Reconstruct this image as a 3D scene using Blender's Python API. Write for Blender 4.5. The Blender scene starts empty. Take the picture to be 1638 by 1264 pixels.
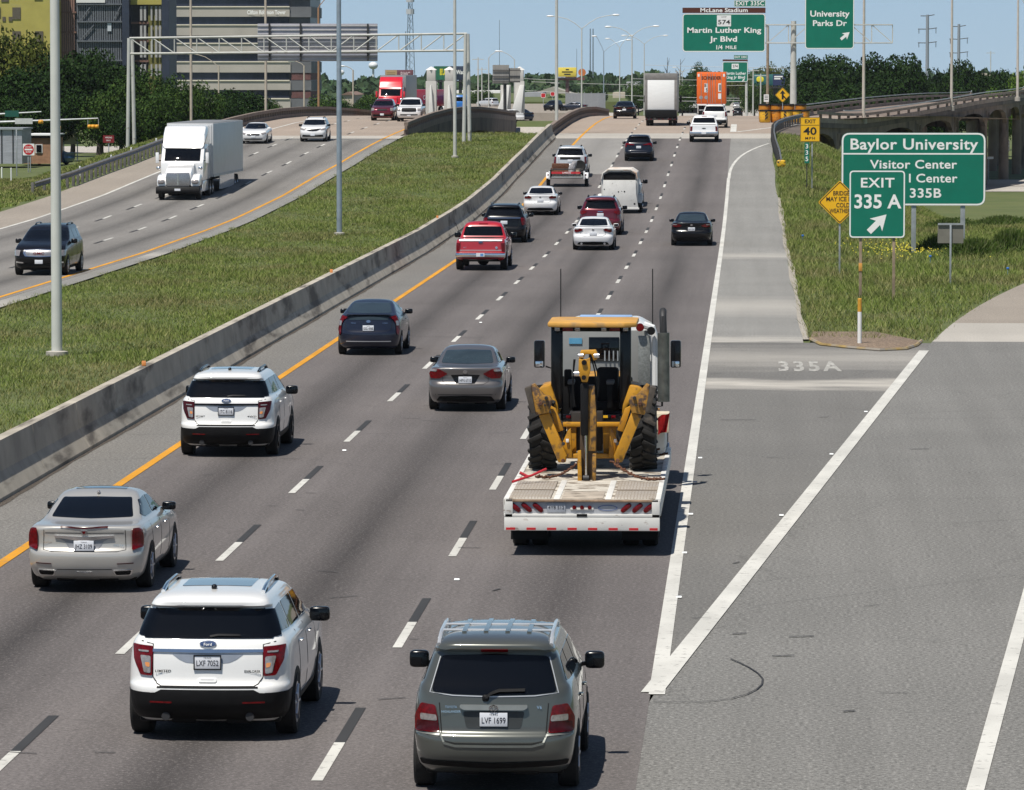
import bpy, bmesh, math, random
import numpy as np
from mathutils import Vector, Matrix
from mathutils.bvhtree import BVHTree
R = math.radians
random.seed(7); rng = np.random.default_rng(7)
sc = bpy.context.scene
COL = sc.collection
# ------------------------------------------------------------------ camera, sky, sun, exposure
F = 7585.0; PW, PH = 1638, 1264
PITCH = math.atan(527 / F); YAW = 2.846 * math.pi / 180; CAMZ = 8.0
cam_d = bpy.data.cameras.new('camera'); cam = bpy.data.objects.new('camera', cam_d); COL.objects.link(cam)
cam.location = (0, 0, CAMZ); cam.rotation_euler = (math.pi / 2 - PITCH, 0, YAW)
cam_d.sensor_width = 36; cam_d.lens = 36 * F / PW; cam_d.clip_start = 1; cam_d.clip_end = 12000
sc.camera = cam
SUN_TO = Vector((-.23, -.40, 1)).normalized()
SUN_EL = math.asin(SUN_TO.z)
SUN_ROT = math.atan2(SUN_TO.x, SUN_TO.y)
w = bpy.data.worlds.new('World'); sc.world = w; w.use_nodes = True
nt = w.node_tree; bg = nt.nodes['Background']
sky = nt.nodes.new('ShaderNodeTexSky'); sky.sky_type = 'NISHITA'; sky.sun_disc = False
sky.sun_elevation = SUN_EL; sky.sun_rotation = SUN_ROT; sky.air_density = 1.0; sky.dust_density = .4; sky.ozone_density = 2.0
tc = nt.nodes.new('ShaderNodeTexCoord'); va = nt.nodes.new('ShaderNodeVectorMath'); va.operation = 'ADD'
va.inputs[1].default_value = (0, 0, .05)
nt.links.new(tc.outputs['Generated'], va.inputs[0]); nt.links.new(va.outputs[0], sky.inputs[0])
sx_ = nt.nodes.new('ShaderNodeSeparateXYZ'); nt.links.new(tc.outputs['Generated'], sx_.inputs[0])
def skyramp(lo, hi):
    r = nt.nodes.new('ShaderNodeMapRange'); r.inputs[1].default_value = lo; r.inputs[2].default_value = hi; nt.links.new(sx_.outputs[2], r.inputs[0]); return r.outputs[0]
def skymix(fac, a, b):
    n = nt.nodes.new('ShaderNodeMix'); n.data_type = 'RGBA'; nt.links.new(fac, n.inputs[0])
    for k, v in ((6, a), (7, b)):
        if hasattr(v, 'is_output'): nt.links.new(v, n.inputs[k])
        else: n.inputs[k].default_value = (*v, 1)
    return n.outputs[2]
low = skymix(skyramp(-.005, .028), (6.5, 8.9, 10.9), (5.3, 8.1, 10.7))     # pale band of summer haze low over the horizon
nt.links.new(skymix(skyramp(.04, .30), low, sky.outputs[0]), bg.inputs[0]); bg.inputs[1].default_value = .062
sd = bpy.data.lights.new('sun', 'SUN'); sd.energy = 5.0; sd.angle = R(.53); sd.color = (1, .95, .87)
so = bpy.data.objects.new('sun', sd); COL.objects.link(so); so.location = (-40, -60, 200)
so.rotation_euler = SUN_TO.to_track_quat('Z', 'Y').to_euler()
sc.view_settings.view_transform = 'Standard'; sc.view_settings.look = 'None'
sc.view_settings.exposure = 0.08; sc.view_settings.gamma = 1
# ------------------------------------------------------------------ photo geometry -> world
ca, sa, cp, sp = math.cos(YAW), math.sin(YAW), math.cos(PITCH), math.sin(PITCH)
CR = Vector((ca, sa, 0)); CF = Vector((-sa * cp, ca * cp, -sp)); CU = CR.cross(CF)
ZV = [-100, 0, 202, 214, 226, 238, 250, 263, 275, 287, 299, 311, 324, 336, 348, 360, 375, 395, 415, 440, 470, 505, 560, 700, 900, 1200, 2000, 4000, 9000]
ZZ = [0, 0, 0, .08, .145, .28, .51, .77, 1.13, 1.48, 1.79, 2.17, 2.53, 2.82, 3.05, 3.25, 3.45, 3.58, 3.55, 3.35, 2.9, 2.3, 1.5, -.3, -1.9, -2.7, -4.3, -15.6, -44]
def zp(v): return float(np.interp(v, ZV, ZZ))
def P(x, y, v):
    d = CF + CR * ((x - 819) / F) - CU * ((y - 632) / F)
    return Vector((0, 0, CAMZ)) + d * (v / d.y)
def G(x, y, zf=zp):
    d = CF + CR * ((x - 819) / F) - CU * ((y - 632) / F)
    lo, hi = 30.0, 30.0
    while hi < 1500:
        hi += 2
        if CAMZ + d.z * hi / d.y < zf(hi): break
        lo = hi
    for _ in range(30):
        m = (lo + hi) / 2
        if CAMZ + d.z * m / d.y < zf(m): hi = m
        else: lo = m
    return Vector((0, 0, CAMZ)) + d * (lo / d.y)
def GG(x, y):
    d = CF + CR * ((x - 819) / F) - CU * ((y - 632) / F)
    v = 60.0
    while v < 900:
        q = Vector((0, 0, CAMZ)) + d * (v / d.y)
        if q.z < gzf(q.x, q.y): break
        v += .5
    return q
def sst(x): x = np.clip(x, 0, 1); return x * x * (3 - 2 * x)
def gz(u, v):
    u = np.asarray(u, float); v = np.asarray(v, float)
    A = np.interp(v, ZV, ZZ) - .06
    val = np.clip(np.minimum((v - 350) / 16, (512 - v) / 25), 0, 1)
    A = A * (1 - val) + (-4.0) * val
    A = np.where(v > 500, A - .25 * np.clip((v - 500) / 40, 0, 1), A)
    lr = np.interp(v, [-100, 204, 250, 300, 345, 480, 700, 1200, 2000, 4000, 9000], [-.06, -.06, -.55, -1.9, -4, -4.3, -3.6, -4.5, -6, -17, -46])
    ll = np.interp(v, [-100, 200, 260, 300, 400, 700, 1200, 2000, 4000, 9000], [-.06, -.06, -.1, -.25, -.35, -1.4, -4, -6, -17, -46])
    fr = sst((u - 2.6) / (6 + 10 * np.clip((v - 240) / 120, 0, 1)))
    fl = sst((-41.5 - u) / 7)
    z = A * (1 - fr - fl) + lr * fr + ll * fl
    return z
def gzf(u, v): return float(gz(u, v))
# ------------------------------------------------------------------ helpers
def setp(o, label=None, cat=None, group=None, kind=None):
    if label: o['label'] = label
    if cat: o['category'] = cat
    if group: o['group'] = group
    if kind: o['kind'] = kind
    return o
def thing(name, label, cat, loc=(0, 0, 0), rz=0, group=None):
    o = bpy.data.objects.new(name, None); COL.objects.link(o)
    o.location = loc; o.rotation_euler = (0, 0, rz); o.empty_display_size = .2
    return setp(o, label, cat, group)
def ln(name, me, mat=None, parent=None):
    if mat is not None and not me.materials: me.materials.append(mat)
    o = bpy.data.objects.new(name, me); COL.objects.link(o)
    if parent: o.parent = parent
    return o
def dup(o, parent=None):
    c = o.copy(); COL.objects.link(c)
    if parent: c.parent = parent
    for ch in list(o.children): dup(ch, c)
    return c
def finish(bm, ang=.6):
    bm.normal_update()
    for f in bm.faces: f.smooth = True
    for e in bm.edges:
        if len(e.link_faces) == 2 and e.calc_face_angle(0) > ang: e.smooth = False
def tomesh(bm, name, ang=.6, free=True):
    finish(bm, ang)
    me = bpy.data.meshes.new(name); bm.to_mesh(me)
    if free: bm.free()
    return me
class MB:
    def __init__(s): s.bm = bmesh.new()
    def _add(s, vs, fs):
        v = [s.bm.verts.new(p) for p in vs]
        out = []
        for f in fs:
            try: out.append(s.bm.faces.new([v[i] for i in f]))
            except ValueError: pass
        return v, out
    def box(s, x0, x1, y0, y1, z0, z1, bev=0, m=None):
        vs = [Vector((x, y, z)) for z in (z0, z1) for y in (y0, y1) for x in (x0, x1)]
        if m: vs = [m @ p for p in vs]
        v, f = s._add(vs, [(0, 2, 3, 1), (4, 5, 7, 6), (0, 1, 5, 4), (2, 6, 7, 3), (0, 4, 6, 2), (1, 3, 7, 5)])
        if bev:
            es = list({e for ff in f for e in ff.edges})
            bmesh.ops.bevel(s.bm, geom=es, offset=bev, segments=2, affect='EDGES', profile=.5)
        return s
    def prism(s, poly, axis, a, b, bev=0):
        n = len(poly)
        def mk(p, t):
            if axis == 'x': return (t, p[0], p[1])
            if axis == 'y': return (p[0], t, p[1])
            return (p[0], p[1], t)
        vs = [mk(p, a) for p in poly] + [mk(p, b) for p in poly]
        fs = [tuple(range(n)), tuple(range(2 * n - 1, n - 1, -1))] + [(i, (i + 1) % n, n + (i + 1) % n, n + i) for i in range(n)]
        v, f = s._add(vs, fs)
        bmesh.ops.recalc_face_normals(s.bm, faces=f)
        if bev:
            es = list({e for ff in f for e in ff.edges})
            bmesh.ops.bevel(s.bm, geom=es, offset=bev, segments=2, affect='EDGES', profile=.5)
        return s
    def bar(s, a, b, w_, d_, up=(0, 0, 1), bev=0):
        a, b = Vector(a), Vector(b); L = (b - a).length; y = (b - a).normalized()
        up = Vector(up)
        if abs(y.dot(up)) > .99: up = Vector((0, 1, 0))
        x = y.cross(up).normalized(); z = x.cross(y)
        m = Matrix((x, y, z)).transposed().to_4x4(); m.translation = a
        return s.box(-w_ / 2, w_ / 2, 0, L, -d_ / 2, d_ / 2, bev, m)
    def tube(s, pts, r, n=8, cap=True):
        pts = [Vector(p) for p in pts]; rs = r if isinstance(r, (list, tuple)) else [r] * len(pts)
        rings = []; prev = None
        for i, p in enumerate(pts):
            t = (pts[min(i + 1, len(pts) - 1)] - pts[max(i - 1, 0)]).normalized()
            if prev is None:
                up = Vector((0, 0, 1)) if abs(t.z) < .9 else Vector((1, 0, 0))
                x = t.cross(up).normalized()
            else: x = (prev - t * prev.dot(t)).normalized()
            prev = x; y = t.cross(x)
            rings.append([s.bm.verts.new(p + (x * math.cos(k * 2 * math.pi / n) + y * math.sin(k * 2 * math.pi / n)) * rs[i]) for k in range(n)])
        for a, b in zip(rings, rings[1:]):
            for k in range(n): s.bm.faces.new((a[k], a[(k + 1) % n], b[(k + 1) % n], b[k]))
        if cap:
            s.bm.faces.new(rings[0][::-1]); s.bm.faces.new(rings[-1])
        return s
    def lathe(s, prof, axis='x', n=28, c=(0, 0, 0)):
        c = Vector(c); rings = []
        for t, r in prof:
            ring = []
            for k in range(n):
                a = k * 2 * math.pi / n; q, w_ = r * math.cos(a), r * math.sin(a)
                ring.append(s.bm.verts.new(c + Vector({'x': (t, q, w_), 'y': (q, t, w_), 'z': (q, w_, t)}[axis])))
            rings.append(ring)
        f = []
        for a, b in zip(rings, rings[1:]):
            for k in range(n): f.append(s.bm.faces.new((a[k], a[(k + 1) % n], b[(k + 1) % n], b[k])))
        f.append(s.bm.faces.new(rings[0])); f.append(s.bm.faces.new(rings[-1]))
        bmesh.ops.recalc_face_normals(s.bm, faces=f)
        return s
    def blob(s, c, size, e=.5, nu=16, nv=10, m=None):
        c = Vector(c); rows = []
        pw = lambda t, k: math.copysign(abs(t) ** k, t)
        for j in range(nv + 1):
            b = -math.pi / 2 + math.pi * j / nv; row = []
            for i in range(nu):
                a = 2 * math.pi * i / nu
                q = Vector((size[0] * pw(math.cos(b), e) * pw(math.cos(a), e), size[1] * pw(math.cos(b), e) * pw(math.sin(a), e), size[2] * pw(math.sin(b), e)))
                if m: q = m @ q
                row.append(s.bm.verts.new(c + q))
            rows.append(row)
        for a, b in zip(rows, rows[1:]):
            for i in range(nu): s.bm.faces.new((a[i], a[(i + 1) % nu], b[(i + 1) % nu], b[i]))
        bmesh.ops.remove_doubles(s.bm, verts=[x for r in (rows[0], rows[-1]) for x in r], dist=1e-4)
        return s
    def mesh(s, me, M):
        n0 = len(s.bm.verts); s.bm.from_mesh(me); s.bm.verts.ensure_lookup_table()
        bmesh.ops.transform(s.bm, matrix=M, verts=s.bm.verts[n0:])
        return s
    def build(s, name, mat, parent=None, ang=.6): return ln(name, tomesh(s.bm, name, ang), mat, parent)
def npmesh(name, co, faces, mat, smooth=False):
    me = bpy.data.meshes.new(name); co = np.asarray(co, np.float32); faces = np.asarray(faces, np.int32)
    k = faces.shape[1]
    me.vertices.add(len(co)); me.vertices.foreach_set('co', co.ravel())
    me.loops.add(faces.size); me.loops.foreach_set('vertex_index', faces.ravel())
    me.polygons.add(len(faces)); me.polygons.foreach_set('loop_start', np.arange(0, faces.size, k, dtype=np.int32))
    me.polygons.foreach_set('use_smooth', np.full(len(faces), smooth))
    me.update(calc_edges=True); me.validate()
    if mat: me.materials.append(mat)
    return me
_txt = {}
def text_me(t, size=1.0, bold=0.0, space=1.0, align='CENTER'):
    k = (t, round(size, 4), bold, space, align)
    if k in _txt: return _txt[k]
    cu = bpy.data.curves.new('lettering', 'FONT'); cu.body = t; cu.size = size; cu.align_x = align; cu.align_y = 'CENTER'
    cu.offset = bold * size; cu.space_character = space; cu.resolution_u = 3
    o = bpy.data.objects.new('lettering', cu); COL.objects.link(o)
    dg = bpy.context.evaluated_depsgraph_get(); dg.update()
    me = bpy.data.meshes.new_from_object(o.evaluated_get(dg))
    bpy.data.objects.remove(o); _txt[k] = me
    return me
RX90 = Matrix.Rotation(math.pi / 2, 4, 'X')
def letters(items, name, mat, parent, y=0.0):
    """items (text, x, z, size[, bold, space, width]) laid in the XZ plane facing -y"""
    for it in items:
        m = MB(); t, x, z, size = it[:4]; bold = it[4] if len(it) > 4 else .012; space = it[5] if len(it) > 5 else 1.05
        me = text_me(t, size, bold, space); sx = 1
        if len(it) > 6 and it[6]:
            co = [v.co.x for v in me.vertices]; sx = it[6] / (max(co) - min(co))
        m.mesh(me, Matrix.Translation((x, y, z)) @ RX90 @ Matrix.Diagonal((sx, 1, 1, 1)))
        if ' ' in t and size > .3:                      # one mesh per word
            xs = sorted((min(v.co.x for v in f.verts), max(v.co.x for v in f.verts)) for f in m.bm.faces); cuts = []; hi = xs[0][1]
            for a, b in xs[1:]:
                if a - hi > .2 * size * min(1, sx): cuts.append((a + hi) / 2)
                hi = max(hi, b)
            for k in range(len(cuts) + 1):
                lo, h2 = ([-1e9] + cuts)[k], (cuts + [1e9])[k]; q = MB(); q.bm.free(); q.bm = m.bm.copy()
                bmesh.ops.delete(q.bm, geom=[v for v in q.bm.verts if not lo < v.co.x < h2], context='VERTS'); o = q.build(name, mat, parent)
            m.bm.free()
        else: o = m.build(name, mat, parent)
    return o
# ------------------------------------------------------------------ materials
def _n(nt, t, **k):
    n = nt.nodes.new(t)
    for a, b in k.items():
        if a.startswith('i_'): n.inputs[a[2:].replace('_', ' ')].default_value = b
        else: setattr(n, a, b)
    return n
def mix(nt, fac, a, b, mode='MIX'):
    n = nt.nodes.new('ShaderNodeMix'); n.data_type = 'RGBA'; n.blend_type = mode
    for s, v in ((0, fac), (6, a), (7, b)):
        if hasattr(v, 'is_output'): nt.links.new(v, n.inputs[s])
        elif s == 0: n.inputs[0].default_value = v
        else: n.inputs[s].default_value = (*v, 1) if len(v) == 3 else v
    return n.outputs[2]
def ramp(nt, src, stops):
    r = nt.nodes.new('ShaderNodeValToRGB'); e = r.color_ramp.elements
    while len(e) < len(stops): e.new(.5)
    for i, (p, c) in enumerate(stops):
        e[i].position = p; e[i].color = (c, c, c, 1) if not hasattr(c, '__len__') else (*c, 1)
    nt.links.new(src, r.inputs[0]); return r.outputs[0]
def noise(nt, scale, detail=3, vec=None, stretch=None, rough=.55):
    n = _n(nt, 'ShaderNodeTexNoise'); n.inputs['Scale'].default_value = scale; n.inputs['Detail'].default_value = detail; n.inputs['Roughness'].default_value = rough
    if vec is None: vec = nt.nodes.new('ShaderNodeTexCoord').outputs['Object']
    if stretch:
        mp = nt.nodes.new('ShaderNodeMapping'); mp.inputs['Scale'].default_value = stretch; nt.links.new(vec, mp.inputs[0]); vec = mp.outputs[0]
    nt.links.new(vec, n.inputs['Vector']); return n.outputs['Fac']
def mat(name, col, rough=.6, metal=0, var=.12, scale=6, bump=0, coat=0, spec=None, col2=None, vs=None, flake=False, emit=0, stretch=None, dirt=None):
    m = bpy.data.materials.new(name); m.use_nodes = True; nt = m.node_tree; b = nt.nodes['Principled BSDF']
    b.inputs['Roughness'].default_value = rough; b.inputs['Metallic'].default_value = metal
    if coat: b.inputs['Coat Weight'].default_value = coat; b.inputs['Coat Roughness'].default_value = .04
    if spec is not None: b.inputs['Specular IOR Level'].default_value = spec
    nz = noise(nt, scale, 4, stretch=stretch)
    lo = tuple(c * (1 - var) for c in col) if col2 is None else col2
    hi = tuple(min(1, c * (1 + var * .6)) for c in col) if col2 is None else col
    c = mix(nt, ramp(nt, nz, [(.3, 0), (.7, 1)]), lo, hi)
    if dirt:
        dz = noise(nt, dirt[1], 5, stretch=dirt[3] if len(dirt) > 3 else None)
        c = mix(nt, ramp(nt, dz, [(dirt[2], 0), (dirt[2] + .12, 1)]), c, dirt[0])
    nt.links.new(c, b.inputs['Base Color'])
    if bump:
        bp = _n(nt, 'ShaderNodeBump'); bp.inputs['Strength'].default_value = bump; bp.inputs['Distance'].default_value = .02
        nt.links.new(noise(nt, scale * 4, 4), bp.inputs['Height']); nt.links.new(bp.outputs[0], b.inputs['Normal'])
    if emit: b.inputs['Emission Color'].default_value = (*col, 1); b.inputs['Emission Strength'].default_value = emit
    m.diffuse_color = (*col, 1)
    return m
M = {}
M['glass'] = mat('tinted_glass', (.003, .004, .006), .03, 0, .1, spec=.35)
M['glass_light'] = mat('clear_glass', (.03, .045, .055), .03, 0, .2, scale=2)
M['sunroof'] = mat('roof_glass', (.01, .02, .035), .04, 0, .1, coat=1)
M['black'] = mat('black_plastic', (.008, .008, .0085), .6, 0, .3, spec=.2)
M['blackgloss'] = mat('black_gloss', (.006, .006, .007), .2, spec=.35)
M['rubber'] = mat('tyre_rubber', (.014, .0135, .013), .85, 0, .3, 9, bump=.3)
M['rim'] = mat('alloy_rim', (.55, .55, .57), .3, .9, .1)
M['chrome'] = mat('chrome_trim', (.75, .76, .78), .12, 1, .05)
M['redlens'] = mat('red_lens', (.13, .002, .004), .18, 0, .45, 22, spec=.4)
M['darklens'] = mat('smoked_red_lens', (.05, .004, .006), .2, 0, .3, 14, spec=.3)
M['clearlens'] = mat('clear_lens', (.34, .31, .30), .12, .3, .3, 30, coat=1)
M['amberlens'] = mat('amber_lens', (.8, .3, .08), .15, 0, .2, coat=1)
M['plate'] = mat('plate_white', (.72, .74, .78), .4, 0, .05)
M['plateink'] = mat('plate_ink', (.02, .02, .03), .5, 0, .1)
M['blue_badge'] = mat('blue_badge', (.02, .05, .14), .25, .2, .1, coat=1)
M['gap'] = mat('panel_gap', (.01, .01, .01), .9, 0, .1)
M['white_trim'] = mat('white_lettering', (.85, .85, .83), .5, 0, .04)
M['galv'] = mat('galvanised_steel', (.42, .44, .45), .5, .5, .2, 3)
M['galvblue'] = mat('blue_grey_galvanised', (.36, .42, .48), .45, .5, .2, 2)
M['polegrey'] = mat('painted_grey_pole', (.52, .52, .485), .6, .0, .12, 1.5, dirt=((.25, .22, .18), 2, .62))
M['wood'] = mat('weathered_wood_pole', (.30, .23, .16), .85, 0, .3, 3)
M['concrete'] = mat('concrete', (.40, .375, .33), .9, 0, .25, 1.2, bump=.2, dirt=((.16, .14, .12), .8, .6))
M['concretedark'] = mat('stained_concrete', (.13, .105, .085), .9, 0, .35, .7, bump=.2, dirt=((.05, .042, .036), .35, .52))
M['concretewhite'] = mat('pale_concrete', (.50, .49, .46), .9, 0, .1, .8, dirt=((.33, .32, .3), .5, .6))
M['signgreen'] = mat('sign_green', (.0, .165, .105), .45, 0, .1, 1.2)
M['signbrown'] = mat('sign_brown', (.085, .022, .012), .5, 0, .1, 2)
M['signyellow'] = mat('sign_yellow', (.86, .47, .01), .5, 0, .07, 2)
M['signwhite'] = mat('sign_white', (.80, .81, .80), .5, 0, .05, 2)
M['signblack'] = mat('sign_black', (.015, .015, .015), .5, 0, .1, 2)
M['signred'] = mat('sign_red', (.5, .015, .02), .5, 0, .1, 2)
M['signback'] = mat('sign_back_aluminium', (.33, .33, .31), .55, .4, .15, 3)
M['steeldark'] = mat('dark_steel', (.05, .05, .052), .6, .5, .2, 4)
M['rust'] = mat('rusty_iron', (.13, .055, .03), .9, .1, .5, 14)
M['matred'] = mat('red_cloth', (.5, .012, .015), .8, 0, .2, 6)
def paint(name, col, metal=0, rough=.32, coat=1.0): return mat(name, col, rough, metal, .04, 1.5, coat=coat)
# ------------------------------------------------------------------ ground, roads, markings
def road_mat(name, col, lane0=None, lanew=3.66, dark=.72, light=1.12, speck=.16, cracks=0, dust=None):
    m = bpy.data.materials.new(name); m.use_nodes = True; nt = m.node_tree; b = nt.nodes['Principled BSDF']
    b.inputs['Roughness'].default_value = .9; b.inputs['Specular IOR Level'].default_value = .25
    tc = nt.nodes.new('ShaderNodeTexCoord').outputs['Object']
    big = noise(nt, .12, 4, tc); c = mix(nt, ramp(nt, big, [(.3, 0), (.7, 1)]), tuple(x * .9 for x in col), tuple(x * light for x in col))
    streak = noise(nt, 1.0, 4, tc, (1.6, .03, 1)); c = mix(nt, ramp(nt, streak, [(.35, 0), (.75, .35)]), c, tuple(x * dark for x in col))
    if lane0 is not None:
        sx = nt.nodes.new('ShaderNodeSeparateXYZ'); nt.links.new(tc, sx.inputs[0])
        s1 = _n(nt, 'ShaderNodeMath', operation='SUBTRACT'); nt.links.new(sx.outputs[0], s1.inputs[0]); s1.inputs[1].default_value = lane0
        s2 = _n(nt, 'ShaderNodeMath', operation='DIVIDE'); nt.links.new(s1.outputs[0], s2.inputs[0]); s2.inputs[1].default_value = lanew
        s3 = _n(nt, 'ShaderNodeMath', operation='FRACT'); nt.links.new(s2.outputs[0], s3.inputs[0])
        rr = ramp(nt, s3.outputs[0], [(.05, 0), (.3, .3), (.5, 1), (.7, .3), (.95, 0)])
        br = noise(nt, 1.0, 3, tc, (.3, .022, 1)); mm = _n(nt, 'ShaderNodeMath', operation='MULTIPLY'); nt.links.new(rr, mm.inputs[0]); nt.links.new(ramp(nt, br, [(.3, .55), (.6, 1)]), mm.inputs[1])
        c = mix(nt, mm.outputs[0], c, tuple(x * dark for x in col))
    sp = noise(nt, 17, 3, tc, rough=.9); c = mix(nt, ramp(nt, sp, [(.40, min(1, speck * 3)), (.5, 0)]), c, tuple(x * .35 for x in col)); c = mix(nt, ramp(nt, sp, [(.54, 0), (.66, min(1, speck * 3))]), c, tuple(min(1, x * 2.0) for x in col))
    if cracks:
        vo = _n(nt, 'ShaderNodeTexVoronoi', feature='DISTANCE_TO_EDGE'); vo.inputs['Scale'].default_value = .16
        wv = noise(nt, 1.2, 3, tc); va2 = _n(nt, 'ShaderNodeVectorMath', operation='MULTIPLY_ADD'); nt.links.new(wv, va2.inputs[0]); va2.inputs[1].default_value = (1.2, 1.2, 0); nt.links.new(tc, va2.inputs[2]); nt.links.new(va2.outputs[0], vo.inputs['Vector'])
        c = mix(nt, ramp(nt, vo.outputs['Distance'], [(.0, cracks), (.006, 0)]), c, tuple(x * .3 for x in col))
    if dust:
        for (y0, y1, amt) in dust:
            sy = nt.nodes.new('ShaderNodeSeparateXYZ'); nt.links.new(tc, sy.inputs[0])
            nn = noise(nt, 1, 4, tc, (.35, .8, 1)); ad = _n(nt, 'ShaderNodeMath', operation='MULTIPLY_ADD'); nt.links.new(nn, ad.inputs[0]); ad.inputs[1].default_value = 6; nt.links.new(sy.outputs[1], ad.inputs[2])
            mr = _n(nt, 'ShaderNodeMapRange'); nt.links.new(ad.outputs[0], mr.inputs[0]); mr.inputs[1].default_value = y0 + 3; mr.inputs[2].default_value = y1 + 3
            c = mix(nt, ramp(nt, mr.outputs[0], [(0, 0), (.5, amt), (1, 0)]), c, (.5, .47, .42))
    nt.links.new(c, b.inputs['Base Color'])
    bp = _n(nt, 'ShaderNodeBump'); bp.inputs['Strength'].default_value = .25; bp.inputs['Distance'].default_value = .01
    nt.links.new(sp, bp.inputs['Height']); nt.links.new(bp.outputs[0], b.inputs['Normal'])
    return m
RM = dict(
    main=road_mat('asphalt_main', (.158, .143, .138), -12.0, 3.65, .30, cracks=.22),
    south=road_mat('asphalt_south', (.225, .213, .198), -35.85, 3.32, .36),
    shoulder=road_mat('asphalt_shoulder', (.185, .178, .166), None, speck=.24, cracks=.4),
    gore=road_mat('asphalt_gore', (.165, .16, .15), None, cracks=.3, dust=[(116.5, 122, .85), (124, 136, .4)], speck=.2),
    ramp=road_mat('asphalt_ramp', (.188, .184, .173), None, dark=.62, speck=.24, cracks=.25),
    rshoulder=road_mat('concrete_shoulder', (.245, .24, .225), None, dark=.55, cracks=.15, dust=[(150, 166, .45), (196, 204, .5), (136, 141, .6)]),
    deck=road_mat('concrete_deck', (.32, .262, .215), None, dark=.82, speck=.08),
    joint=road_mat('concrete_joint', (.40, .375, .335), None, dark=.85, speck=.08),
    patchgrey=road_mat('worn_concrete', (.27, .26, .245), -12.0, 3.65, .78),
    street=road_mat('street_concrete', (.42, .39, .35), None, dark=.85),
    tan=road_mat('tan_concrete', (.29, .255, .215), None, dark=.85),
    dirt=road_mat('dirt_pad', (.22, .165, .12), None, speck=.3))
def line_mat(name, col, wear=.60, under=(.2, .19, .18)):
    m = bpy.data.materials.new(name); m.use_nodes = True; nt = m.node_tree; b = nt.nodes['Principled BSDF']; b.inputs['Roughness'].default_value = .8
    tc = nt.nodes.new('ShaderNodeTexCoord').outputs['Object']
    c = mix(nt, ramp(nt, noise(nt, 5, 6, tc, rough=.75), [(wear - .03, 0), (wear + .05, .85)]), col, under)
    c = mix(nt, ramp(nt, noise(nt, 1, 4, tc, (.8, .35, 1)), [(.38, .5), (.62, 0)]), c, tuple(x * .62 for x in col))
    nt.links.new(c, b.inputs['Base Color']); return m
RM['white'] = line_mat('line_white', (.60, .59, .545)); RM['yellow'] = line_mat('line_yellow', (.66, .30, .012)); RM['blackline'] = line_mat('line_black', (.035, .035, .036), .7, (.12, .11, .11)); RM['worn'] = line_mat('line_worn', (.46, .45, .41), .50)
def strip(name, L, Rr, v0, v1, dz, m, zf=None, step=3.0, nu=1, obj=True):
    n = max(1, int((v1 - v0) / step)); co = []; fa = []
    for i in range(n + 1):
        v = v0 + (v1 - v0) * i / n; l = L(v) if callable(L) else L; r = Rr(v) if callable(Rr) else Rr
        for k in range(nu + 1):
            u = l + (r - l) * k / nu; co.append((u, v, (zf(u, v) if zf else zp(v)) + dz))
    for i in range(n):
        for k in range(nu):
            a = i * (nu + 1) + k; fa.append((a, a + 1, a + nu + 2, a + nu + 1))
    if not obj: return co, fa
    return setp(ln(name, npmesh(name, co, fa, m)), kind='structure')
def merged(name, parts, m):
    co, fa = [], []
    for c, f in parts:
        o = len(co); co += c; fa += [tuple(i + o for i in q) for q in f]
    return setp(ln(name, npmesh(name, co, fa, m)), kind='structure')
# terrain sheet
us = np.concatenate([[-3000, -1500, -700, -350, -200, -130, -90, -70], np.arange(-60, 40.1, 1.0), [44, 50, 60, 80, 110, 160, 250, 450, 900, 1800, 3000]])
vs = np.concatenate([np.arange(-60, 100, 10), np.arange(100, 540, 3.0), np.arange(540, 1000, 15), np.arange(1000, 9001, 250)])
U, V = np.meshgrid(us, vs); Z = gz(U, V)
ii = np.arange(len(vs) - 1)[:, None] * len(us) + np.arange(len(us) - 1)[None, :]
q = np.stack([ii, ii + 1, ii + len(us) + 1, ii + len(us)], -1).reshape(-1, 4)
gm = bpy.data.materials.new('turf_ground'); gm.use_nodes = True; nt = gm.node_tree; b = nt.nodes['Principled BSDF']; b.inputs['Roughness'].default_value = 1
tcg = nt.nodes.new('ShaderNodeTexCoord').outputs['Object']
c = mix(nt, ramp(nt, noise(nt, .18, 5, tcg), [(.35, 0), (.68, 1)]), (.07, .097, .024), (.105, .125, .038))
c = mix(nt, ramp(nt, noise(nt, .7, 5, tcg), [(.5, 0), (.78, .6)]), c, (.13, .115, .055))
nt.links.new(c, b.inputs['Base Color'])
setp(ln('ground', npmesh('ground', np.stack([U, V, Z], -1).reshape(-1, 3), q, gm, True)), kind='structure')
W0 = -1.22                                    # right edge of the main lanes
def gore(v): return W0 + .0842 * max(0, v - 60) + (0.00095 * max(0, v - 133) ** 2)
strip('median_shoulder', -13.9, -11.9, 20, 340, 0, RM['shoulder'])
strip('northbound_road', -12.0, W0, 20, 337, .004, RM['main'], nu=2)
strip('worn_concrete_lane', -11.9, -8.5, 286, 337, .008, RM['patchgrey'])
strip('concrete_joint', -13.9, 1.7, 337, 347.5, .004, RM['joint'])
strip('bridge_deck', -14.2, lambda v: 1.75 + max(0, v - 365) * .2, 347.5, 500, .004, RM['deck'], nu=2)
strip('northbound_road_beyond', -14, 4, 500, 2200, -.02, RM['street'], step=20)
strip('exit_ramp', lambda v: W0 if v < 60 else gore(v), lambda v: max(gore(v) + 8.5, 7.5), 20, 138, 0, RM['ramp'], nu=2)
strip('exit_ramp_joint', lambda v: gore(v), lambda v: gore(v) + 8.7, 138, 148, 0, RM['joint'], nu=2)
strip('exit_ramp_beyond', lambda v: gore(v), lambda v: gore(v) + 9, 148, 215, 0, RM['tan'], nu=2)
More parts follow.
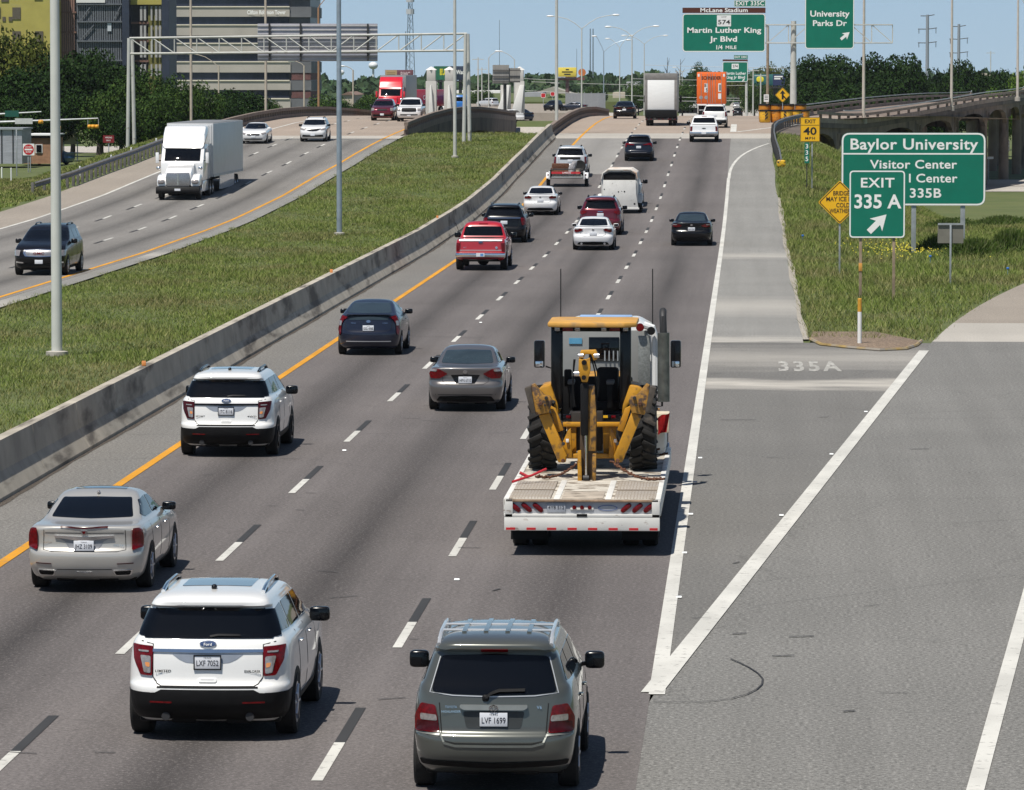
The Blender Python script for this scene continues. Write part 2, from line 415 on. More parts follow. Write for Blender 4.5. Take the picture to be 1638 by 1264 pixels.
strip('gore_pavement', W0, gore, 60, 137.2, 0, RM['gore'], nu=2)
strip('right_shoulder', W0, lambda v: 1.62 + .04 * math.sin(v * .2) * (v > 140), 137.2, 337, .003, RM['rshoulder'], nu=2, step=.5)
strip('southbound_road', -35.9, -25.5, 20, 334, .004, RM['south'], nu=2)
strip('southbound_inner_shoulder', -25.5, -24.75, 20, 334, 0, RM['rshoulder'])
strip('southbound_outer_shoulder', -38.8, -35.9, 20, 334, 0, RM['tan'])
strip('southbound_joint', -38.8, -24.75, 334, 342, .004, RM['joint'])
strip('southbound_bridge_deck', -39, -25.1, 342, 506, .004, RM['deck'])
strip('southbound_road_beyond', -39, -25, 506, 2200, -.02, RM['street'], step=20)
strip('gravel_edge', 1.45, lambda v: 1.8 + .05 * math.sin(v * .11) + .03 * math.sin(v * .43 + 2), 139, 262, -.004, road_mat('pale_gravel', (.36, .33, .28), None, speck=.35), step=1)
strip('gutter_dirt', -13.78, lambda v: -13.57 + .03 * math.sin(v * .31) + .02 * math.sin(v * 1.7), 20, 337, .006, road_mat('gutter', (.085, .072, .06), None, speck=.35), step=1.5)
# markings
ph = 1 / (1 / (60950 / (1047 - 105)))         # start of one white dash (64.7 m)
wh, bk = [], []
for u0 in (-8.52, -4.80):
    v = ph - 3 * 12.19 + (0 if u0 > -5 else -.9)
    while v < 430:
        wh.append(strip('', u0 - .065, u0 + .065, v, v + 3.0, .012, None, obj=False, step=1)); bk.append(strip('', u0 - .065, u0 + .065, v + 3.0, v + 6.05, .012, None, obj=False, step=1)); v += 12.19
for u0 in (-29.15, -32.5):
    v = 40
    while v < 430:
        wh.append(strip('', u0 - .07, u0 + .07, v + 3.05, v + 6.1, .012, None, obj=False, step=1)); bk.append(strip('', u0 - .07, u0 + .07, v, v + 3.0, .012, None, obj=False, step=1)); v += 12.19
merged('lane_dashes', wh, RM['white']); merged('lane_contrast_dashes', bk, RM['blackline'])  # the black dashes are contrast paint following each white dash
ye = [strip('', -12.08, -11.9, 30, 480, .013, None, obj=False), strip('', -25.93, -25.75, 30, 480, .013, None, obj=False)]
merged('yellow_edge_lines', ye, RM['yellow'])
wl = [strip('', W0 - .02, lambda v: W0 + .2 - .04 * min(1, v / 200), 60, 282, .013, None, obj=False),
      strip('', -36.0, -35.82, 30, 480, .013, None, obj=False),
      strip('', lambda v: gore(v) - .14, lambda v: gore(v) + .14, 60.2, 133.4, .015, None, obj=False),
      strip('', lambda v: 2.47 + .0888 * (v - 52.6), lambda v: 2.67 + .0888 * (v - 52.6), 30, 110, .013, None, obj=False)]
# the shoulder line curls right towards the exit past the crest, and another stripe starts on the deck
def curl(pts, wd, zoff=.014):
    co, fa = [], []
    P2 = [Vector((p[0], p[1])) for p in pts]
    for i, p in enumerate(P2):
        t = (P2[min(i + 1, len(P2) - 1)] - P2[max(0, i - 1)]).normalized(); nrm = Vector((t.y, -t.x))
        for s in (-1, 1):
            a = p + nrm * s * wd / 2; co.append((a.x, a.y, zp(a.y) + zoff))
    for i in range(len(P2) - 1): fa.append((2 * i, 2 * i + 1, 2 * i + 3, 2 * i + 2))
    return co, fa
cv = [(W0 + .1 + 2.55 * t ** 2.1, 281 + 47 * t ** .8) for t in np.linspace(0, 1, 14)]
wl.append(curl(cv, .17))
wl.append(strip('', W0 - .1, W0 + .35, 351, 372, .014, None, obj=False))
wl.append(curl([(W0 + .4 + 6.1 * t, 351 + 26 * t) for t in np.linspace(0, 1, 8)], .28))
merged('white_edge_lines', wl, RM['white'])
m335 = MB()
me = text_me('335A', 1.0, .03, 1.25)
a_, b_ = G(1232, 594), G(1345, 581)
m335.mesh(me, Matrix.Translation(((a_.x + b_.x) / 2 + .07, (a_.y + b_.y) / 2 + .1, .006)) @ Matrix.Diagonal(((b_.x - a_.x) / 2.95, (b_.y - a_.y) / .72 * 1.15, 1, 1)))
setp(m335.build('painted_exit_number', RM['worn']), kind='structure')
# skid marks and small dark marks on the ramp
sk = [curl([(p.x, p.y) for p in (G(*q) for q in ((1046, 1124), (1075, 1125), (1105, 1125), (1140, 1123), (1170, 1119), (1195, 1112), (1211, 1104), (1219, 1096), (1220, 1087), (1212, 1078), (1198, 1069), (1182, 1061), (1168, 1055)))], .024, .017)]
for (u, v, l) in ((.35, 64, .3), (.6, 66.2, .35), (-.2, 66.5, .2), (1.2, 58.5, .15), (3.4, 99, .4), (-.6, 107, .8)): sk.append(curl([(u, v), (u + l, v + .1)], .06, .017))
for i in range(60):
    u, v = random.uniform(-11, 2), random.uniform(54, 190); sk.append(curl([(u, v), (u + random.uniform(.1, .45), v + random.uniform(-.2, .3))], random.uniform(.02, .05), .016))
merged('tyre_marks', sk, RM['blackline'])
# raised island at the nose
isl = [G(1296, 544), G(1314, 553), G(1360, 558), G(1408, 562), G(1448, 560), G(1466, 554), G(1474, 547), G(1400, 532), G(1300, 532)]
o = MB().prism([(p.x, p.y) for p in isl], 'z', -.1, .03, .01).build('nose_island', RM['dirt'])
setp(o, kind='structure')
kp = [Vector((p.x, p.y, .03)) for p in isl[:7]]
setp(MB().tube(kp, .055, 6).build('yellow_kerb', mat('kerb_yellow', (.36, .25, .09), .85, 0, .4, 2.5, dirt=((.27, .24, .2), 1.2, .44))), 'low yellow painted kerb round the nose of the grass island', 'kerb')
# concrete debris/dust at the grass edge
# ---- median barrier
prof = [(-13.68, -.05), (-13.68, .07), (-13.90, .45), (-13.97, 1.0), (-14.2, 1.0), (-14.27, .45), (-14.5, .05), (-14.5, -.1)]
bm = bmesh.new(); rows = []
vv = [20.0]
while vv[-1] < 337:
    vv += [vv[-1] + 3.0, vv[-1] + 5.93, vv[-1] + 5.95, vv[-1] + 6.0]
for i, v in enumerate(vv):
    g = .035 if (i % 4) in (3,) else 0
    rows.append([bm.verts.new((u + (-g if u > -14.1 else g), v, zp(v) + z - (g if z > .5 else 0))) for u, z in prof])
for a, b in zip(rows, rows[1:]):
    for k in range(len(prof) - 1): bm.faces.new((a[k], b[k], b[k + 1], a[k + 1]))
bm.faces.new(rows[0]); bm.faces.new(rows[-1][::-1])
bmesh.ops.recalc_face_normals(bm, faces=bm.faces)
bar = ln('concrete_barrier', tomesh(bm, 'concrete_barrier', .3), mat('barrier_concrete', (.41, .37, .305), .92, 0, .25, .9, bump=.2, dirt=((.14, .122, .10), 1.0, .53, (3, .25, .8))))
setp(bar, 'long grey concrete median barrier beside the yellow line', 'barrier')
for i, v in enumerate((110, 160, 215)):
    o = MB().box(-.05, .05, -.02, .02, 0, .12, .01).build('barrier_reflector', M['amberlens']); o.location = (-14.08, v, zp(v) + 1.0)
    setp(o, 'small amber reflector on top of the median barrier', 'reflector', 'reflectors on the median barrier')
# raised pavement markers
mk = [(731, 929), (551, 722), (769, 517), (700, 587), (1095, 886), (1086, 957), (1105, 824), (1250, 826), (1112, 773), (1120, 734), (1330, 728), (1385, 660)]
mbm = MB().prism([(-.05, 0), (-.03, .022), (.03, .022), (.05, 0)], 'x', -.04, .04).bm
mkm = tomesh(mbm, 'road_reflector'); mkm.materials.append(M['galv'])
for x, y in mk:
    p = G(x, y); o = ln('road_reflector', mkm); o.location = (p.x, p.y, .016)
    setp(o, 'small raised reflector stuck to the asphalt', 'road reflector', 'raised reflectors on the pavement')
# ---- grass blades
grm = bpy.data.materials.new('grass_blades'); grm.use_nodes = True; nt = grm.node_tree; b = nt.nodes['Principled BSDF']; b.inputs['Roughness'].default_value = .75; b.inputs['Specular IOR Level'].default_value = .15
geo = nt.nodes.new('ShaderNodeNewGeometry'); tcg = nt.nodes.new('ShaderNodeTexCoord').outputs['Object']
c = ramp(nt, geo.outputs['Random Per Island'], [(0, (.105, .155, .028)), (.45, (.16, .21, .043)), (.8, (.23, .26, .076)), (1, (.31, .29, .13))])
c2 = ramp(nt, geo.outputs['Random Per Island'], [(0, (.12, .14, .04)), (.5, (.19, .18, .065)), (1, (.31, .26, .14))])
c = mix(nt, ramp(nt, noise(nt, .22, 4, tcg, (1, .5, 1)), [(.45, 0), (.62, .9)]), c, c2)
c = mix(nt, ramp(nt, noise(nt, .6, 4, tcg, (1, .6, 1)), [(.3, .5), (.55, 0)]), c, (.06, .108, .018))
nt.links.new(c, b.inputs['Base Color'])
def blades(n, fu, fv, keep, h0, h1, wfac):
    out = []
    while sum(len(x) for x in out) < n:
        u = rng.uniform(*fu, n); v = rng.uniform(*fv, n); k = keep(u, v); out.append(np.stack([u[k], v[k]], 1))
        if len(out) > 40: break
    p = np.concatenate(out)[:n]; u, v = p[:, 0], p[:, 1]
    z = gz(u, v) - .02; n = len(u)
    pat = .6 + .8 * (np.sin(u * .9 + 1.3 * np.sin(v * .21)) * np.sin(v * .33 + u * .4) * .5 + .5)
    h = rng.uniform(h0, h1, n) * pat; a = rng.uniform(0, 2 * np.pi, n); wd = wfac * (.5 + v / 260)
    dx, dy = np.cos(a) * wd, np.sin(a) * wd; lx, ly = rng.normal(0, .55, n) * h, rng.normal(0, .55, n) * h
    A = np.stack([u - dx, v - dy, z], 1); B = np.stack([u + dx, v + dy, z], 1); T = np.stack([u + lx, v + ly, z + h], 1)
    return np.stack([A, B, T], 1).reshape(-1, 3)
def xpix(u, v): return 819 + F * ((u / v) * ca + sa) / (ca - sa * u / v)
def rk(u, v):
    x = xpix(u, v); e = np.where(v < 141, 99, np.where(v < 205, gore_np(v) - .25, 60))
    jag = .06 * np.sin(v * .33) + .04 * np.sin(v * .97) + rng.normal(0, .07, len(v))
    isl_ok = ~((v < 139.3 + .3 * np.sin(u * 3)) & (u < 6))
    return (x < 1690) & (x > 0) & (u > 1.75 + jag) & (u < np.where(v < 205, gore_np(v) - .2 + jag * 2, 60)) & isl_ok
def gore_np(v): return W0 + .0842 * np.maximum(0, v - 60) + .00095 * np.maximum(0, v - 133) ** 2
co = np.concatenate([
    blades(230000, (-24.9, -14.35), (80, 352), lambda u, v: (xpix(u, v) > -20) & (u < -14.4 + .12 * np.sin(v * 3)) & (u > -24.8 + .25 * np.sin(v * 1.1) + .15 * np.sin(v * 2.7)) & (rng.random(len(u)) < np.clip(1.2 - v / 420, .35, 1)), .06, .17, .013),
    blades(190000, (1.7, 40), (137, 345), rk, .10, .30, .014),
    blades(60000, (-75, -39.2), (175, 345), lambda u, v: (xpix(u, v) > -20) & (u < -39.3 + .2 * np.sin(v)), .09, .22, .024)])
go = ln('grass', npmesh('grass', co, np.arange(len(co)).reshape(-1, 3), grm)); setp(go, 'green roadside grass on the median and verges', 'grass', kind='stuff')
# wild flowers
def flowers(name, n, fu, fv, col, label, keep=None, h=.35, s=.05):
    u = rng.normal(sum(fu) / 2, (fu[1] - fu[0]) / 4, n); v = rng.normal(sum(fv) / 2, (fv[1] - fv[0]) / 4, n)
    if keep is not None: k = keep(u, v); u, v = u[k], v[k]
    z = gz(u, v) + rng.uniform(.5, 1, len(u)) * h; q = []
    for sx, sz in ((-1, -1), (1, -1), (1, 1), (-1, 1)): q.append(np.stack([u + sx * s, v + sz * s * .5, z + sz * s * .7], 1))
    co = np.stack(q, 1).reshape(-1, 3)
    setp(ln(name, npmesh(name, co, np.arange(len(co)).reshape(-1, 4), mat(name, col, .8))), label, 'flowers', kind='stuff')
flowers('yellow_wildflowers', 260, (4.5, 8.5), (196, 214), (.55, .48, .03), 'yellow wildflowers among the grass by the big green sign', lambda u, v: (u < gore_np(v) - .5) & (u > 2.5) & (u < 12), .3, .02)
# ------------------------------------------------------------------ car builder
def pchip(T, Y, t):
    T = np.asarray(T, float); Y = np.asarray(Y, float); h = np.diff(T); d = np.diff(Y) / h; m = np.zeros_like(Y)
    m[0], m[-1] = d[0], d[-1]
    for i in range(1, len(Y) - 1):
        if d[i - 1] * d[i] > 0:
            w1, w2 = 2 * h[i] + h[i - 1], h[i] + 2 * h[i - 1]; m[i] = (w1 + w2) / (w1 / d[i - 1] + w2 / d[i])
    k = np.clip(np.searchsorted(T, t) - 1, 0, len(h) - 1); s = (t - T[k]) / h[k]
    return ((1 + 2 * s) * (1 - s) ** 2) * Y[k] + s * (1 - s) ** 2 * h[k] * m[k] + s * s * (3 - 2 * s) * Y[k + 1] + s * s * (s - 1) * h[k] * m[k + 1]
# slices: (z at rear, z at front, y rear, y front, half width, corner radius, bow)
ARCH = {
 'suv': ((5.0, 2.0, 1.76), [(.24, .24, .25, 4.80, .86, .22, .04), (.33, .31, .10, 4.90, .94, .26, .08), (.47, .46, .01, 4.97, .975, .28, .10), (.60, .58, 0, 5.0, .99, .28, .10), (.67, .66, .015, 5.0, 1.0, .28, .10), (.73, .73, .075, 4.98, 1.0, .26, .10), (.95, .88, .10, 4.92, .99, .25, .09), (1.12, .98, .135, 4.80, .965, .24, .08), (1.20, 1.06, .175, 4.55, .93, .22, .07), (1.235, 1.17, .20, 3.75, .90, .2, .07), (1.40, 1.40, .29, 3.25, .83, .2, .06), (1.57, 1.57, .37, 2.87, .755, .2, .06), (1.605, 1.605, .27, 2.78, .735, .18, .05), (1.655, 1.655, .27, 2.65, .705, .2, .05), (1.715, 1.715, .42, 2.4, .63, .28, .05), (1.745, 1.745, .75, 2.1, .45, .3, .03), (1.755, 1.755, 1.1, 1.8, .2, .15, .02)]),
 'sedan': ((4.9, 1.83, 1.45), [(.19, .19, .28, 4.68, .77, .22, .05), (.27, .25, .10, 4.80, .85, .28, .10), (.42, .40, .02, 4.88, .895, .23, .12), (.57, .54, 0, 4.9, .912, .23, .12), (.65, .62, .025, 4.9, .915, .23, .12), (.72, .68, .07, 4.87, .915, .23, .12), (.85, .76, .075, 4.80, .905, .22, .11), (.98, .83, .055, 4.68, .87, .2, .10), (1.015, .88, .06, 4.5, .84, .25, .11), (1.03, .94, .14, 4.1, .80, .22, .11), (1.055, 1.0, .72, 3.6, .765, .2, .12), (1.21, 1.2, 1.17, 3.12, .69, .2, .11), (1.35, 1.35, 1.58, 2.72, .605, .2, .09), (1.40, 1.40, 1.78, 2.55, .54, .2, .07), (1.435, 1.435, 2.0, 2.4, .36, .14, .05), (1.445, 1.445, 2.12, 2.3, .16, .06, .02)]),
 'hatch': ((4.54, 1.76, 1.47), [(.20, .20, .22, 4.36, .74, .22, .05), (.28, .26, .08, 4.46, .82, .28, .10), (.42, .40, .01, 4.52, .86, .32, .14), (.60, .56, 0, 4.54, .878, .32, .15), (.70, .64, .04, 4.52, .88, .32, .15), (.88, .76, .09, 4.45, .865, .3, .12), (1.03, .85, .13, 4.3, .83, .28, .10), (1.08, .92, .15, 4.0, .80, .25, .10), (1.11, .98, .20, 3.7, .775, .22, .10), (1.135, 1.04, .34, 3.45, .755, .2, .10), (1.26, 1.24, .86, 2.95, .66, .2, .09), (1.38, 1.38, 1.36, 2.5, .575, .2, .07), (1.43, 1.43, 1.62, 2.3, .50, .18, .05), (1.46, 1.46, 1.85, 2.15, .33, .12, .03), (1.47, 1.47, 1.95, 2.05, .14, .05, .01)]),
 'pickup': ((5.85, 2.03, 1.88), [(.40, .30, .30, 5.70, .86, .12, .03), (.50, .42, .02, 5.80, .98, .12, .04), (.64, .60, 0, 5.85, 1.0, .12, .04), (.70, .70, .03, 5.85, 1.005, .12, .03), (.73, .76, .13, 5.84, 1.01, .12, .02), (1.0, .98, .14, 5.78, 1.01, .12, .02), (1.16, 1.08, .15, 5.62, .985, .14, .02), (1.20, 1.14, .18, 5.3, .965, .12, .02), (1.21, 1.19, 1.55, 4.35, .945, .12, .03), (1.235, 1.23, 2.0, 4.12, .92, .12, .03), (1.50, 1.50, 2.13, 3.62, .83, .15, .04), (1.72, 1.72, 2.25, 3.22, .735, .18, .05), (1.80, 1.80, 2.38, 3.0, .66, .2, .05), (1.85, 1.85, 2.6, 2.8, .45, .12, .03), (1.865, 1.865, 2.66, 2.74, .2, .05, .01)]),
}
def outline(yr, yf, w_, rc, bow, L):
    rc = min(rc, w_ * .85, (yf - yr) * .4); pts = []
    xs = np.linspace(0, w_ - rc, 7)
    for x in xs: pts.append((x, yr))
    for a in np.linspace(0, math.pi / 2, 6)[1:]: pts.append((w_ - rc + rc * math.sin(a), yr + rc - rc * math.cos(a)))
    for y in np.linspace(yr + rc, yf - rc, 12)[1:]: pts.append((w_, y))
    for a in np.linspace(0, math.pi / 2, 6)[1:]: pts.append((w_ - rc + rc * math.cos(a), yf - rc + rc * math.sin(a)))
    for x in np.linspace(w_ - rc, 0, 7)[1:]: pts.append((x, yf))
    half = []
    for x, y in pts:
        t = x / w_; ym = (yr + yf) / 2
        y2 = y + (bow * t * t if y < ym else -bow * 1.4 * t * t) * min(1, abs(y - ym) / ((yf - yr) / 2))
        tp = 1 - .05 * abs((y - L / 2) / (L / 2)) ** 2.5
        half.append((x * tp, y2))
    full = half + [(-x, y) for x, y in half[-2:0:-1]]
    return full
def body_mesh(kind, L, W, H, tweak=None, sub=3):
    (L0, W0_, H0), S = ARCH[kind]; S = [list(s) for s in S]
    if tweak: tweak(S)
    kx, ky, kz = W / W0_, L / L0, H / H0
    T = np.arange(len(S)); t = np.linspace(0, len(S) - 1, (len(S) - 1) * sub + 1)
    C = np.stack([pchip(T, [s[i] for s in S], t) for i in range(7)], 1)
    bm = bmesh.new(); rows = []
    for z, zf, yr, yf, w_, rc, bow in C:
        row = []
        for x, y in outline(yr, yf, max(w_, .05), rc, bow, L0):
            k = min(1, max(0, (y - L0 * .5) / (L0 * .45))); crown = .025 * (1 - (x / max(w_, .05)) ** 2) if z > .9 else 0
            row.append(bm.verts.new((x * kx, y * ky, (z + (zf - z) * k + crown * 0) * kz)))
        rows.append(row)
    n = len(rows[0])
    for a, b in zip(rows, rows[1:]):
        for i in range(n): bm.faces.new((a[i], a[(i + 1) % n], b[(i + 1) % n], b[i]))
    bm.faces.new(rows[0][::-1]); bm.faces.new(rows[-1])
    bmesh.ops.recalc_face_normals(bm, faces=bm.faces)
    return bm
def rnd(poly, r, n=4):
    out = []; N = len(poly)
    for i in range(N):
        p0, p, p1 = Vector(poly[i - 1]), Vector(poly[i]), Vector(poly[(i + 1) % N])
        a, b = p0 - p, p1 - p; d = min(r, a.length * .45, b.length * .45)
        A, B = p + a.normalized() * d, p + b.normalized() * d
        for k in range(n + 1):
            t = k / n; q = A * (1 - t) ** 2 + p * 2 * t * (1 - t) + B * t * t; out.append((q.x, q.y))
    return out
def mir(half): return list(half) + [(-x, z) for x, z in half[::-1]]
def ribbon(pts, wd):
    P2 = [Vector(p) for p in pts]; l, r = [], []
    for i, p in enumerate(P2):
        t = (P2[min(i + 1, len(P2) - 1)] - P2[max(0, i - 1)]).normalized(); nn = Vector((-t.y, t.x)) * wd / 2
        l.append(tuple(p + nn)); r.append(tuple(p - nn))
    return l + r[::-1]
class Car:
    VIEW = {'rear': ((0, -9, 0), (0, 1, 0), lambda a, b: (a, -9, b)), 'front': ((0, 99, 0), (0, -1, 0), lambda a, b: (a, 99, b)), 'right': (0, (-1, 0, 0), lambda a, b: (9, a, b)), 'left': (0, (1, 0, 0), lambda a, b: (-9, a, b)), 'top': (0, (0, 0, -1), lambda a, b: (a, b, 9))}
    def __init__(s, name, label, cat, kind, dims, loc, rz, pm, group=None, tweak=None):
        s.root = thing(name, label, cat, loc, rz, group); s.L, s.W, s.H = dims; s.kind = kind; s.pm = pm
        bm = body_mesh(kind, *dims, tweak); s.bvh = BVHTree.FromBMesh(bm)
        s.body = ln('body', tomesh(bm, 'body', 1.2), pm, s.root)
    def hit(s, view, a, b):
        _, d, f = s.VIEW[view]; h = s.bvh.ray_cast(Vector(f(a, b)), Vector(d))
        return (h[0], h[1]) if h[0] is not None else (None, None)
    def patch(s, bm, view, poly, off=.006, grid=.09):
        _, d, f = s.VIEW[view]; b2 = bmesh.new()
        fc = b2.faces.new([b2.verts.new((p[0], p[1], 0)) for p in poly])
        xs, ys = [p[0] for p in poly], [p[1] for p in poly]
        for ax, lo, hi in ((0, min(xs), max(xs)), (1, min(ys), max(ys))):
            g = max(grid, (hi - lo) / 34); k = math.ceil(lo / g + .01)
            while k * g < hi - .003:
                co = [0, 0, 0]; co[ax] = k * g; no = [0, 0, 0]; no[ax] = 1
                bmesh.ops.bisect_plane(b2, geom=b2.verts[:] + b2.edges[:] + b2.faces[:], plane_co=co, plane_no=no); k += 1
        bad = []; flip = None
        for v in b2.verts:
            h, n = s.hit(view, v.co.x, v.co.y)
            if h is None: bad.append(v); continue
            if n.dot(Vector(d)) > 0: n = -n
            n = (n - Vector(d) * .5).normalized()
            v.co = h + n * off
        if bad: bmesh.ops.delete(b2, geom=bad, context='VERTS')
        bmesh.ops.recalc_face_normals(b2, faces=b2.faces)
        if b2.faces:
            b2.faces.ensure_lookup_table(); av = sum((q.normal * q.calc_area() for q in b2.faces), Vector())
            if av.dot(Vector(d)) > 0: bmesh.ops.reverse_faces(b2, faces=b2.faces)
            be = [e for e in b2.edges if len(e.link_faces) == 1]
            r = bmesh.ops.extrude_edge_only(b2, edges=be)
            for v in r['geom']:
                if isinstance(v, bmesh.types.BMVert): v.co += Vector(d) * (off * 2.2 + .004)
        me = bpy.data.meshes.new('t'); b2.to_mesh(me); b2.free(); bm.from_mesh(me); bpy.data.meshes.remove(me)
    def add(s, name, view, poly, m, off=.008, parent=None, both=False, grid=.055, label=None):
        out = []
        for sg in ((1, -1) if both else (1,)):
            bm = bmesh.new(); vw = view
            if both and view in ('right', 'left'): vw = 'right' if sg > 0 else 'left'; pl = poly
            else: pl = [(x * sg, z) for x, z in poly]
            s.patch(bm, vw, pl, off, grid); out.append(ln(name, tomesh(bm, name, .5), m, parent or s.root))
            if label: out[-1]['label'] = label
        return out[0] if len(out) == 1 else out
    def lines(s, name, segs, wd, m, off=.0035):
        for view, pts in segs:
            bm = bmesh.new(); s.patch(bm, view, ribbon(pts, wd), off, .12); o = ln(name, tomesh(bm, name, .5), m, s.root)
        return o
    def wheels(s, ya, yb, r=.36, wd=.24, out=.0, rim=True, track=None, rimmat=None):
        for y in (ya, yb):
            for sg in (1, -1):
                h, _ = s.hit('right', y, s.H * .42); x = (h.x if h else s.W / 2) + out if track is None else track
                m = MB().lathe([(-wd / 2, r * .62), (-wd / 2, r * .93), (-wd / 2 + .03, r), (wd / 2 - .03, r), (wd / 2, r * .93), (wd / 2 - .01, r * .66), (wd / 2 - .05, r * .62)], 'x', 32)
                o = m.build('wheel', M['rubber'], s.root, .5); o.location = ((x - wd / 2) * sg, y, r)
                if sg < 0: o.rotation_euler = (0, 0, math.pi)
                if rim:
                    q = MB().lathe([(wd / 2 - .05, r * .60), (wd / 2 - .012, r * .65), (wd / 2 - .012, r * .56), (wd / 2 - .07, r * .54)], 'x', 28)
                    for k in range(5):
                        a = k * 2 * math.pi / 5
                        q.bar((wd / 2 - .03, 0, 0), (wd / 2 - .025, math.cos(a) * r * .58, math.sin(a) * r * .58), .03, r * .17, (1, 0, 0), .006)
                    q.lathe([(wd / 2 - .05, r * .16), (wd / 2 - .01, r * .14)], 'x', 12)
                    q.build('rim', rimmat or M['rim'], o)
        # wheel arches as dark openings in the flank
        for y in (ya, yb):
            ra = r * 1.14; po = [(y + ra * math.cos(a), max(.23 * s.H / 1.7, r + ra * math.sin(a))) for a in np.linspace(-.35, math.pi + .35, 18)]
            s.add('wheel_arch', 'right', po, M['black'], .004, both=True)
    def mirrors(s, y, z, m=None, size=(.12, .06, .085), out=.13):
        for sg in (1, -1):
            h, _ = s.hit('right' if sg > 0 else 'left', y, z); x = abs(h.x) if h else s.W * .45
            q = MB().blob(((x + out) * sg, y, z + .03), size, .45); q.bar(((x - .02) * sg, y + .05, z - .03), ((x + out) * sg, y + .02, z), .05, .05, bev=.01)
            o = q.build('wing_mirror', m or M['blackgloss'], s.root)
            MB().box((x + out) * sg - size[0] * .8, (x + out) * sg + size[0] * .8, y - size[1] - .003, y - size[1] + .01, z + .03 - size[2] * .75, z + .03 + size[2] * .75, .005).build('mirror_glass', M['glass'], o)
    def plate(s, x, z, text, ink=None, w_=.305, h_=.152, view='rear', sub='TEXAS', frame=None, m=None):
        h, n = s.hit(view, x, z); f = 1 if view == 'rear' else -1
        h2, _ = s.hit(view, x, z - h_ / 2); tilt = 0
        y = min(h.y, h2.y) if f > 0 else max(h.y, h2.y)
        o = MB().box(-w_ / 2, w_ / 2, -.006, .02, -h_ / 2, h_ / 2, .004).build('licence_plate', m or M['plate'], s.root)
        o.location = (x, y - .012 * f, z)
        if f < 0: o.rotation_euler = (0, 0, math.pi)
        if text:
            letters([(text, 0, -.012, .095, .004, 1.0, w_ * .86), (sub, 0, h_ * .36, .028, .004, 1.2)], 'plate_lettering', M['plateink'], o, -.009)
        if frame:
            q = MB()
            for a in ((-w_ / 2 - .012, w_ / 2 + .012, h_ / 2, h_ / 2 + .012), (-w_ / 2 - .012, w_ / 2 + .012, -h_ / 2 - .012, -h_ / 2), (-w_ / 2 - .012, -w_ / 2, -h_ / 2, h_ / 2), (w_ / 2, w_ / 2 + .012, -h_ / 2, h_ / 2)): q.box(a[0], a[1], -.012, .01, a[2], a[3])
            q.build('plate_frame', frame, o)
        return o
    def text(s, t, x, z, size, m, bold=.0, width=None, view='rear', name='badge_lettering'):
        h, n = s.hit(view, x, z); o = letters([(t, 0, 0, size, bold, 1.05, width)], name, m, s.root)
        if n is None: return o
        f = 1 if view == 'rear' else -1
        o.location = (x, h.y - .012 * f, z); o.rotation_euler = (-math.atan2(n.z, abs(n.y)) if f > 0 else -math.atan2(n.z, abs(n.y)), 0, 0 if f > 0 else math.pi)
        return o
    def under(s, z0=.19, z1=.36, inset=.1):
        q = MB().box(-s.W / 2 + .16, s.W / 2 - .16, .35, s.L - .4, z0 + .02, z1, .03)
        for x in (-.45, .2): q.box(x, x + .3, .22, .5, z0 + .02, z0 + .14, .03)
        q.build('underbody', M['black'], s.root)
        MB().bar((-s.W / 2 + .2, .19 * s.L, .32), (s.W / 2 - .2, .19 * s.L, .32), .1, .1).build('rear_axle', M['black'], s.root)
    def handles(s, ys, z, m):
        for y in ys:
            for vw, sg in (('right', 1), ('left', -1)):
                h, _ = s.hit(vw, y, z)
                if h: MB().blob((h.x + .015 * sg, y, z), (.018, .1, .016), .6, 10, 6).build('door_handle', m, s.root)
    def rails(s, x, y0, y1, m, lift=.05, r=.022, feet=M['black'], bars=None):
        tops = []
        for sg in (1, -1):
            pts = []
            for t in np.linspace(0, 1, 9):
                y = y0 + (y1 - y0) * t; h, _ = s.hit('top', x * sg, y); pts.append(Vector((x * sg, y, (h.z if h else s.H) + lift * min(1, 5 * min(t, 1 - t)) + .01)))
            MB().tube(pts, r, 8).build('roof_rail', m, s.root)
            for i in (1, 7): MB().box(pts[i].x - .025, pts[i].x + .025, pts[i].y - .09, pts[i].y + .09, pts[i].z - lift - .03, pts[i].z, .012).build('rail_foot', feet, s.root)
            tops.append(pts)
        for y in bars or []:
            t = (y - y0) / (y1 - y0); i = int(t * 8); z = tops[0][i].z + .005
            MB().bar((-x, y, z), (x, y, z), .06, .025, bev=.008).build('roof_crossbar', m, s.root)
def side_windows(c, polys, m=None):
    for pl in polys: c.add('side_window', 'right', rnd(pl, .04), m or M['glass'], .005, both=True)
def rear_place(xc, yt, over):
    if isinstance(yt, tuple):
        q = P(xc, 180, yt[0]); return Vector((q.x, yt[0], zp(yt[0])))
    p = G(xc, yt); q = P(xc, yt, p.y - over)
    return Vector((q.x, p.y - over, zp(p.y)))
def suv_sides(c, ky, kz, m=None):
    b = 1.265 * kz; t = 1.565 * kz
    side_windows(c, [[(.42 * ky, b + .03), (1.12 * ky, b), (1.12 * ky, t), (.62 * ky, t - .02)], [(1.2 * ky, b), (2.12 * ky, b), (2.12 * ky, t), (1.2 * ky, t)], [(2.2 * ky, b), (3.45 * ky, b - .02), (2.88 * ky, t - .01), (2.2 * ky, t)]], m)
    c.lines('door_gap', [(v, [(y * ky, .45 * kz), (y * ky, b - .05)]) for v in ('right', 'left') for y in (1.3, 2.16, 3.3)], .012, M['gap'])
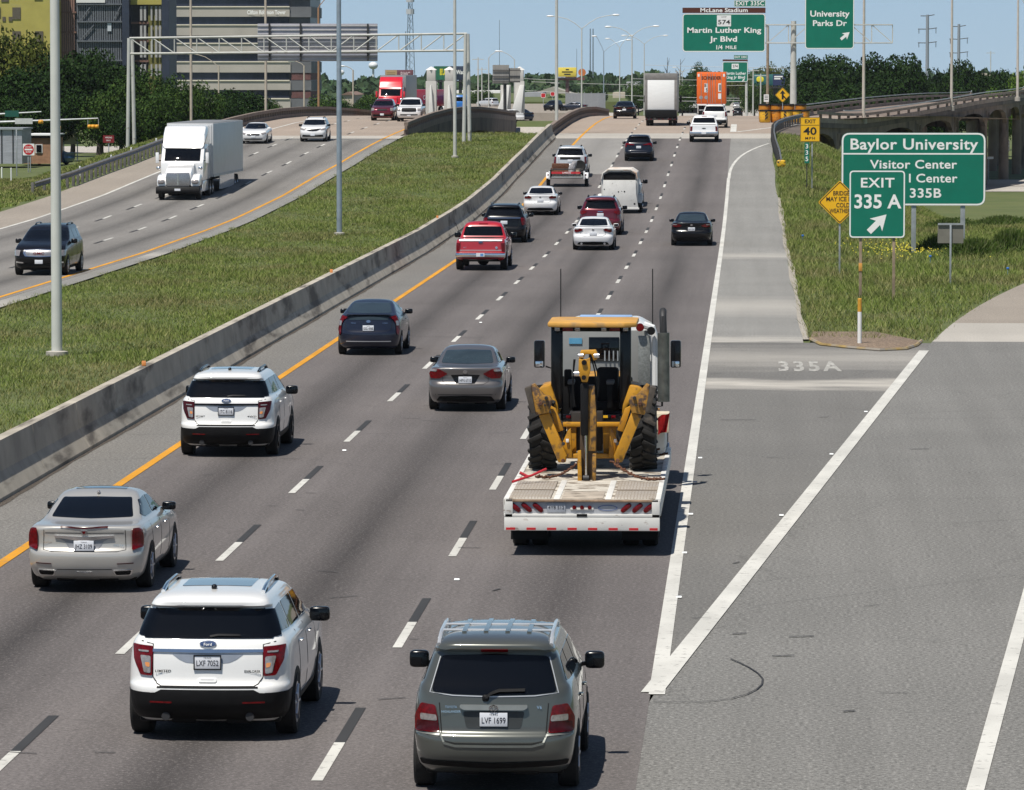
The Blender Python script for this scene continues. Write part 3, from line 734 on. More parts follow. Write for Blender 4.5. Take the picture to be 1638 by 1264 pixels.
def sedan_sides(c, ky, kz, m=None):
    b = 1.06 * kz; t = 1.32 * kz
    side_windows(c, [[(1.15 * ky, b + .05), (1.42 * ky, b), (2.12 * ky, b), (2.12 * ky, t), (1.62 * ky, t - .02)], [(2.2 * ky, b), (3.3 * ky, b - .015), (2.78 * ky, t - .03), (2.2 * ky, t)]], m)
    c.lines('door_gap', [(v, [(y * ky, .4 * kz), (y * ky, b - .05)]) for v in ('right', 'left') for y in (1.2, 2.16, 3.2)], .012, M['gap'])
# ------------------------------------------------------------------ cars
PT = {}
PT['pearl'] = paint('pearl_white_paint', (.80, .80, .78)); PT['white'] = paint('white_paint', (.80, .80, .80))
PT['champagne'] = paint('champagne_paint', (.50, .485, .45), .3, .28); PT['greygreen'] = paint('grey_green_paint', (.095, .10, .088), .35, .28)
PT['midnight'] = mat('midnight_blue_paint', (.014, .019, .038), .25, .2, .05, 1.5, coat=.5); PT['greyboxy'] = paint('warm_grey_paint', (.165, .155, .15), .5, .3)
PT['red'] = paint('bright_red_paint', (.42, .012, .022), .0, .35); PT['black'] = mat('black_paint', (.005, .005, .0065), .25, 0, .05, 1.5, coat=.25, spec=.3)
PT['maroon'] = paint('maroon_paint', (.13, .008, .018), .3, .25); PT['navy'] = mat('navy_paint', (.008, .012, .024), .25, .1, .05, 1.5, coat=.35, spec=.35)
PT['silver'] = paint('silver_paint', (.62, .63, .64), .3, .3); PT['orange'] = mat('orange_panel', (.78, .15, .02), .5, 0, .08, 3, dirt=((.5, .12, .03), 2, .6))
def white_suv(name_label, xc, yt, smoked, plate, badges):
    c = Car('suv', name_label, 'suv', 'suv', (5.0, 2.0, 1.76), rear_place(xc, yt, .92), 0, PT['pearl'])
    lens = M['darklens'] if smoked else M['redlens']
    c.add('rear_window', 'rear', rnd(mir([(0, 1.225), (.775, 1.225), (.645, 1.572), (0, 1.588)]), .03), M['glass'], .014)
    suv_sides(c, 1, 1)
    c.add('quarter_glass', 'right', rnd([(.25, 1.235), (.40, 1.255), (.60, 1.545), (.40, 1.555)], .02), M['glass'], .012, both=True)
    c.add('lower_bumper', 'rear', mir([(0, .26), (.93, .29), (.955, .585), (.62, .60), (.55, .635), (0, .635)]), M['black'], .012)
    c.add('lower_cladding', 'right', [(.12, .30), (.5, .27), (.5, .62), (.06, .6)], M['black'], .01, both=True)
    c.add('sill_cladding', 'right', [(1.2, .26), (3.6, .26), (3.6, .42), (1.2, .42)], M['black'], .008, both=True)
    L = c.add('tail_light', 'rear', rnd([(.655, 1.135), (.90, 1.15), (.885, .98), (.80, .80), (.66, .79)], .02), lens, .02, both=True)
    for l, sg in zip(L, (1, -1)):
        c.add('reverse_lamp', 'rear', [(sg * x, z) for x, z in rnd([(.68, 1.02), (.80, 1.03), (.76, .83), (.68, .82)], .02)], M['clearlens'], .026, l)
        c.add('turn_lamp', 'rear', [(sg * x, z) for x, z in rnd([(.69, .945), (.745, .95), (.735, .90), (.69, .89)], .015)], M['amberlens'], .03, l)
        c.add('upper_lamp', 'rear', [(sg * x, z) for x, z in rnd([(.70, 1.085), (.83, 1.09), (.82, 1.07), (.70, 1.065)], .01)], M['clearlens'], .026, l)
    c.add('tailgate_strip', 'rear', mir([(0, 1.062), (.30, 1.066), (.655, 1.07), (.655, 1.105), (0, 1.105)]), M['blackgloss'] if smoked else M['chrome'], .018)
    c.add('plate_recess', 'rear', rnd(mir([(0, .93), (.26, .95), (.34, .985), (.43, 1.05), (0, 1.06)]), .02), mat('recess_shaded_white', (.30, .33, .38), .3, .2, .1), .004)  # flush patch; the recess's shade is put into a greyer body colour
    c.plate(0, .955, plate, frame=M['blackgloss'])
    b = c.add('oval_badge', 'rear', [(.1 * math.cos(a), 1.165 + .038 * math.sin(a)) for a in np.linspace(0, 2 * math.pi, 24)[:-1]], M['chrome'], .02)
    c.add('badge_field', 'rear', [(.09 * math.cos(a), 1.165 + .03 * math.sin(a)) for a in np.linspace(0, 2 * math.pi, 24)[:-1]], M['blue_badge'], .026, b)
    t = c.text('Ford', 0, 1.165, .05, M['white_trim']); t.location.y -= .022
    for s_, x_ in badges: c.text(s_, x_, .845, .042, M['blackgloss'], .02, .19)
    c.add('hatch_handle', 'rear', rnd(mir([(0, .715), (.11, .715), (.11, .765), (0, .765)]), .02), M['signwhite'] if not smoked else PT['pearl'], .016)
    c.add('handle_slot', 'rear', rnd(mir([(0, .725), (.075, .725), (.085, .75), (0, .75)]), .012), M['black'], .019)
    c.lines('tailgate_gap', [('rear', [(-.80, 1.19), (-.655, 1.16), (-.655, .78), (-.60, .70), (-.55, .675), (.55, .675), (.60, .70), (.655, .78), (.655, 1.16), (.80, 1.19)])], .012, M['gap'])
    c.lines('bumper_slot', [('rear', [(-.60, .662), (.60, .662)])], .022, M['gap'])
    for sg in (1, -1):
        c.add('bumper_reflector', 'rear', [(sg * x, z) for x, z in ((.42, .475), (.68, .48), (.68, .50), (.42, .495))], M['redlens'], .018)
        MB().lathe([(-.02, .05), (.06, .055), (.06, .045), (.0, .04)], 'y', 14, (.5 * sg, .1, .31)).build('exhaust_tip', M['steeldark'], c.root)
    c.lines('rear_wiper', [('rear', [(.02, 1.245), (.12, 1.262), (.38, 1.258)])], .022, M['blackgloss'], .03)
    c.add('sunroof', 'top', rnd(mir([(0, 1.12), (.42, 1.12), (.42, 2.35), (0, 2.35)]), .06), M['sunroof'], .006, grid=.2)
    h, _ = c.hit('top', 0, .85); MB().blob((0, .85, h.z + .02), (.035, .06, .035), .8).build('roof_antenna', M['blackgloss'], c.root)
    c.rails(.60, .72, 2.5, M['blackgloss'] if smoked else M['chrome'], .045, .026)
    c.wheels(.95, 3.85, .38, .25, .012, rimmat=M['blackgloss'] if smoked else None); c.mirrors(3.15, 1.16, M['blackgloss'], (.13, .07, .09)); c.under()
    c.handles((1.55, 2.55), 1.06, M['chrome'] if not smoked else PT['pearl'])
    return c
white_suv('white suv with chrome tailgate strip, roof rails and glass roof, in the second lane', 331, 1172, False, 'LXF 7052', (('LIMITED', -.53), ('EXPLORER', .53)))
white_suv('white suv with smoked tail lights and black roof rails beside the yellow line', 361, 727, True, 'JTC 8116', (('SPORT', -.53), ('4WD', .53)))
# ---- grey-green suv with roof bars
kx, kz = 1.825 / 2, 1.74 / 1.76
c = Car('suv', 'grey green suv with roof bars and a rear wiper, nearest to the camera', 'suv', 'suv', (4.69, 1.84, 1.74), rear_place(789, 1256, .86), 0, PT['greygreen'])
c.add('rear_window', 'rear', rnd(mir([(0, 1.105), (.45, 1.115), (.69, 1.14), (.585, 1.515), (0, 1.535)]), .05), M['glass'])
c.lines('window_trim', [('rear', [(-.60, 1.50), (-.705, 1.13), (-.45, 1.10), (0, 1.09), (.45, 1.10), (.705, 1.13), (.60, 1.50)])], .010, PT['silver'], .008)
c.add('spoiler_lamp', 'rear', rnd(mir([(0, 1.575), (.15, 1.575), (.15, 1.60), (0, 1.60)]), .01), M['redlens'], .012)
suv_sides(c, .938, kz * .97)
L = c.add('tail_light', 'rear', rnd([(.645, .995), (.80, 1.01), (.87, .86), (.865, .70), (.595, .69), (.62, .88)], .03), M['redlens'], .022, both=True)
for l, sg in zip(L, (1, -1)): c.add('reverse_lamp', 'rear', [(sg * x, z) for x, z in rnd([(.63, .89), (.80, .90), (.80, .83), (.62, .825)], .02)], M['clearlens'], .028, l)
g = c.add('hatch_garnish', 'rear', rnd(mir([(0, .945), (.33, .945), (.37, .97), (.37, 1.0), (0, 1.0)]), .02), mat('garnish_paint', (.24, .25, .235), .4, .25, coat=1), .045)
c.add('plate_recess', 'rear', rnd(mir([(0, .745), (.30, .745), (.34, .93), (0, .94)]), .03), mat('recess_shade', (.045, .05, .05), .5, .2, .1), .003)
c.plate(0, .845, 'LVF 1699')
for a, b_ in (((.052, .034), (.040, .024)), ((.022, .034), (.014, .026)), ((.04, .012), (.03, .006))):
    bm = bmesh.new(); n = 20
    h, nn = c.hit('rear', 0, .975)
    ring = [[bm.verts.new((r[0] * math.cos(k * 2 * math.pi / n), h.y - .055, .975 + r[1] * math.sin(k * 2 * math.pi / n) + (.012 if a[1] < .02 else 0))) for k in range(n)] for r in (a, b_)]
    for k in range(n): bm.faces.new((ring[0][k], ring[0][(k + 1) % n], ring[1][(k + 1) % n], ring[1][k]))
    ln('emblem_ring', tomesh(bm, 'emblem_ring'), M['chrome'], c.root)
c.text('TOYOTA', -.47, .975, .036, M['chrome'], .01, .13); c.text('HIGHLANDER', -.47, .925, .036, M['chrome'], .01, .21); c.text('V6', .50, .975, .05, M['chrome'], .01)
c.lines('tailgate_gap', [('rear', [(-.60, 1.02), (-.575, .70), (-.53, .61), (-.42, .585), (.42, .585), (.53, .61), (.575, .70), (.60, 1.02)])], .012, M['gap'])
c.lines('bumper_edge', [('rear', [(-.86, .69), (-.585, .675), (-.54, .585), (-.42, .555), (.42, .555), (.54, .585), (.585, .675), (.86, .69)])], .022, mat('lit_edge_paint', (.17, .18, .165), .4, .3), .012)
c.add('bumper_step', 'rear', rnd(mir([(0, .30), (.80, .34), (.82, .40), (0, .37)]), .02), M['black'], .01)
c.lines('rear_wiper', [('rear', [(-.09, 1.075), (-.03, 1.12), (.06, 1.15), (.34, 1.155)])], .026, M['black'], .04)
MB().blob((-.09, .13, 1.075), (.04, .04, .04), .7).build('wiper_hub', M['black'], c.root)
for l, sg in zip(L, (1, -1)): c.add('brake_lamp', 'rear', [(sg * x, z) for x, z in rnd([(.61, .81), (.84, .82), (.845, .71), (.61, .70)], .02)], M['darklens'], .026, l)
for x in (-.36, -.12, .12, .36): c.lines('roof_rib', [('top', [(x, .75), (x, 2.1)])], .05, PT['greygreen'], .016)
c.rails(.62, .40, 2.3, PT['silver'], .055, .024, PT['silver'], bars=(.95, 1.45))
c.wheels(.86, 3.6, .355, .23, .012); c.mirrors(2.98, 1.12, M['blackgloss'], (.115, .07, .10), .15); c.under(); c.handles((1.5, 2.4), .95, PT['greygreen'])
# ---- champagne luxury sedan
c = Car('sedan', 'champagne silver sedan with tall upright tail lights and a glass roof', 'car', 'sedan', (4.97, 1.84, 1.45), rear_place(134, 938, 1.1), 0, PT['champagne'])
c.add('rear_window', 'rear', rnd(mir([(0, 1.075), (.63, 1.09), (.53, 1.335), (0, 1.345)]), .03), M['glass'], .005)
sedan_sides(c, 1.014, 1.0)
c.add('tail_light', 'rear', rnd([(.715, .985), (.83, .98), (.86, .88), (.86, .70), (.715, .655)], .03), M['redlens'], .03, both=True)
c.lines('high_brake_lamp', [('rear', [(-.36, 1.012), (0, 1.0), (.36, 1.012)])], .02, M['darklens'], .012)
c.add('boot_garnish', 'rear', rnd(mir([(0, .80), (.2, .825), (.45, .86), (.45, .89), (.1, .875), (0, .87)]), .015), M['chrome'], .03)
c.add('plate_recess', 'rear', mir([(0, .68), (.22, .68), (.30, .80), (.42, .855), (0, .80)]), mat('recess_shaded_silver', (.30, .30, .31), .35, .4, .1), .004)  # flush patch, darker than the body to paint in the recess's shade
c.plate(0, .735, 'JHZ 3109')
b = c.add('crest_badge', 'rear', rnd([(-.05, .965), (.05, .965), (.04, .91), (0, .89), (-.04, .91)], .015), M['chrome'], .02)
c.add('crest_field', 'rear', rnd([(-.025, .955), (.025, .955), (.02, .925), (0, .915), (-.02, .925)], .005), M['redlens'], .026, b)
c.text('Stephens', -.56, .78, .04, M['chrome'], 0, .13); c.text('CTS 3.6', .52, .735, .04, M['chrome'], .01, .15)
c.lines('boot_gap', [('rear', [(-.62, .97), (-.63, .67), (-.5, .645), (.5, .645), (.63, .67), (.62, .97)]), ('rear', [(-.6, .925), (.6, .925)])], .009, M['gap'])
for sg in (1, -1):
    c.add('bumper_reflector', 'rear', [(sg * x, z) for x, z in ((.50, .455), (.74, .462), (.74, .475), (.50, .468))], M['darklens'], .012)
    e = c.add('exhaust_outlet', 'rear', [(sg * x, z) for x, z in rnd([(.43, .36), (.73, .37), (.70, .28), (.47, .275)], .03)], M['chrome'], .012)
    c.add('exhaust_opening', 'rear', [(sg * x, z) for x, z in rnd([(.455, .348), (.705, .355), (.68, .292), (.48, .288)], .025)], M['black'], .016, e)
c.lines('bumper_crease', [('rear', [(-.42, .372), (.42, .372)])], .01, M['gap']); c.lines('diffuser_trim', [('rear', [(-.12, .33), (0, .322), (.12, .33)])], .014, M['chrome'], .01)
c.add('sunroof', 'top', rnd(mir([(0, 2.02), (.40, 2.02), (.38, 2.6), (0, 2.6)]), .05), M['sunroof'], .006, grid=.2)
h, _ = c.hit('top', 0, 1.72); MB().blob((0, 1.72, h.z + .025), (.025, .06, .03), .8).build('roof_antenna', M['clearlens'], c.root)
c.wheels(1.08, 4.0, .34, .24, .012); c.mirrors(3.2, 1.03, M['blackgloss'], (.11, .06, .065), .14); c.under(.16, .3); c.handles((1.75, 2.7), .87, M['chrome'])
# ---- blue hatchback
c = Car('hatchback', 'dark blue hatchback with a split rear window by the median', 'car', 'hatch', (4.54, 1.77, 1.48), rear_place(589, 566.5, .85), 0, PT['midnight'])
c.add('rear_window', 'rear', rnd(mir([(0, 1.155), (.62, 1.165), (.50, 1.40), (0, 1.415)]), .04), M['glass_light'], .005)
c.add('lower_window', 'rear', rnd(mir([(0, .99), (.54, .985), (.61, 1.095), (0, 1.105)]), .03), M['glass_light'], .006)
MB().box(-.62, .62, .12, .24, 1.12, 1.15, .012).build('rear_spoiler', PT['midnight'], c.root)
L = c.add('tail_light', 'rear', rnd([(.55, 1.06), (.73, 1.10), (.80, .98), (.845, .72), (.80, .55), (.76, .62), (.745, .86), (.68, .99)], .02), M['redlens'], .025, both=True)
for l, sg in zip(L, (1, -1)): c.add('reverse_lamp', 'rear', [(sg * x, z) for x, z in rnd([(.725, .96), (.79, .96), (.81, .83), (.75, .83)], .015)], M['clearlens'], .032, l)
c.plate(0, .765, 'GGL 4368')
c.add('emblem', 'rear', [(.06 * math.cos(a), .945 + .04 * math.sin(a)) for a in np.linspace(0, 6.28, 18)[:-1]], M['chrome'], .02)
c.text('PRIUS', -.42, .90, .05, M['chrome'], .01); c.text('HYBRID', .46, .90, .04, M['chrome'], .01)
c.lines('hatch_gap', [('rear', [(-.66, .95), (-.62, .72), (-.5, .685), (.5, .685), (.62, .72), (.66, .95)])], .01, M['gap'])
c.lines('bumper_crease', [('rear', [(-.62, .40), (.62, .40)])], .022, PT['silver'], .008)
side_windows(c, [[(.95, 1.19), (1.25, 1.12), (2.0, 1.10), (2.0, 1.36), (1.55, 1.36)], [(2.07, 1.10), (3.2, 1.05), (2.55, 1.32), (2.07, 1.36)]])
c.wheels(.86, 3.55, .32, .2, .012); c.mirrors(2.95, 1.06, M['blackgloss'], (.11, .06, .07)); c.under(.16, .3); c.handles((1.5, 2.4), .92, PT['midnight'])
# ---- generic rear kits
def sedan_rear(label, xc, yt, dims, pm, light, text=None, plate='', name='sedan', badge=True, mirror=None, lens=None, rim=True, group=None, glass=None, over=1.05, low=False):
    W, H = dims[1] / 1.83, dims[2] / 1.45
    c = Car(name, label, 'car', 'sedan', dims, rear_place(xc, yt, over), 0, pm, group)
    c.add('rear_window', 'rear', rnd(mir([(0, 1.07 * H), (.63 * W, 1.085 * H), (.535 * W, 1.345 * H), (0, 1.36 * H)]), .05), glass or M['glass'], .005)
    sedan_sides(c, dims[0] / 4.9, H)
    L = c.add('tail_light', 'rear', rnd([(x * W, z * H) for x, z in light], .02), lens or M['redlens'], .025, both=True)
    for l, sg in zip(L, (1, -1)):
        z1 = max(z for x, z in light); x1 = max(x for x, z in light)
        c.add('reverse_lamp', 'rear', [(sg * x * W, z * H) for x, z in rnd([(x1 - .2, z1 - .01), (x1 - .04, z1 - .01), (x1 - .03, z1 - .05), (x1 - .17, z1 - .05)], .01)], M['clearlens'], .031, l)
    c.add('plate_recess', 'rear', rnd(mir([(0, .66 * H), (.22, .66 * H), (.30, .80 * H), (.34, .86 * H), (0, .87 * H)]), .02), M['blackgloss'] if not low else pm, .004)
    c.plate(0, .745 * H, plate)
    if badge: c.add('emblem', 'rear', [(.055 * math.cos(a), .925 * H + .04 * math.sin(a)) for a in np.linspace(0, 6.28, 16)[:-1]], M['chrome'], .018)
    c.lines('boot_gap', [('rear', [(-.56 * W, .93 * H), (-.54 * W, .70 * H), (-.42 * W, .635 * H), (.42 * W, .635 * H), (.54 * W, .70 * H), (.56 * W, .93 * H)])], .01, M['gap'])
    c.add('lower_valance', 'rear', rnd(mir([(0, .24), (.7 * W, .26), (.62 * W, .37), (0, .39)]), .03), M['black'], .01)
    c.wheels(1.04, dims[0] - .95, .325, .22, .012, rim); c.mirrors(dims[0] * .655, 1.0 * H, mirror or M['blackgloss'], (.11, .06, .07)); c.under(.16, .3); c.handles((dims[0] * .36, dims[0] * .55), .88 * H, pm)
    return c
c = sedan_rear('warm grey sedan with wedge shaped red tail lights left of the backhoe', 744, 655, (4.64, 1.78, 1.46), PT['greyboxy'], [(.42, .885), (.62, .99), (.80, .985), (.86, .88), (.82, .78), (.62, .775), (.5, .83)], plate='HPN 6710', glass=M['glass_light'], over=.98)
c.lines('bumper_shade', [('rear', [(-.7, .41), (.7, .41)])], .012, M['gap'])
c.text('COROLLA', -.42, .82, .035, M['chrome'], .01, .15)
sedan_rear('small white sedan with sculpted black bumper vents just ahead of the black minivan', 864, 343.5, (4.66, 1.79, 1.46), PT['white'], [(.45, .93), (.6, .99), (.80, .97), (.82, .86), (.62, .84), (.47, .86)], plate='', low=True)
c = sedan_rear('white luxury sedan with white mirrors behind the maroon crossover', 948.5, 399.5, (4.58, 1.80, 1.42), PT['white'], [(.44, .93), (.55, .98), (.80, .97), (.82, .84), (.72, .80), (.5, .86)], plate='', mirror=PT['white'], low=True)
for sg in (1, -1): MB().lathe([(-.02, .05), (.06, .055), (.06, .045), (0, .04)], 'y', 12, (.5 * sg, .06, .30)).build('exhaust_tip', M['chrome'], c.root)
sedan_rear('black sedan with red tail lights alone in the right lane', 1106, 392.5, (4.81, 1.82, 1.46), PT['black'], [(.42, .90), (.6, .97), (.80, .97), (.83, .86), (.65, .83), (.5, .85)], plate='DKP 2297', glass=M['glass_light'])
sedan_rear('black sedan cresting the bridge beside the left railing', 998.5, 190, (4.9, 1.87, 1.47), PT['black'], [(.2, .86), (.6, .93), (.83, .96), (.84, .88), (.6, .86), (.2, .83)], plate='')
def suv_rear(label, xc, yt, dims, pm, light, name='suv', cat='suv', lens=None, over=.9, rails=None, strip=None, glass=None, win=(1.225, 1.575, .78, .66), group=None, plate='', bumper=None, rim=True, mirror=None, trimm=None, boxy=False):
    W, H = dims[1] / 2.0, dims[2] / 1.76
    tw = None
    if boxy:
        def tw(S):
            for s in S:
                s[5] = min(s[5], .12); s[6] = .03
                if s[0] > 1.3: s[4] = {0: s[4]}.get(0) * 1.05; s[2] = max(.15, s[2] * .72)
    c = Car(name, label, cat, 'suv', dims, rear_place(xc, yt, over), 0, pm, group, tw)
    c.add('rear_window', 'rear', rnd(mir([(0, win[0] * H), (win[2] * W, win[0] * H + .01), (win[3] * W, win[1] * H), (0, win[1] * H + .015)]), .05), glass or M['glass'], .006)
    suv_sides(c, dims[0] / 5.0, H)
    c.add('tail_light', 'rear', rnd([(x * W, z * H) for x, z in light], .02), lens or M['redlens'], .022, both=True)
    if strip: c.add('tailgate_strip', 'rear', mir([(0, strip[0] * H), (strip[2] * W, strip[0] * H), (strip[2] * W, strip[1] * H), (0, strip[1] * H)]), trimm or M['chrome'], .016)
    c.plate(0, .93 * H, plate)
    if bumper: c.add('lower_bumper', 'rear', rnd(mir([(0, bumper[0]), (.9 * W, bumper[0]), (.93 * W, bumper[1]), (0, bumper[1])]), .03), bumper[2], .014)
    c.lines('tailgate_gap', [('rear', [(-.68 * W, 1.15 * H), (-.66 * W, .76 * H), (-.58 * W, .67 * H), (.58 * W, .67 * H), (.66 * W, .76 * H), (.68 * W, 1.15 * H)])], .012, M['gap'])
    if rails: c.rails(.60 * W, .75, 2.4, rails, .045, .024)
    c.wheels(.93, dims[0] - 1.1, .36, .24, .012, rim); c.mirrors(dims[0] * .63, 1.15 * H, mirror or M['blackgloss'], (.12, .07, .09)); c.under()
    return c
suv_rear('black minivan with a chrome tailgate bar ahead of the red suv', 806, 387.5, (5.15, 2.0, 1.73), PT['black'], [(.74, 1.15), (.93, 1.13), (.95, .84), (.80, .80), (.76, .98)], name='minivan', cat='minivan', strip=(1.115, 1.15, .74), rails=M['blackgloss'], bumper=None, over=1.0)
c = suv_rear('maroon crossover with roof rails partly hidden behind the white luxury sedan', 960, 375.5, (5.1, 2.0, 1.80), PT['maroon'], [(.62, 1.10), (.93, 1.13), (.95, 1.0), (.86, .93), (.66, 1.0)], rails=M['black'], win=(1.20, 1.55, .74, .62), over=1.0)
c.add('emblem', 'rear', rnd([(-.12, 1.08), (.12, 1.08), (.12, 1.12), (-.12, 1.12)], .02), M['chrome'], .02)
c.add('roof_spoiler', 'top', rnd(mir([(0, .33), (.55, .36), (.5, .7), (0, .7)]), .05), PT['maroon'], .012)
suv_rear('dark navy compact suv in the middle lane under the bridge crest', 1021.5, 257.4, (4.55, 1.83, 1.68), PT['navy'], [(.72, 1.20), (.93, 1.20), (.95, .98), (.86, .92), (.80, 1.08), (.3, 1.06), (.3, 1.10)], strip=(.56, .585, .55), bumper=(.28, .46, M['black']))
c = suv_rear('white suv half hidden between the orange trailer and the white pickup', 1143, 204.5, (5.0, 1.95, 1.80), PT['champagne'] if False else PT['pearl'], [(.80, 1.20), (.95, 1.18), (.95, .85), (.80, .83)], over=.95, bumper=(.35, .6, M['black']), rails=M['black'])
suv_rear('dark suv far down the highway right of the box truck', 1097.3, (1000,), (4.6, 1.9, 1.75), PT['navy'], [(.76, 1.15), (.93, 1.15), (.93, .85), (.8, .85)])
suv_rear('black suv far ahead on the curving road beside the orange barrels', 1180, (930,), (4.8, 1.95, 1.75), PT['black'], [(.76, 1.15), (.93, 1.15), (.93, .85), (.8, .85)])
sedan_rear('tiny silver car farthest ahead on the right hand road', 1178, (1200,), (4.6, 1.8, 1.45), PT['silver'], [(.45, .93), (.6, .99), (.80, .97), (.82, .86), (.62, .84)])
# ---- silver suv towing the junk trailer
c = suv_rear('silver white suv towing an open trailer of scrap in the left lane', 912, 283.5, (5.2, 2.03, 1.88), PT['silver'], [(.82, 1.15), (.96, 1.15), (.96, .75), (.84, .75)], rails=M['black'], strip=(1.0, 1.13, .6), trimm=M['black'])
# ---- white pickup
def pickup_rear(label, xc, yt, pm, dims=(5.85, 2.03, 1.88), red=False):
    c = Car('pickup_truck', label, 'pickup', 'pickup', dims, rear_place(xc, yt, 1.1), 0, pm)
    c.add('rear_window', 'rear', rnd(mir([(0, 1.31), (.79, 1.31), (.70, 1.66), (0, 1.67)]), .05), M['glass'], .006)
    c.add('roof_brake_lamp', 'rear', mir([(0, 1.74), (.18, 1.74), (.18, 1.775), (0, 1.775)]), M['redlens'], .012)
    c.add('bed_floor', 'top', rnd(mir([(0, .24), (.82, .24), (.82, 1.9), (0, 1.9)]), .05), M['black'], .006, grid=.3)
    c.add('tail_light', 'rear', rnd([(.80, 1.08), (1.0, 1.08), (1.0, .76), (.82, .76)], .02), M['redlens'], .02, both=True)
    MB().box(-.97, .97, -.09, .12, .53, .70, .03).build('rear_bumper', M['chrome'], c.root)
    c.lines('tailgate_gap', [('rear', [(-.79, 1.15), (-.79, .73), (.79, .73), (.79, 1.15)])], .014, M['gap'])
    o = MB().box(-.16, .16, -.105, -.085, .56, .70).build('licence_plate', M['plate'], c.root)
    if red:
        c.lines('bed_rail_trim', [('rear', [(-.97, 1.185), (.97, 1.185)])], .05, PT['white'], .02); c.lines('tailgate_crease', [('rear', [(-.9, .80), (.9, .80)])], .02, PT['silver'], .012)
        b = c.add('oval_badge', 'rear', [(.09 * math.cos(a), 1.12 + .035 * math.sin(a)) for a in np.linspace(0, 6.28, 18)[:-1]], M['blue_badge'], .03)
        c.add('round_badge', 'rear', [(.62 + .05 * math.cos(a), .90 + .05 * math.sin(a)) for a in np.linspace(0, 6.28, 18)[:-1]], M['chrome'], .03); c.text('XLT', -.62, .90, .07, M['chrome'], .01)
        MB().box(.0, .12, -.11, -.10, .58, .68).build('plate_picture', mat('plate_sky', (.12, .3, .6), .5), o); MB().lathe([(-.12, .1), (0, .24), (.12, .1)], 'y', 16, (.05, 1.12, .4)).build('axle_diff', M['black'], c.root)
        MB().tube([(-.86, 3.7, 1.2), (-1.05, 3.7, 1.35), (-1.2, 3.75, 1.75)], .01, 6).build('antenna', M['black'], c.root)
    else: b = c.add('bow_tie_badge', 'rear', rnd([(-.13, .93), (-.03, .93), (-.03, .91), (.03, .91), (.03, .93), (.13, .93), (.13, .97), (.03, .97), (.03, .99), (-.03, .99), (-.03, .97), (-.13, .97)], .008), M['black'], .02)
    side_windows(c, [[(2.5, 1.27), (3.0, 1.25), (3.0, 1.62), (2.6, 1.62)], [(3.06, 1.25), (3.9, 1.22), (3.5, 1.55), (3.06, 1.62)]])
    c.wheels(1.12, 4.75, .40, .27, .01); c.mirrors(3.65, 1.25, M['blackgloss'], (.13, .07, .11), .2)
    MB().box(-.7, .7, .5, 5.2, .35, .5, .03).build('chassis', M['black'], c.root)
    MB().bar((-.85, 1.12, .38), (.85, 1.12, .38), .12, .12).build('rear_axle', M['black'], c.root)
    MB().tube([(-.7, .0, .44), (-.3, -.02, .42), (.3, -.02, .42), (.7, 0, .44)], .035).build('tow_bar', M['black'], c.root)
    return c
pickup_rear('white pickup truck with a chrome bumper in the right lane near the crest', 1125.8, 227, PT['white'])
# ---- red pickup
c = pickup_rear('bright red older pickup truck with a chrome bumper in the left lane', 768.5, 431.4, PT['red'], (5.5, 2.02, 1.88), red=True)
# ---- oncoming traffic (fronts)
def front_place(xc, yt, over):
    if isinstance(yt, tuple):
        q = P(xc, 180, yt[0]); return Vector((q.x, yt[0], zp(yt[0])))
    p = G(xc, yt); q = P(xc, yt, p.y - over); return Vector((q.x, p.y - over, zp(p.y)))
class FCar(Car):
    pass
def suv_front(label, xc, yt, dims, pm, head, grille, gm, name='suv', cat='suv', lower=None, extra=None, arch='suv', rails=None, plate='', wind=None):
    W, H = dims[1] / (2.0 if arch == 'suv' else 1.83 if arch == 'sedan' else 2.03), dims[2] / (1.76 if arch == 'suv' else 1.45 if arch == 'sedan' else 1.88)
    ov = .95; p = front_place(xc, yt, ov); L = dims[0]
    c = Car(name, label, cat, arch, dims, (p.x, p.y + L, p.z), math.pi, pm)
    wn = wind or {'suv': (1.19, 1.57, .82, .70), 'sedan': (1.0, 1.37, .72, .58), 'pickup': (1.27, 1.72, .84, .70)}[arch]
    c.add('windscreen', 'front', rnd(mir([(0, wn[0] * H), (wn[2] * W, wn[0] * H + .02), (wn[3] * W, wn[1] * H), (0, wn[1] * H + .015)]), .05), M['glass'], .006)
    c.add('headlight', 'front', rnd([(x * W, z * H) for x, z in head], .02), M['clearlens'], .02, both=True)
    g = c.add('grille', 'front', rnd(mir([(x * W, z * H) for x, z in grille]), .03), gm, .018)
    if lower: c.add('lower_grille', 'front', rnd(mir([(x * W, z * H) for x, z in lower]), .03), M['black'], .012)
    if arch == 'sedan': sedan_sides(c, L / 4.9, H)
    elif arch == 'suv': suv_sides(c, L / 5, H)
    else: side_windows(c, [[(2.5, 1.27), (3.0, 1.25), (3.0, 1.62), (2.6, 1.62)], [(3.06, 1.25), (3.9, 1.22), (3.5, 1.55), (3.06, 1.62)]])
    c.plate(0, .5 * H, plate, view='front')
    r = {'suv': .37, 'sedan': .325, 'pickup': .40}[arch]
    c.wheels(1.05, L - ov, r, .24, .012); c.mirrors(L * (.64 if arch != 'pickup' else .63), (1.15 if arch == 'suv' else 1.0 if arch == 'sedan' else 1.25) * H, pm if arch == 'sedan' else M['blackgloss'], (.12, .07, .09))
    c.under()
    if rails: c.rails(.6 * W, .75, 2.4, rails)
    return c, W, H
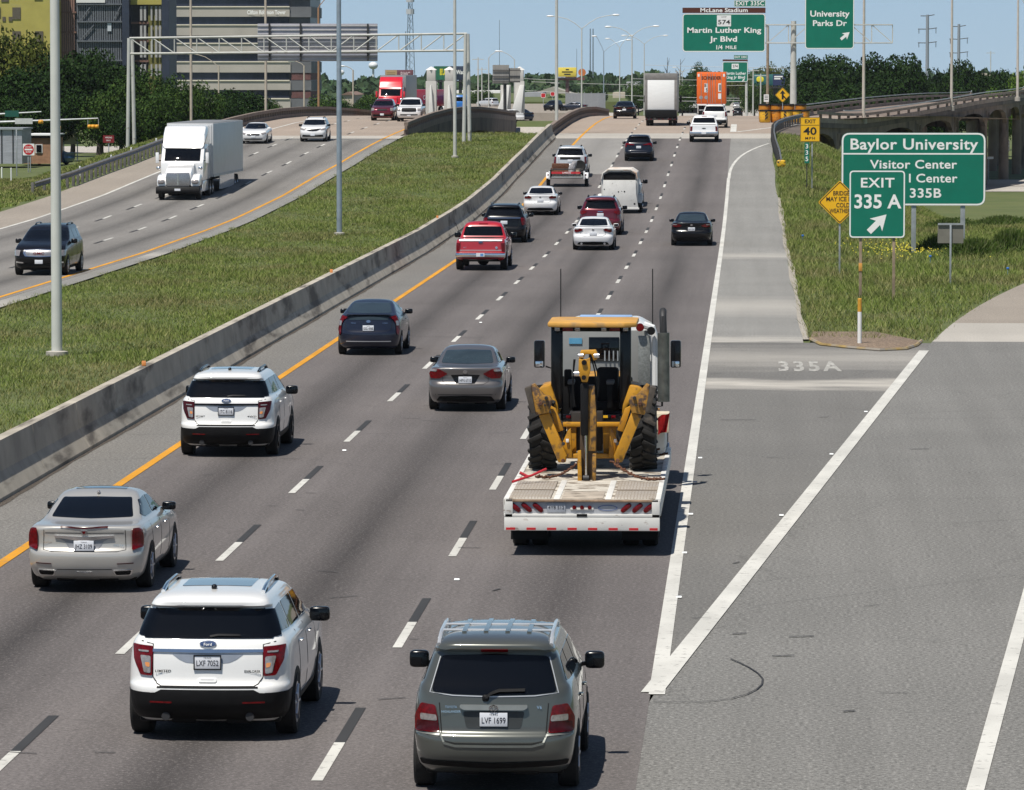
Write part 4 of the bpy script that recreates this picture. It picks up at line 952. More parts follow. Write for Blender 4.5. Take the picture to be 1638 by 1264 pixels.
c, W, H = suv_front('large black suv with a chrome grille on the opposite carriageway', 62, 439.8, (5.7, 2.04, 1.89), PT['black'], [(.70, .90), (.96, .92), (.95, .72), (.74, .70)], [(0, .67), (.52, .69), (.60, .80), (.56, .93), (0, .95)], M['chrome'], lower=[(0, .34), (.8, .36), (.85, .44), (0, .46)], rails=M['blackgloss'])
q = c.text('GMC', 0, .86, .14, M['redlens'], .02, .42, 'front'); q.location.y += .04
c.add('grille_mesh', 'front', rnd(mir([(0, .75), (.45, .76), (.52, .85), (.48, .955), (0, .965)]), .03), mat('chrome_mesh', (.35, .35, .36), .3, .9, .5, 40), .024); c.lines('chrome_trim', [('front', [(-.9, .52), (-.6, .50)]), ('front', [(.9, .52), (.6, .50)])], .05, M['chrome'], .016)
suv_front('white sedan on the opposite carriageway just behind the white semi truck', 405, 229.8, (4.81, 1.83, 1.46), PT['white'], [(.50, .72), (.82, .78), (.86, .70), (.62, .62)], [(0, .56), (.40, .58), (.46, .66), (0, .68)], M['blackgloss'], 'sedan', 'car', lower=[(0, .28), (.6, .28), (.64, .36), (0, .36)], arch='sedan')
c, W, H = suv_front('white compact suv on the opposite carriageway with black grille wings', 500, 226.5, (4.6, 1.86, 1.69), PT['white'], [(.52, .90), (.93, .99), (.95, .90), (.66, .83)], [(0, .76), (.30, .78), (.62, .92), (.6, .95), (0, .90)], M['blackgloss'], lower=[(0, .34), (.8, .36), (.76, .50), (0, .46)], rails=M['black'])
c.lines('skid_trim', [('front', [(-.6, .33), (.6, .33)])], .03, M['chrome'], .02)
suv_front('white pickup truck coming over the bridge with a black grille', 654, 194.5, (5.9, 2.05, 1.94), PT['white'], [(.66, 1.02), (.98, 1.03), (.97, .84), (.70, .82)], [(0, .76), (.56, .78), (.60, .92), (.55, 1.05), (0, 1.06)], M['black'], 'pickup_truck', 'pickup', lower=[(0, .48), (.7, .50), (.7, .58), (0, .58)], arch='pickup')
suv_front('maroon suv with round headlights coming over the bridge in front of the red semi', 611, 193, (4.6, 1.9, 1.78), PT['maroon'], [(.68, 1.0), (.92, 1.02), (.93, .82), (.72, .80)], [(0, .80), (.4, .82), (.45, .92), (0, .94)], M['black'], lower=[(0, .34), (.8, .36), (.8, .5), (0, .5)])
suv_front('dark suv at the far left of the oncoming bridge crest', 587.5, (700,), (4.7, 1.9, 1.75), PT['navy'], [(.68, .98), (.92, 1.0), (.93, .86), (.72, .84)], [(0, .74), (.4, .76), (.45, .92), (0, .94)], M['chrome'], lower=[(0, .34), (.8, .36), (.8, .5), (0, .5)])
suv_front('silver sedan mostly hidden at the far left of the oncoming bridge crest', 573, (725,), (4.7, 1.8, 1.45), PT['silver'], [(.50, .72), (.82, .78), (.86, .70), (.62, .62)], [(0, .52), (.40, .54), (.46, .66), (0, .68)], M['black'], 'sedan', 'car', arch='sedan')
# ------------------------------------------------------------------ trucks and trailers
PT['yellow'] = mat('machine_yellow', (.52, .25, .014), .45, 0, .2, 3, dirt=((.13, .075, .035), 5, .56)); PT['yellowdirty'] = mat('worn_machine_yellow', (.36, .18, .025), .6, 0, .35, 6, dirt=((.075, .045, .028), 9, .47))
PT['trailerwhite'] = mat('chipped_white_paint', (.70, .69, .65), .5, 0, .12, 2, dirt=((.20, .12, .075), 4, .60, (1, 1, 2.5))); PT['deckwood'] = mat('worn_deck_boards', (.52, .48, .41), .85, 0, .35, 3, stretch=(1, 5, 1), dirt=((.17, .135, .10), 3, .50))
def grate_mat():
    m = bpy.data.materials.new('ramp_grating'); m.use_nodes = True; nt = m.node_tree; b = nt.nodes['Principled BSDF']; b.inputs['Roughness'].default_value = .8
    tcn = nt.nodes.new('ShaderNodeTexCoord').outputs['Object']
    w1 = _n(nt, 'ShaderNodeTexWave', wave_type='BANDS', bands_direction='Y'); w1.inputs['Scale'].default_value = 3.4; w1.inputs['Distortion'].default_value = .6; nt.links.new(tcn, w1.inputs[0])
    w2 = _n(nt, 'ShaderNodeTexWave', wave_type='BANDS', bands_direction='X'); w2.inputs['Scale'].default_value = 6; w2.inputs['Distortion'].default_value = 3; nt.links.new(tcn, w2.inputs[0])
    c = mix(nt, ramp(nt, w1.outputs['Fac'], [(.35, 0), (.6, 1)]), (.13, .10, .075), (.55, .51, .45)); c = mix(nt, ramp(nt, w2.outputs['Fac'], [(.1, .6), (.3, 0)]), c, (.2, .15, .11))
    c = mix(nt, ramp(nt, noise(nt, 3, 4, tcn), [(.45, 0), (.7, .7)]), c, (.30, .25, .19))
    nt.links.new(c, b.inputs['Base Color']); return m
M['grate'] = grate_mat()
def dualwheel(root, x, y, r=.5, wd=.28, m=None, name='wheel'):
    o = MB().lathe([(-wd / 2, r * .5), (-wd / 2, r * .94), (-wd / 2 + .04, r), (wd / 2 - .04, r), (wd / 2, r * .94), (wd / 2, r * .58), (wd / 2 - .08, r * .5)], 'x', 28).build(name, M['rubber'], root, .5)
    MB().lathe([(wd / 2 - .1, r * .5), (wd / 2 - .02, r * .56), (wd / 2 - .03, r * .3), (wd / 2 + .03, r * .2)], 'x', 18).build('rim', m or M['rim'], o)
    o.location = (x, y, r); 
    if x < 0: o.rotation_euler = (0, 0, math.pi)
    return o
base = P(931, 640, 77.0); base.z = 0
t = thing('lowboy_trailer', 'white low flatbed trailer with red tail lights carrying the yellow backhoe', 'trailer', base)
MB().box(-1.27, 1.27, .06, 10.6, .84, .93, .01).build('deck', PT['deckwood'], t)
for x in (-1.24, 1.24): MB().box(x - .045, x + .045, .1, 10.6, .66, .945, .01).build('side_rail', PT['trailerwhite'], t)
for x in (-.42, .42): MB().box(x - .05, x + .05, .12, 3.6, .915, .938, .004).build('deck_strip', PT['trailerwhite'], t)
for x in (-.86, .86):
    MB().box(x - .34, x + .34, .22, 1.55, .92, .948, .004).build('ramp_grating', M['grate'], t); MB().box(x - .34, x + .34, 1.75, 3.3, .92, .948, .004).build('ramp_grating', M['grate'], t)
MB().box(-.34, .34, .2, 1.5, .92, .942, .004).build('wood_infill', mat('grey_boards', (.42, .36, .29), .9, 0, .3, 4, dirt=((.16, .13, .1), 3, .55)), t)
MB().box(-1.27, 1.27, .0, .09, .425, .645, .012).build('rear_bumper', PT['trailerwhite'], t)
rp = MB().box(-1.24, 1.24, .05, .1, .69, .90, .006).build('light_panel', mat('panel_grey', (.42, .43, .46), .5, 0, .12, 3), t)
MB().box(-1.27, 1.27, .0, .1, .646, .70, .008).build('bumper_ledge', PT['trailerwhite'], t); MB().box(-1.25, 1.25, .0, .12, .895, .93, .008).build('deck_edge', PT['rust_edge'] if 'rust_edge' in PT else mat('rust_edge', (.3, .2, .13), .8, 0, .5, 6), t)
for sg in (1, -1): MB().box(1.2 * sg - .06 + .0 * sg, 1.2 * sg + .07, .0, .1, .646, .93, .008).build('corner_post', PT['trailerwhite'], t)
for sg in (1, -1):
    for k in range(3):
        xx = (.72 + .185 * k) * sg; m4 = Matrix.Translation((xx, .045, .80)) @ Matrix.Rotation(-.75 * -sg, 4, 'Y')
        q = MB(); q.blob((xx, .045, .80), (.105, .03, .042), .6, 16, 8, Matrix.Rotation(.72 * sg * -1, 3, 'Y')); q.build('tail_lamp', M['redlens'], t)
MB().box(-.19, .19, .03, .06, .76, .80, .006).build('lamp_bracket', PT['trailerwhite'], t)
for k in (-1, 0, 1): MB().lathe([(.0, .01), (.0, .032), (.03, .034)], 'y', 16, (k * .125, .015, .805)).build('marker_lamp', M['redlens'], t)
o = MB().box(-.15, .15, -.006, .01, -.075, .075, .003).build('licence_plate', mat('dull_plate', (.38, .40, .44), .5), t); o.location = (-.42, .035, .80); letters([('4Y8 512', 0, 0, .08, 0, 1.0, .26)], 'plate_lettering', M['plateink'], o, -.009)
bm = bmesh.new(); n = 28; rg = [[bm.verts.new((.42 + a * math.cos(k * 2 * math.pi / n), .042, .80 + b_ * math.sin(k * 2 * math.pi / n))) for k in range(n)] for a, b_ in ((.16, .05), (.14, .035))]
for k in range(n): bm.faces.new((rg[0][k], rg[0][(k + 1) % n], rg[1][(k + 1) % n], rg[1][k]))
ln('oval_emblem', tomesh(bm, 'oval_emblem'), mat('emblem_blue', (.12, .16, .30), .5), t)
MB().box(-.085, .085, -.006, .02, .655, .70).build('latch_slot', M['black'], t)
for k in range(8): MB().box(-1.24 + k * .335, -1.24 + k * .335 + (.15 if k < 7 else .13), -.006, .0, .437, .475).build('reflective_tape', M['signred'], t)
for x in (-.8, .8): MB().box(x - .07, x + .07, .3, 10, .45, .84).build('main_beam', M['steeldark'], t)
for y in (1.9, 3.15):
    MB().bar((-1.1, y, .42), (1.1, y, .42), .14, .14).build('axle', M['black'], t)
    for x in (1.08, .76, -1.08, -.76): dualwheel(t, x, y, .42, .26, M['black'])
for x in (-.92, .92): MB().box(x - .3, x + .3, 1.2, 1.22, .16, .8).build('mud_flap', M['black'], t)
MB().box(-1.2, 1.2, 9.0, 11.2, .95, 1.35, .03).build('gooseneck', PT['trailerwhite'], t)
MB().box(.95, 1.28, 8.7, 9.2, 1.36, 1.72, .02).build('tool_box', mat('cream_box', (.66, .58, .44), .6, 0, .1, 3, dirt=((.3, .2, .1), 5, .6)), t)
# backhoe loader, rear towards us; px() turns a photo pixel at depth v into the machine's own coordinates
bh = P(948, 640, 82.6); bh.z = .935
bk = thing('backhoe_loader', 'yellow backhoe loader with folded boom chained to the white trailer', 'backhoe', bh)
def px(zx, zy, v): return P(830 + zx / 4.36, 490 + zy / 4.36, v) - bh
def pprism(pts, v, dep, name, m, par=None, bev=.012, label=None):
    q = [px(a, b_, v) for a, b_ in pts]
    return MB().prism([(p.x, p.z) for p in q], 'y', q[0].y, q[0].y + dep, bev).build(name, m, par or bk, .5)
for zx in (168, 868):
    c_ = px(zx, 900, 82.9); q = MB(); r = .74; wd = .46
    q.lathe([(-wd / 2, .38), (-wd / 2 + .02, r * .9), (-wd / 2 + .07, r * .95), (wd / 2 - .07, r * .95), (wd / 2 - .02, r * .9), (wd / 2, .38)], 'x', 40)
    for k in range(22):
        a = k * 2 * math.pi / 22
        for s_ in (1, -1):
            a2 = a + (.14 if s_ < 0 else 0); p0 = Vector((0, math.cos(a2) * r * .965, math.sin(a2) * r * .965)); p1 = Vector((s_ * wd * .5, math.cos(a2 + .16) * r * .95, math.sin(a2 + .16) * r * .95))
            q.bar(p0, p1, .075, .06, p0.normalized(), .008)
    o = q.build('rear_wheel', mat('tread_rubber', (.018, .017, .016), .9, 0, .4, 5, dirt=((.07, .057, .045), 4, .6)), bk, .5); o.location = (c_.x, .3, r)
    MB().lathe([(-.2, .36), (.14, .4), (.16, .3), (.05, .2)], 'x', 20).build('rim', PT['yellow'], o)
for s_ in (1, -1):
    cx = 498
    f = (lambda pts: pts) if s_ < 0 else (lambda pts: [(2 * cx - a, b_) for a, b_ in pts])
    pprism(f([(138, 760), (212, 745), (335, 1045), (325, 1090), (275, 1090)]), 81.1, .2, 'stabiliser_arm', PT['yellow'])
    pprism(f([(85, 552), (108, 542), (172, 622), (215, 632), (232, 660), (208, 745), (120, 758), (100, 720)]), 81.0, .26, 'stabiliser_foot', PT['yellowdirty'])
    pprism(f([(38, 572), (82, 558), (116, 742), (84, 748)]), 80.95, .36, 'foot_pad', mat('rubber_pad', (.075, .062, .05), .85, 0, .4, 8), None, .01)
    pprism(f([(208, 690), (258, 715), (312, 865), (268, 880)]), 81.35, .14, 'stabiliser_cylinder', PT['yellow'])
    pprism(f([(262, 880), (300, 868), (322, 985), (300, 1000)]), 81.4, .1, 'hydraulic_rod', M['steeldark'])
    pprism(f([(300, 960), (340, 870), (362, 850), (372, 1060), (318, 1050)]), 81.3, .12, 'frame_plate', PT['yellow'])
    for zz, yy, rr in ((190, 640, .03), (150, 680, .035), (180, 690, .02), (308, 1078, .035), (310, 960, .03)):
        p = px(f([(zz, yy)])[0][0], yy, 80.95); MB().lathe([(-.02, rr * .8), (.0, rr), (.05, rr)], 'y', 10, p).build('pivot_pin', M['steeldark'] if rr < .032 else M['rust'], bk)
    fl = MB(); pts = [px(f([(a, b_)])[0][0], b_, 82.4) for a, b_ in ((125, 590), (160, 560), (222, 548), (272, 690), (278, 760), (232, 690))]
    fl.prism([(p.x, p.z) for p in pts], 'y', pts[0].y, pts[0].y + 1.1, .03); fl.build('rear_fender', PT['yellow'], bk)
pprism([(305, 812), (705, 812), (700, 842), (308, 842)], 81.5, .2, 'upper_crossbeam', PT['yellow']); pprism([(325, 1030), (690, 1030), (690, 1062), (325, 1062)], 81.35, .2, 'lower_crossbeam', PT['yellow'])
pprism([(585, 840), (680, 840), (672, 1040), (590, 1040)], 81.55, .1, 'hydraulic_panel', PT['yellow']); pprism([(335, 840), (400, 840), (400, 1040), (335, 1040)], 81.55, .1, 'hydraulic_panel', PT['yellow'])
for a, b_ in ((338, 938), (672, 938)): pprism([(a - 10, b_ - 12), (a + 10, b_ - 12), (a + 10, b_ + 12), (a - 10, b_ + 12)], 81.25, .03, 'label_plate', M['signwhite'], None, .002)
pprism([(365, 740), (585, 735), (582, 1010), (372, 1010)], 81.7, .3, 'swing_frame', mat('shadow_dark', (.022, .018, .015), .6, 0, .4, 6))  # dark box paints in the shadowed openings around the swing frame
# boom and dipper folded upright
pprism([(432, 560), (525, 555), (540, 760), (535, 1225), (412, 1228), (412, 1040), (425, 1000)], 80.75, .34, 'dipper', mat('greasy_boom', (.07, .042, .02), .6, 0, .5, 5))
pprism([(482, 555), (526, 555), (540, 760), (535, 1010), (484, 1010)], 80.70, .1, 'dipper_side', PT['yellowdirty'])
pprism([(428, 540), (486, 540), (482, 905), (430, 905)], 80.62, .12, 'boom_cylinder', M['black'], None, .03)
a_, b_ = px(466, 900, 80.66), px(468, 1195, 80.66); MB().tube([a_, b_], .026, 12).build('cylinder_rod', M['chrome'], bk)
a_ = px(468, 1200, 80.64); MB().lathe([(-.05, .055), (.05, .055)], 'x', 14, a_).build('rod_eye', M['steeldark'], bk)
pprism([(418, 365), (440, 372), (470, 372), (495, 360), (500, 440), (478, 530), (440, 530), (415, 450)], 80.6, .16, 'link_bracket', PT['yellow'])
pprism([(430, 310), (535, 305), (550, 335), (545, 372), (520, 380), (505, 335), (462, 335), (445, 375), (415, 390)], 80.72, .24, 'boom_head', PT['yellow'])
for (x_, y_, r_) in ((455, 393, .045), (452, 498, .04)):
    p = px(x_, y_, 80.56); MB().lathe([(0, r_), (.03, r_), (.06, r_ * .7)], 'y', 16, p).build('link_hole', M['black'], bk)
for (x_, y_) in ((430, 345), (540, 345), (400, 470)):
    p = px(x_, y_, 80.68); MB().lathe([(-.04, .04), (.05, .045)], 'x', 12, p).build('boom_pin', M['rim'], bk)
pprism([(408, 1010), (434, 1005), (440, 1225), (410, 1228)], 80.6, .1, 'dipper_lug', PT['yellow']); pprism([(512, 1030), (540, 1030), (536, 1228), (512, 1228)], 80.6, .1, 'dipper_lug', PT['yellowdirty'])
for k, (x0, bend) in enumerate(((392, -18), (508, 30), (520, 46), (385, -8))):
    pts = [px(x0 + bend * math.sin(t_ * math.pi) * (1 if k % 2 else .8), 370 + 330 * t_, 80.8) for t_ in np.linspace(0, 1, 9)]; MB().tube(pts, .014, 6).build('hydraulic_hose', M['black'], bk)
# cab
cz0, cz1 = px(0, 790, 82.6).z, px(0, 138, 82.6).z
for (a, b2, v_, d_) in ((224, 306, 82.5, .12), (704, 782, 82.5, .12), (258, 300, 84.0, .1), (728, 770, 84.0, .1)):
    x0, x1 = px(a, 500, v_).x, px(b2, 500, v_).x; y0 = v_ - bh.y
    MB().box(x0, x1, y0, y0 + d_, cz0 + (.2 if v_ < 83 else .0), cz1, .015).build('cab_post', M['blackgloss'], bk)
for (a, b2) in ((224, 250), (756, 782)): MB().box(px(a, 0, 82.6).x, px(b2, 0, 82.6).x, .02, 1.5, cz0 + .3, cz0 + .42, .01).build('door_sill', M['black'], bk)
x0, x1 = px(202, 0, 82.4).x, px(824, 0, 82.4).x
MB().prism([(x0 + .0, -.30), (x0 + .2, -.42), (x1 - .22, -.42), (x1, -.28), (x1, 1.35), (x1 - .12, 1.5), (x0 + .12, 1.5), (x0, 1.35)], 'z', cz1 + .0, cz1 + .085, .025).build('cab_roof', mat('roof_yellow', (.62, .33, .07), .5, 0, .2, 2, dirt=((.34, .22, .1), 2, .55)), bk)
MB().box(px(300, 0, 82.5).x, px(710, 0, 82.5).x, -.06, .06, cz1 - .09, cz1, .01).build('roof_header', M['black'], bk)
for a, m_ in ((340, M['redlens']), (668, M['redlens']), (408, M['clearlens']), (592, M['clearlens']), (268, M['clearlens']), (744, M['clearlens'])):
    p = px(a, 158, 82.3); MB().box(p.x - (.09 if m_ is M['redlens'] else .045), p.x + (.09 if m_ is M['redlens'] else .045), p.y, p.y + .08, p.z - .04, p.z + .04, .012).build('cab_lamp', m_, bk)
MB().box(px(305, 0, 82.5).x, px(705, 0, 82.5).x, -.1, -.02, cz0 - .02, cz0 + .1, .015).build('cab_sill', M['blackgloss'], bk)
for a in (345, 660):
    p = px(a, 772, 82.4); MB().box(p.x - .04, p.x + .04, p.y - .02, p.y + .02, p.z - .025, p.z + .025, .008).build('tail_lamp', M['redlens'], bk)
p = px(602, 770, 82.38); MB().box(p.x - .045, p.x + .045, p.y - .02, p.y + .02, p.z - .02, p.z + .02).build('warning_label', M['signyellow'], bk)
for a, b2 in ((340, 388), (610, 664)):
    x0, x1 = px(a, 0, 82.7).x, px(b2, 0, 82.7).x
    MB().box(x0, x1, .1, .5, px(0, 545, 82.7).z, px(0, 515, 82.7).z, .02).build('armrest', mat('grey_vinyl', (.09, .095, .1), .6), bk); MB().box(x0 + .02, x1 - .02, .12, .25, px(0, 710, 82.7).z, px(0, 545, 82.7).z, .02).build('armrest_post', M['black'], bk)
sx0, sx1 = px(545, 0, 83.2).x, px(700, 0, 83.2).x
MB().box(sx0, sx1, .45, .6, px(0, 700, 83.2).z, px(0, 420, 83.2).z, .06).build('seat_back', M['black'], bk); MB().box(sx0 - .08, sx1, .3, .9, px(0, 730, 83).z, px(0, 660, 83).z, .05).build('seat', M['black'], bk)
MB().box(px(315, 0, 83).x, px(330, 0, 83).x + .1, .4, .5, px(0, 560, 83).z, px(0, 440, 83).z, .03).build('joystick_console', M['black'], bk)
MB().box(-.45, .5, .2, 3.9, .45, .95, .04).build('chassis', M['steeldark'], bk); MB().box(-.42, .45, 1.7, 3.9, .95, 1.5, .08).build('engine_hood', PT['yellow'], bk)
for x in (-.75, .78):
    o = dualwheel(bk, x, 3.1, .46, .32, PT['yellow'], 'front_wheel')
    MB().tube([(x * .72, 1.6, 1.35), (x * .72, 3.0, 1.35), (x * .72, 4.0, .55)], .09, 8).build('loader_arm', PT['yellow'], bk)
MB().prism([(4.0, .12), (4.7, .08), (4.75, .2), (4.2, .8), (4.0, .7)], 'x', -1.1, 1.1, .02).build('loader_bucket', PT['yellowdirty'], bk)
MB().box(-.62, .66, 1.45, 1.6, .75, 1.55, .04).build('front_console', M['black'], bk)
# chains, binders, flag
def chain(name, pts, r, m, label, cat, grp=None):
    q = MB(); P3 = [Vector(p) for p in pts]; L = (P3[-1] - P3[0]).length; n = int(L / .07)
    for k in range(n):
        a, b2 = P3[0].lerp(P3[-1], k / n), P3[0].lerp(P3[-1], (k + 1.35) / n); sg = Vector((0, 0, -.12 * math.sin(math.pi * k / n))); o = Vector((.012 if k % 2 else -.012, 0, .012 * (k % 2)))
        q.tube([a + sg + o, (a + b2) / 2 + sg - o, b2 + sg + o], r, 5)
    setp(q.build(name, m), label, cat, grp)
W3 = lambda zx, zy, v: P(830 + zx / 4.36, 490 + zy / 4.36, v)
chain('tie_down_chain', (W3(440, 1078, 80.9), W3(120, 1178, 80.2)), .02, M['rust'], 'rusty tie down chain from the boom to the left edge of the deck', 'chain')
chain('tie_down_chain', (W3(640, 1082, 80.9), W3(1005, 1195, 80.2)), .022, M['rust'], 'rusty tie down chain from the boom to the right edge of the deck', 'chain')
chain('tie_down_chain', (W3(950, 1000, 83.5), W3(1035, 985, 83.5)), .02, M['rust'], 'short rusty chain beside the right rear tyre of the backhoe', 'chain')
q = MB().tube([W3(-45, 1225, 79.6), W3(90, 1180, 79.9), W3(190, 1135, 80.1)], .022, 8); q.tube([W3(5, 1160, 79.9), W3(70, 1192, 79.9)], .026, 8)
setp(q.build('chain_binder', mat('binder_red', (.45, .02, .03), .5)), 'red lever chain binder on the left of the trailer deck', 'chain binder')
bm = bmesh.new(); A, B, C_, D = W3(968, 780, 85), W3(1052, 738, 84.8), W3(1030, 870, 84.8), W3(972, 900, 85); gr = []
for i in range(7):
    row = []
    for j in range(7):
        s_, u_ = i / 6, j / 6; p = A.lerp(B, s_).lerp(D.lerp(C_, s_), u_); row.append(bm.verts.new(p + Vector((0, .06 * math.sin(s_ * 7 + u_ * 2), .02 * math.sin(s_ * 5)))))
    gr.append(row)
for i in range(6):
    for j in range(6): bm.faces.new((gr[i][j], gr[i + 1][j], gr[i + 1][j + 1], gr[i][j + 1]))
bmesh.ops.solidify(bm, geom=bm.faces[:], thickness=.01)
setp(ln('warning_flag', tomesh(bm, 'warning_flag'), M['matred']), 'red warning flag hanging on the right side of the trailer', 'flag')
# towing tractor
tb = P(971, 640, 91.0); tb.z = 0
k = thing('truck_tractor', 'white truck tractor with tall exhaust stack pulling the flatbed trailer', 'truck', (tb.x, 90.0, 0))
def tx(zx, zy, v=90.0): return P(830 + zx / 4.36, 490 + zy / 4.36, v) - Vector((tb.x, 90.0, 0))
TW = mat('truck_white', (.74, .75, .75), .4, 0, .06, 2, coat=.5)
MB().prism([(-.92, 1.25), (.92, 1.25), (.94, 2.6), (.86, 3.02), (.6, 3.16), (-.6, 3.16), (-.86, 3.02), (-.94, 2.6)], 'y', .05, 1.9, .05).build('cab', TW, k)
MB().box(-.90, .80, .0, .06, 1.3, 2.98, .02).build('cab_rear_wall', mat('rear_wall_grey', (.22, .225, .22), .6, 0, .1, 2), k)
a_, b_ = tx(488, 215, 90), tx(700, 385, 90); MB().box(a_.x, b_.x, -.02, .0, b_.z, a_.z, .01).build('rear_window', M['glass'], k)
a_, b_ = tx(350, 222, 90), tx(440, 262, 90); MB().box(a_.x, b_.x, -.02, .0, b_.z, a_.z).build('blue_sticker', mat('sticker_blue', (.10, .32, .50), .5), k)
a_, b_ = tx(600, 310, 90), tx(690, 380, 90)
for j in range(4): MB().box(a_.x + (b_.x - a_.x) * j / 3 - .012, a_.x + (b_.x - a_.x) * j / 3 + .012, -.05, -.03, b_.z, a_.z).build('window_bar', M['galv'], k)
mesh_m = mat('rack_mesh', (.25, .26, .25), .6, .5, .3, 30); a_, b_ = tx(832, 205, 89.8), tx(915, 560, 89.8); MB().box(a_.x, b_.x, -.22, -.18, b_.z, a_.z, .01).build('headache_rack', mesh_m, k)
MB().tube([tx(870, 130, 89.9), tx(930, 150, 89.9), tx(948, 210, 89.9), tx(950, 600, 89.9)], .075, 10).build('cab_corner_fairing', TW, k)
p = tx(845, 147, 89.7); MB().lathe([(-.04, .075), (0, .08), (.06, .07)], 'y', 16, p).build('marker_lamp', M['redlens'], k); p = tx(922, 172, 89.7); MB().lathe([(-.04, .07), (0, .08), (.06, .07)], 'y', 16, p).build('work_lamp', M['black'], k)
a_, b_ = tx(1008, 185, 89.6), tx(1010, 665, 89.6); MB().tube([b_, a_], .115, 14).build('exhaust_shield', mat('exhaust_steel', (.16, .16, .14), .45, .7, .4, 6), k); c_ = tx(1004, 70, 89.6); MB().tube([a_, c_, c_ + Vector((0, .05, .05)), c_ + Vector((-.0, .22, .09))], .068, 12).build('exhaust_stack', M['steeldark'], k)
for (x0, x1) in ((105, 180), (1057, 1130)):
    a_, b_ = tx(x0, 240, 91.5), tx(x1, 430, 91.5); sg = 1 if x0 > 500 else -1
    o = MB().box(a_.x, b_.x, a_.y, a_.y + .16, b_.z, a_.z, .035).build('wing_mirror', M['blackgloss'], k)
    MB().box(a_.x + .03, b_.x - .03, a_.y - .006, a_.y + .01, b_.z + .02, b_.z + .13, .004).build('mirror_glass', M['chrome'], o)
    e = a_.x if sg > 0 else b_.x
    MB().tube([(e - sg * .02, a_.y + .05, a_.z - .5), (e - sg * .16, a_.y + .08, a_.z - .55), (e - sg * .16, a_.y + .1, b_.z - .75), (e - sg * .3, a_.y + .12, b_.z - .75)], .02, 6).build('mirror_bracket', M['black'], o)
for xp in (897, 1044):
    a_, b_ = P(xp, 512, 91.3), P(xp, 430, 91.3); MB().tube([a_ - Vector((tb.x, 90, 0)) - Vector((0, 0, .3)), b_ - Vector((tb.x, 90, 0))], .011, 5).build('whip_antenna', M['black'], k)
MB().box(-.5, .5, .2, .5, 3.17, 3.25, .02).build('roof_blue_strip', mat('roof_pale_blue', (.3, .45, .7), .3), k)  # pale blue strip for the bluish top of the cab roof, not a lamp
MB().prism([(1.9, 1.0), (3.6, 1.0), (3.65, 1.75), (1.9, 2.1)], 'x', -.75, .75, .08).build('hood', TW, k); MB().box(-.42, .42, -3.0, 3.6, .6, .95).build('chassis', M['black'], k)
for y, xs in ((-1.6, (-1.0, -.68, .68, 1.0)), (-.3, (-1.0, -.68, .68, 1.0)), (2.9, (-1.0, 1.0))):
    for x in xs: dualwheel(k, x, y, .5, .28)
# box truck
p = G(1057.5, 201.3); bt = thing('box_truck', 'box truck with a white roll up door in the middle lane on the bridge', 'truck', (p.x, p.y - .9, zp(p.y)))
GB = mat('box_grey', (.36, .35, .34), .6, 0, .15, 1.2)
MB().box(-1.27, 1.27, 0, 7.2, 1.05, 4.05, .04).build('cargo_box', GB, bt)
MB().box(-1.04, 1.04, -.03, .02, 1.25, 3.55, .015).build('roll_door', mat('door_white', (.82, .83, .82), .5, 0, .05, 1.5, stretch=(1, 1, 6)), bt)
for a in ((-1.27, 1.27, 3.56, 4.06), (-1.27, -1.05, 1.2, 3.56), (1.05, 1.27, 1.2, 3.56)): MB().box(a[0], a[1], -.05, .03, a[2], a[3], .02).build('door_frame', mat('frame_grey', (.25, .24, .23), .6, .2, .2, 3), bt)
MB().box(-1.22, 1.22, -.16, .0, .62, 1.22, .03).build('lift_gate', M['black'], bt); MB().box(-1.2, 1.2, -.12, .0, .45, .58, .02).build('rear_bumper', M['steeldark'], bt)
for kx_ in (-1.1, -.75, -.15, .15, .6, .75, 1.1): MB().box(kx_ - .06, kx_ + .06, -.14, -.115, .49, .55).build('reflective_tape', M['redlens'], bt)
for x in (-1.02, -.72, .72, 1.02): dualwheel(bt, x, .9, .47, .27)
MB().box(-.4, .4, .3, 8.5, .5, .8).build('chassis', M['black'], bt); MB().prism([(7.5, .5), (9.6, .5), (9.7, 1.5), (9.0, 1.7), (8.6, 2.6), (7.5, 2.6)], 'x', -1.1, 1.1, .08).build('cab', PT['white'], bt)
for x in (-1.0, 1.0): dualwheel(bt, x, 8.9, .47, .27)
MB().box(1.32, 1.5, 8.0, 8.1, 1.75, 2.3, .03).build('wing_mirror', M['black'], bt); MB().box(-1.5, -1.32, 8.0, 8.1, 1.75, 2.3, .03).build('wing_mirror', M['black'], bt)
# orange semi trailer
ot_v = 427.; p = P(1137.7, 180, ot_v); ot = thing('semi_trailer', 'orange semi trailer with white decals on its rear doors in the right lane', 'trailer', (p.x, ot_v, zp(ot_v)))
MB().box(-1.3, 1.3, .02, 16, 1.1, 3.95, .03).build('cargo_box', PT['orange'], ot)
for sg in (1, -1): MB().box(.02 * sg if sg > 0 else -1.24, 1.24 if sg > 0 else -.02, -.02, .03, 1.22, 3.82, .01).build('rear_door', PT['orange'], ot)
letters([('SCHNEIDER', 0, 3.42, .42, .03, 1.0, 1.75)], 'company_lettering', M['signblack'], ot, -.03)
letters([('E', -.52, 2.75, .40, .03), ('5', -.42, 2.35, .40, .03)], 'door_number', M['signblack'], ot, -.038)
for (a, b_, c_, d_) in ((-.62, -.3, 2.15, 2.95), (.62, .92, 2.2, 2.95), (.62, .88, 1.55, 2.05), (-1.22, -1.05, 3.55, 3.8), (1.05, 1.22, 3.55, 3.8)): MB().box(a, b_, -.035, -.015, c_, d_).build('white_decal', M['signwhite'], ot)
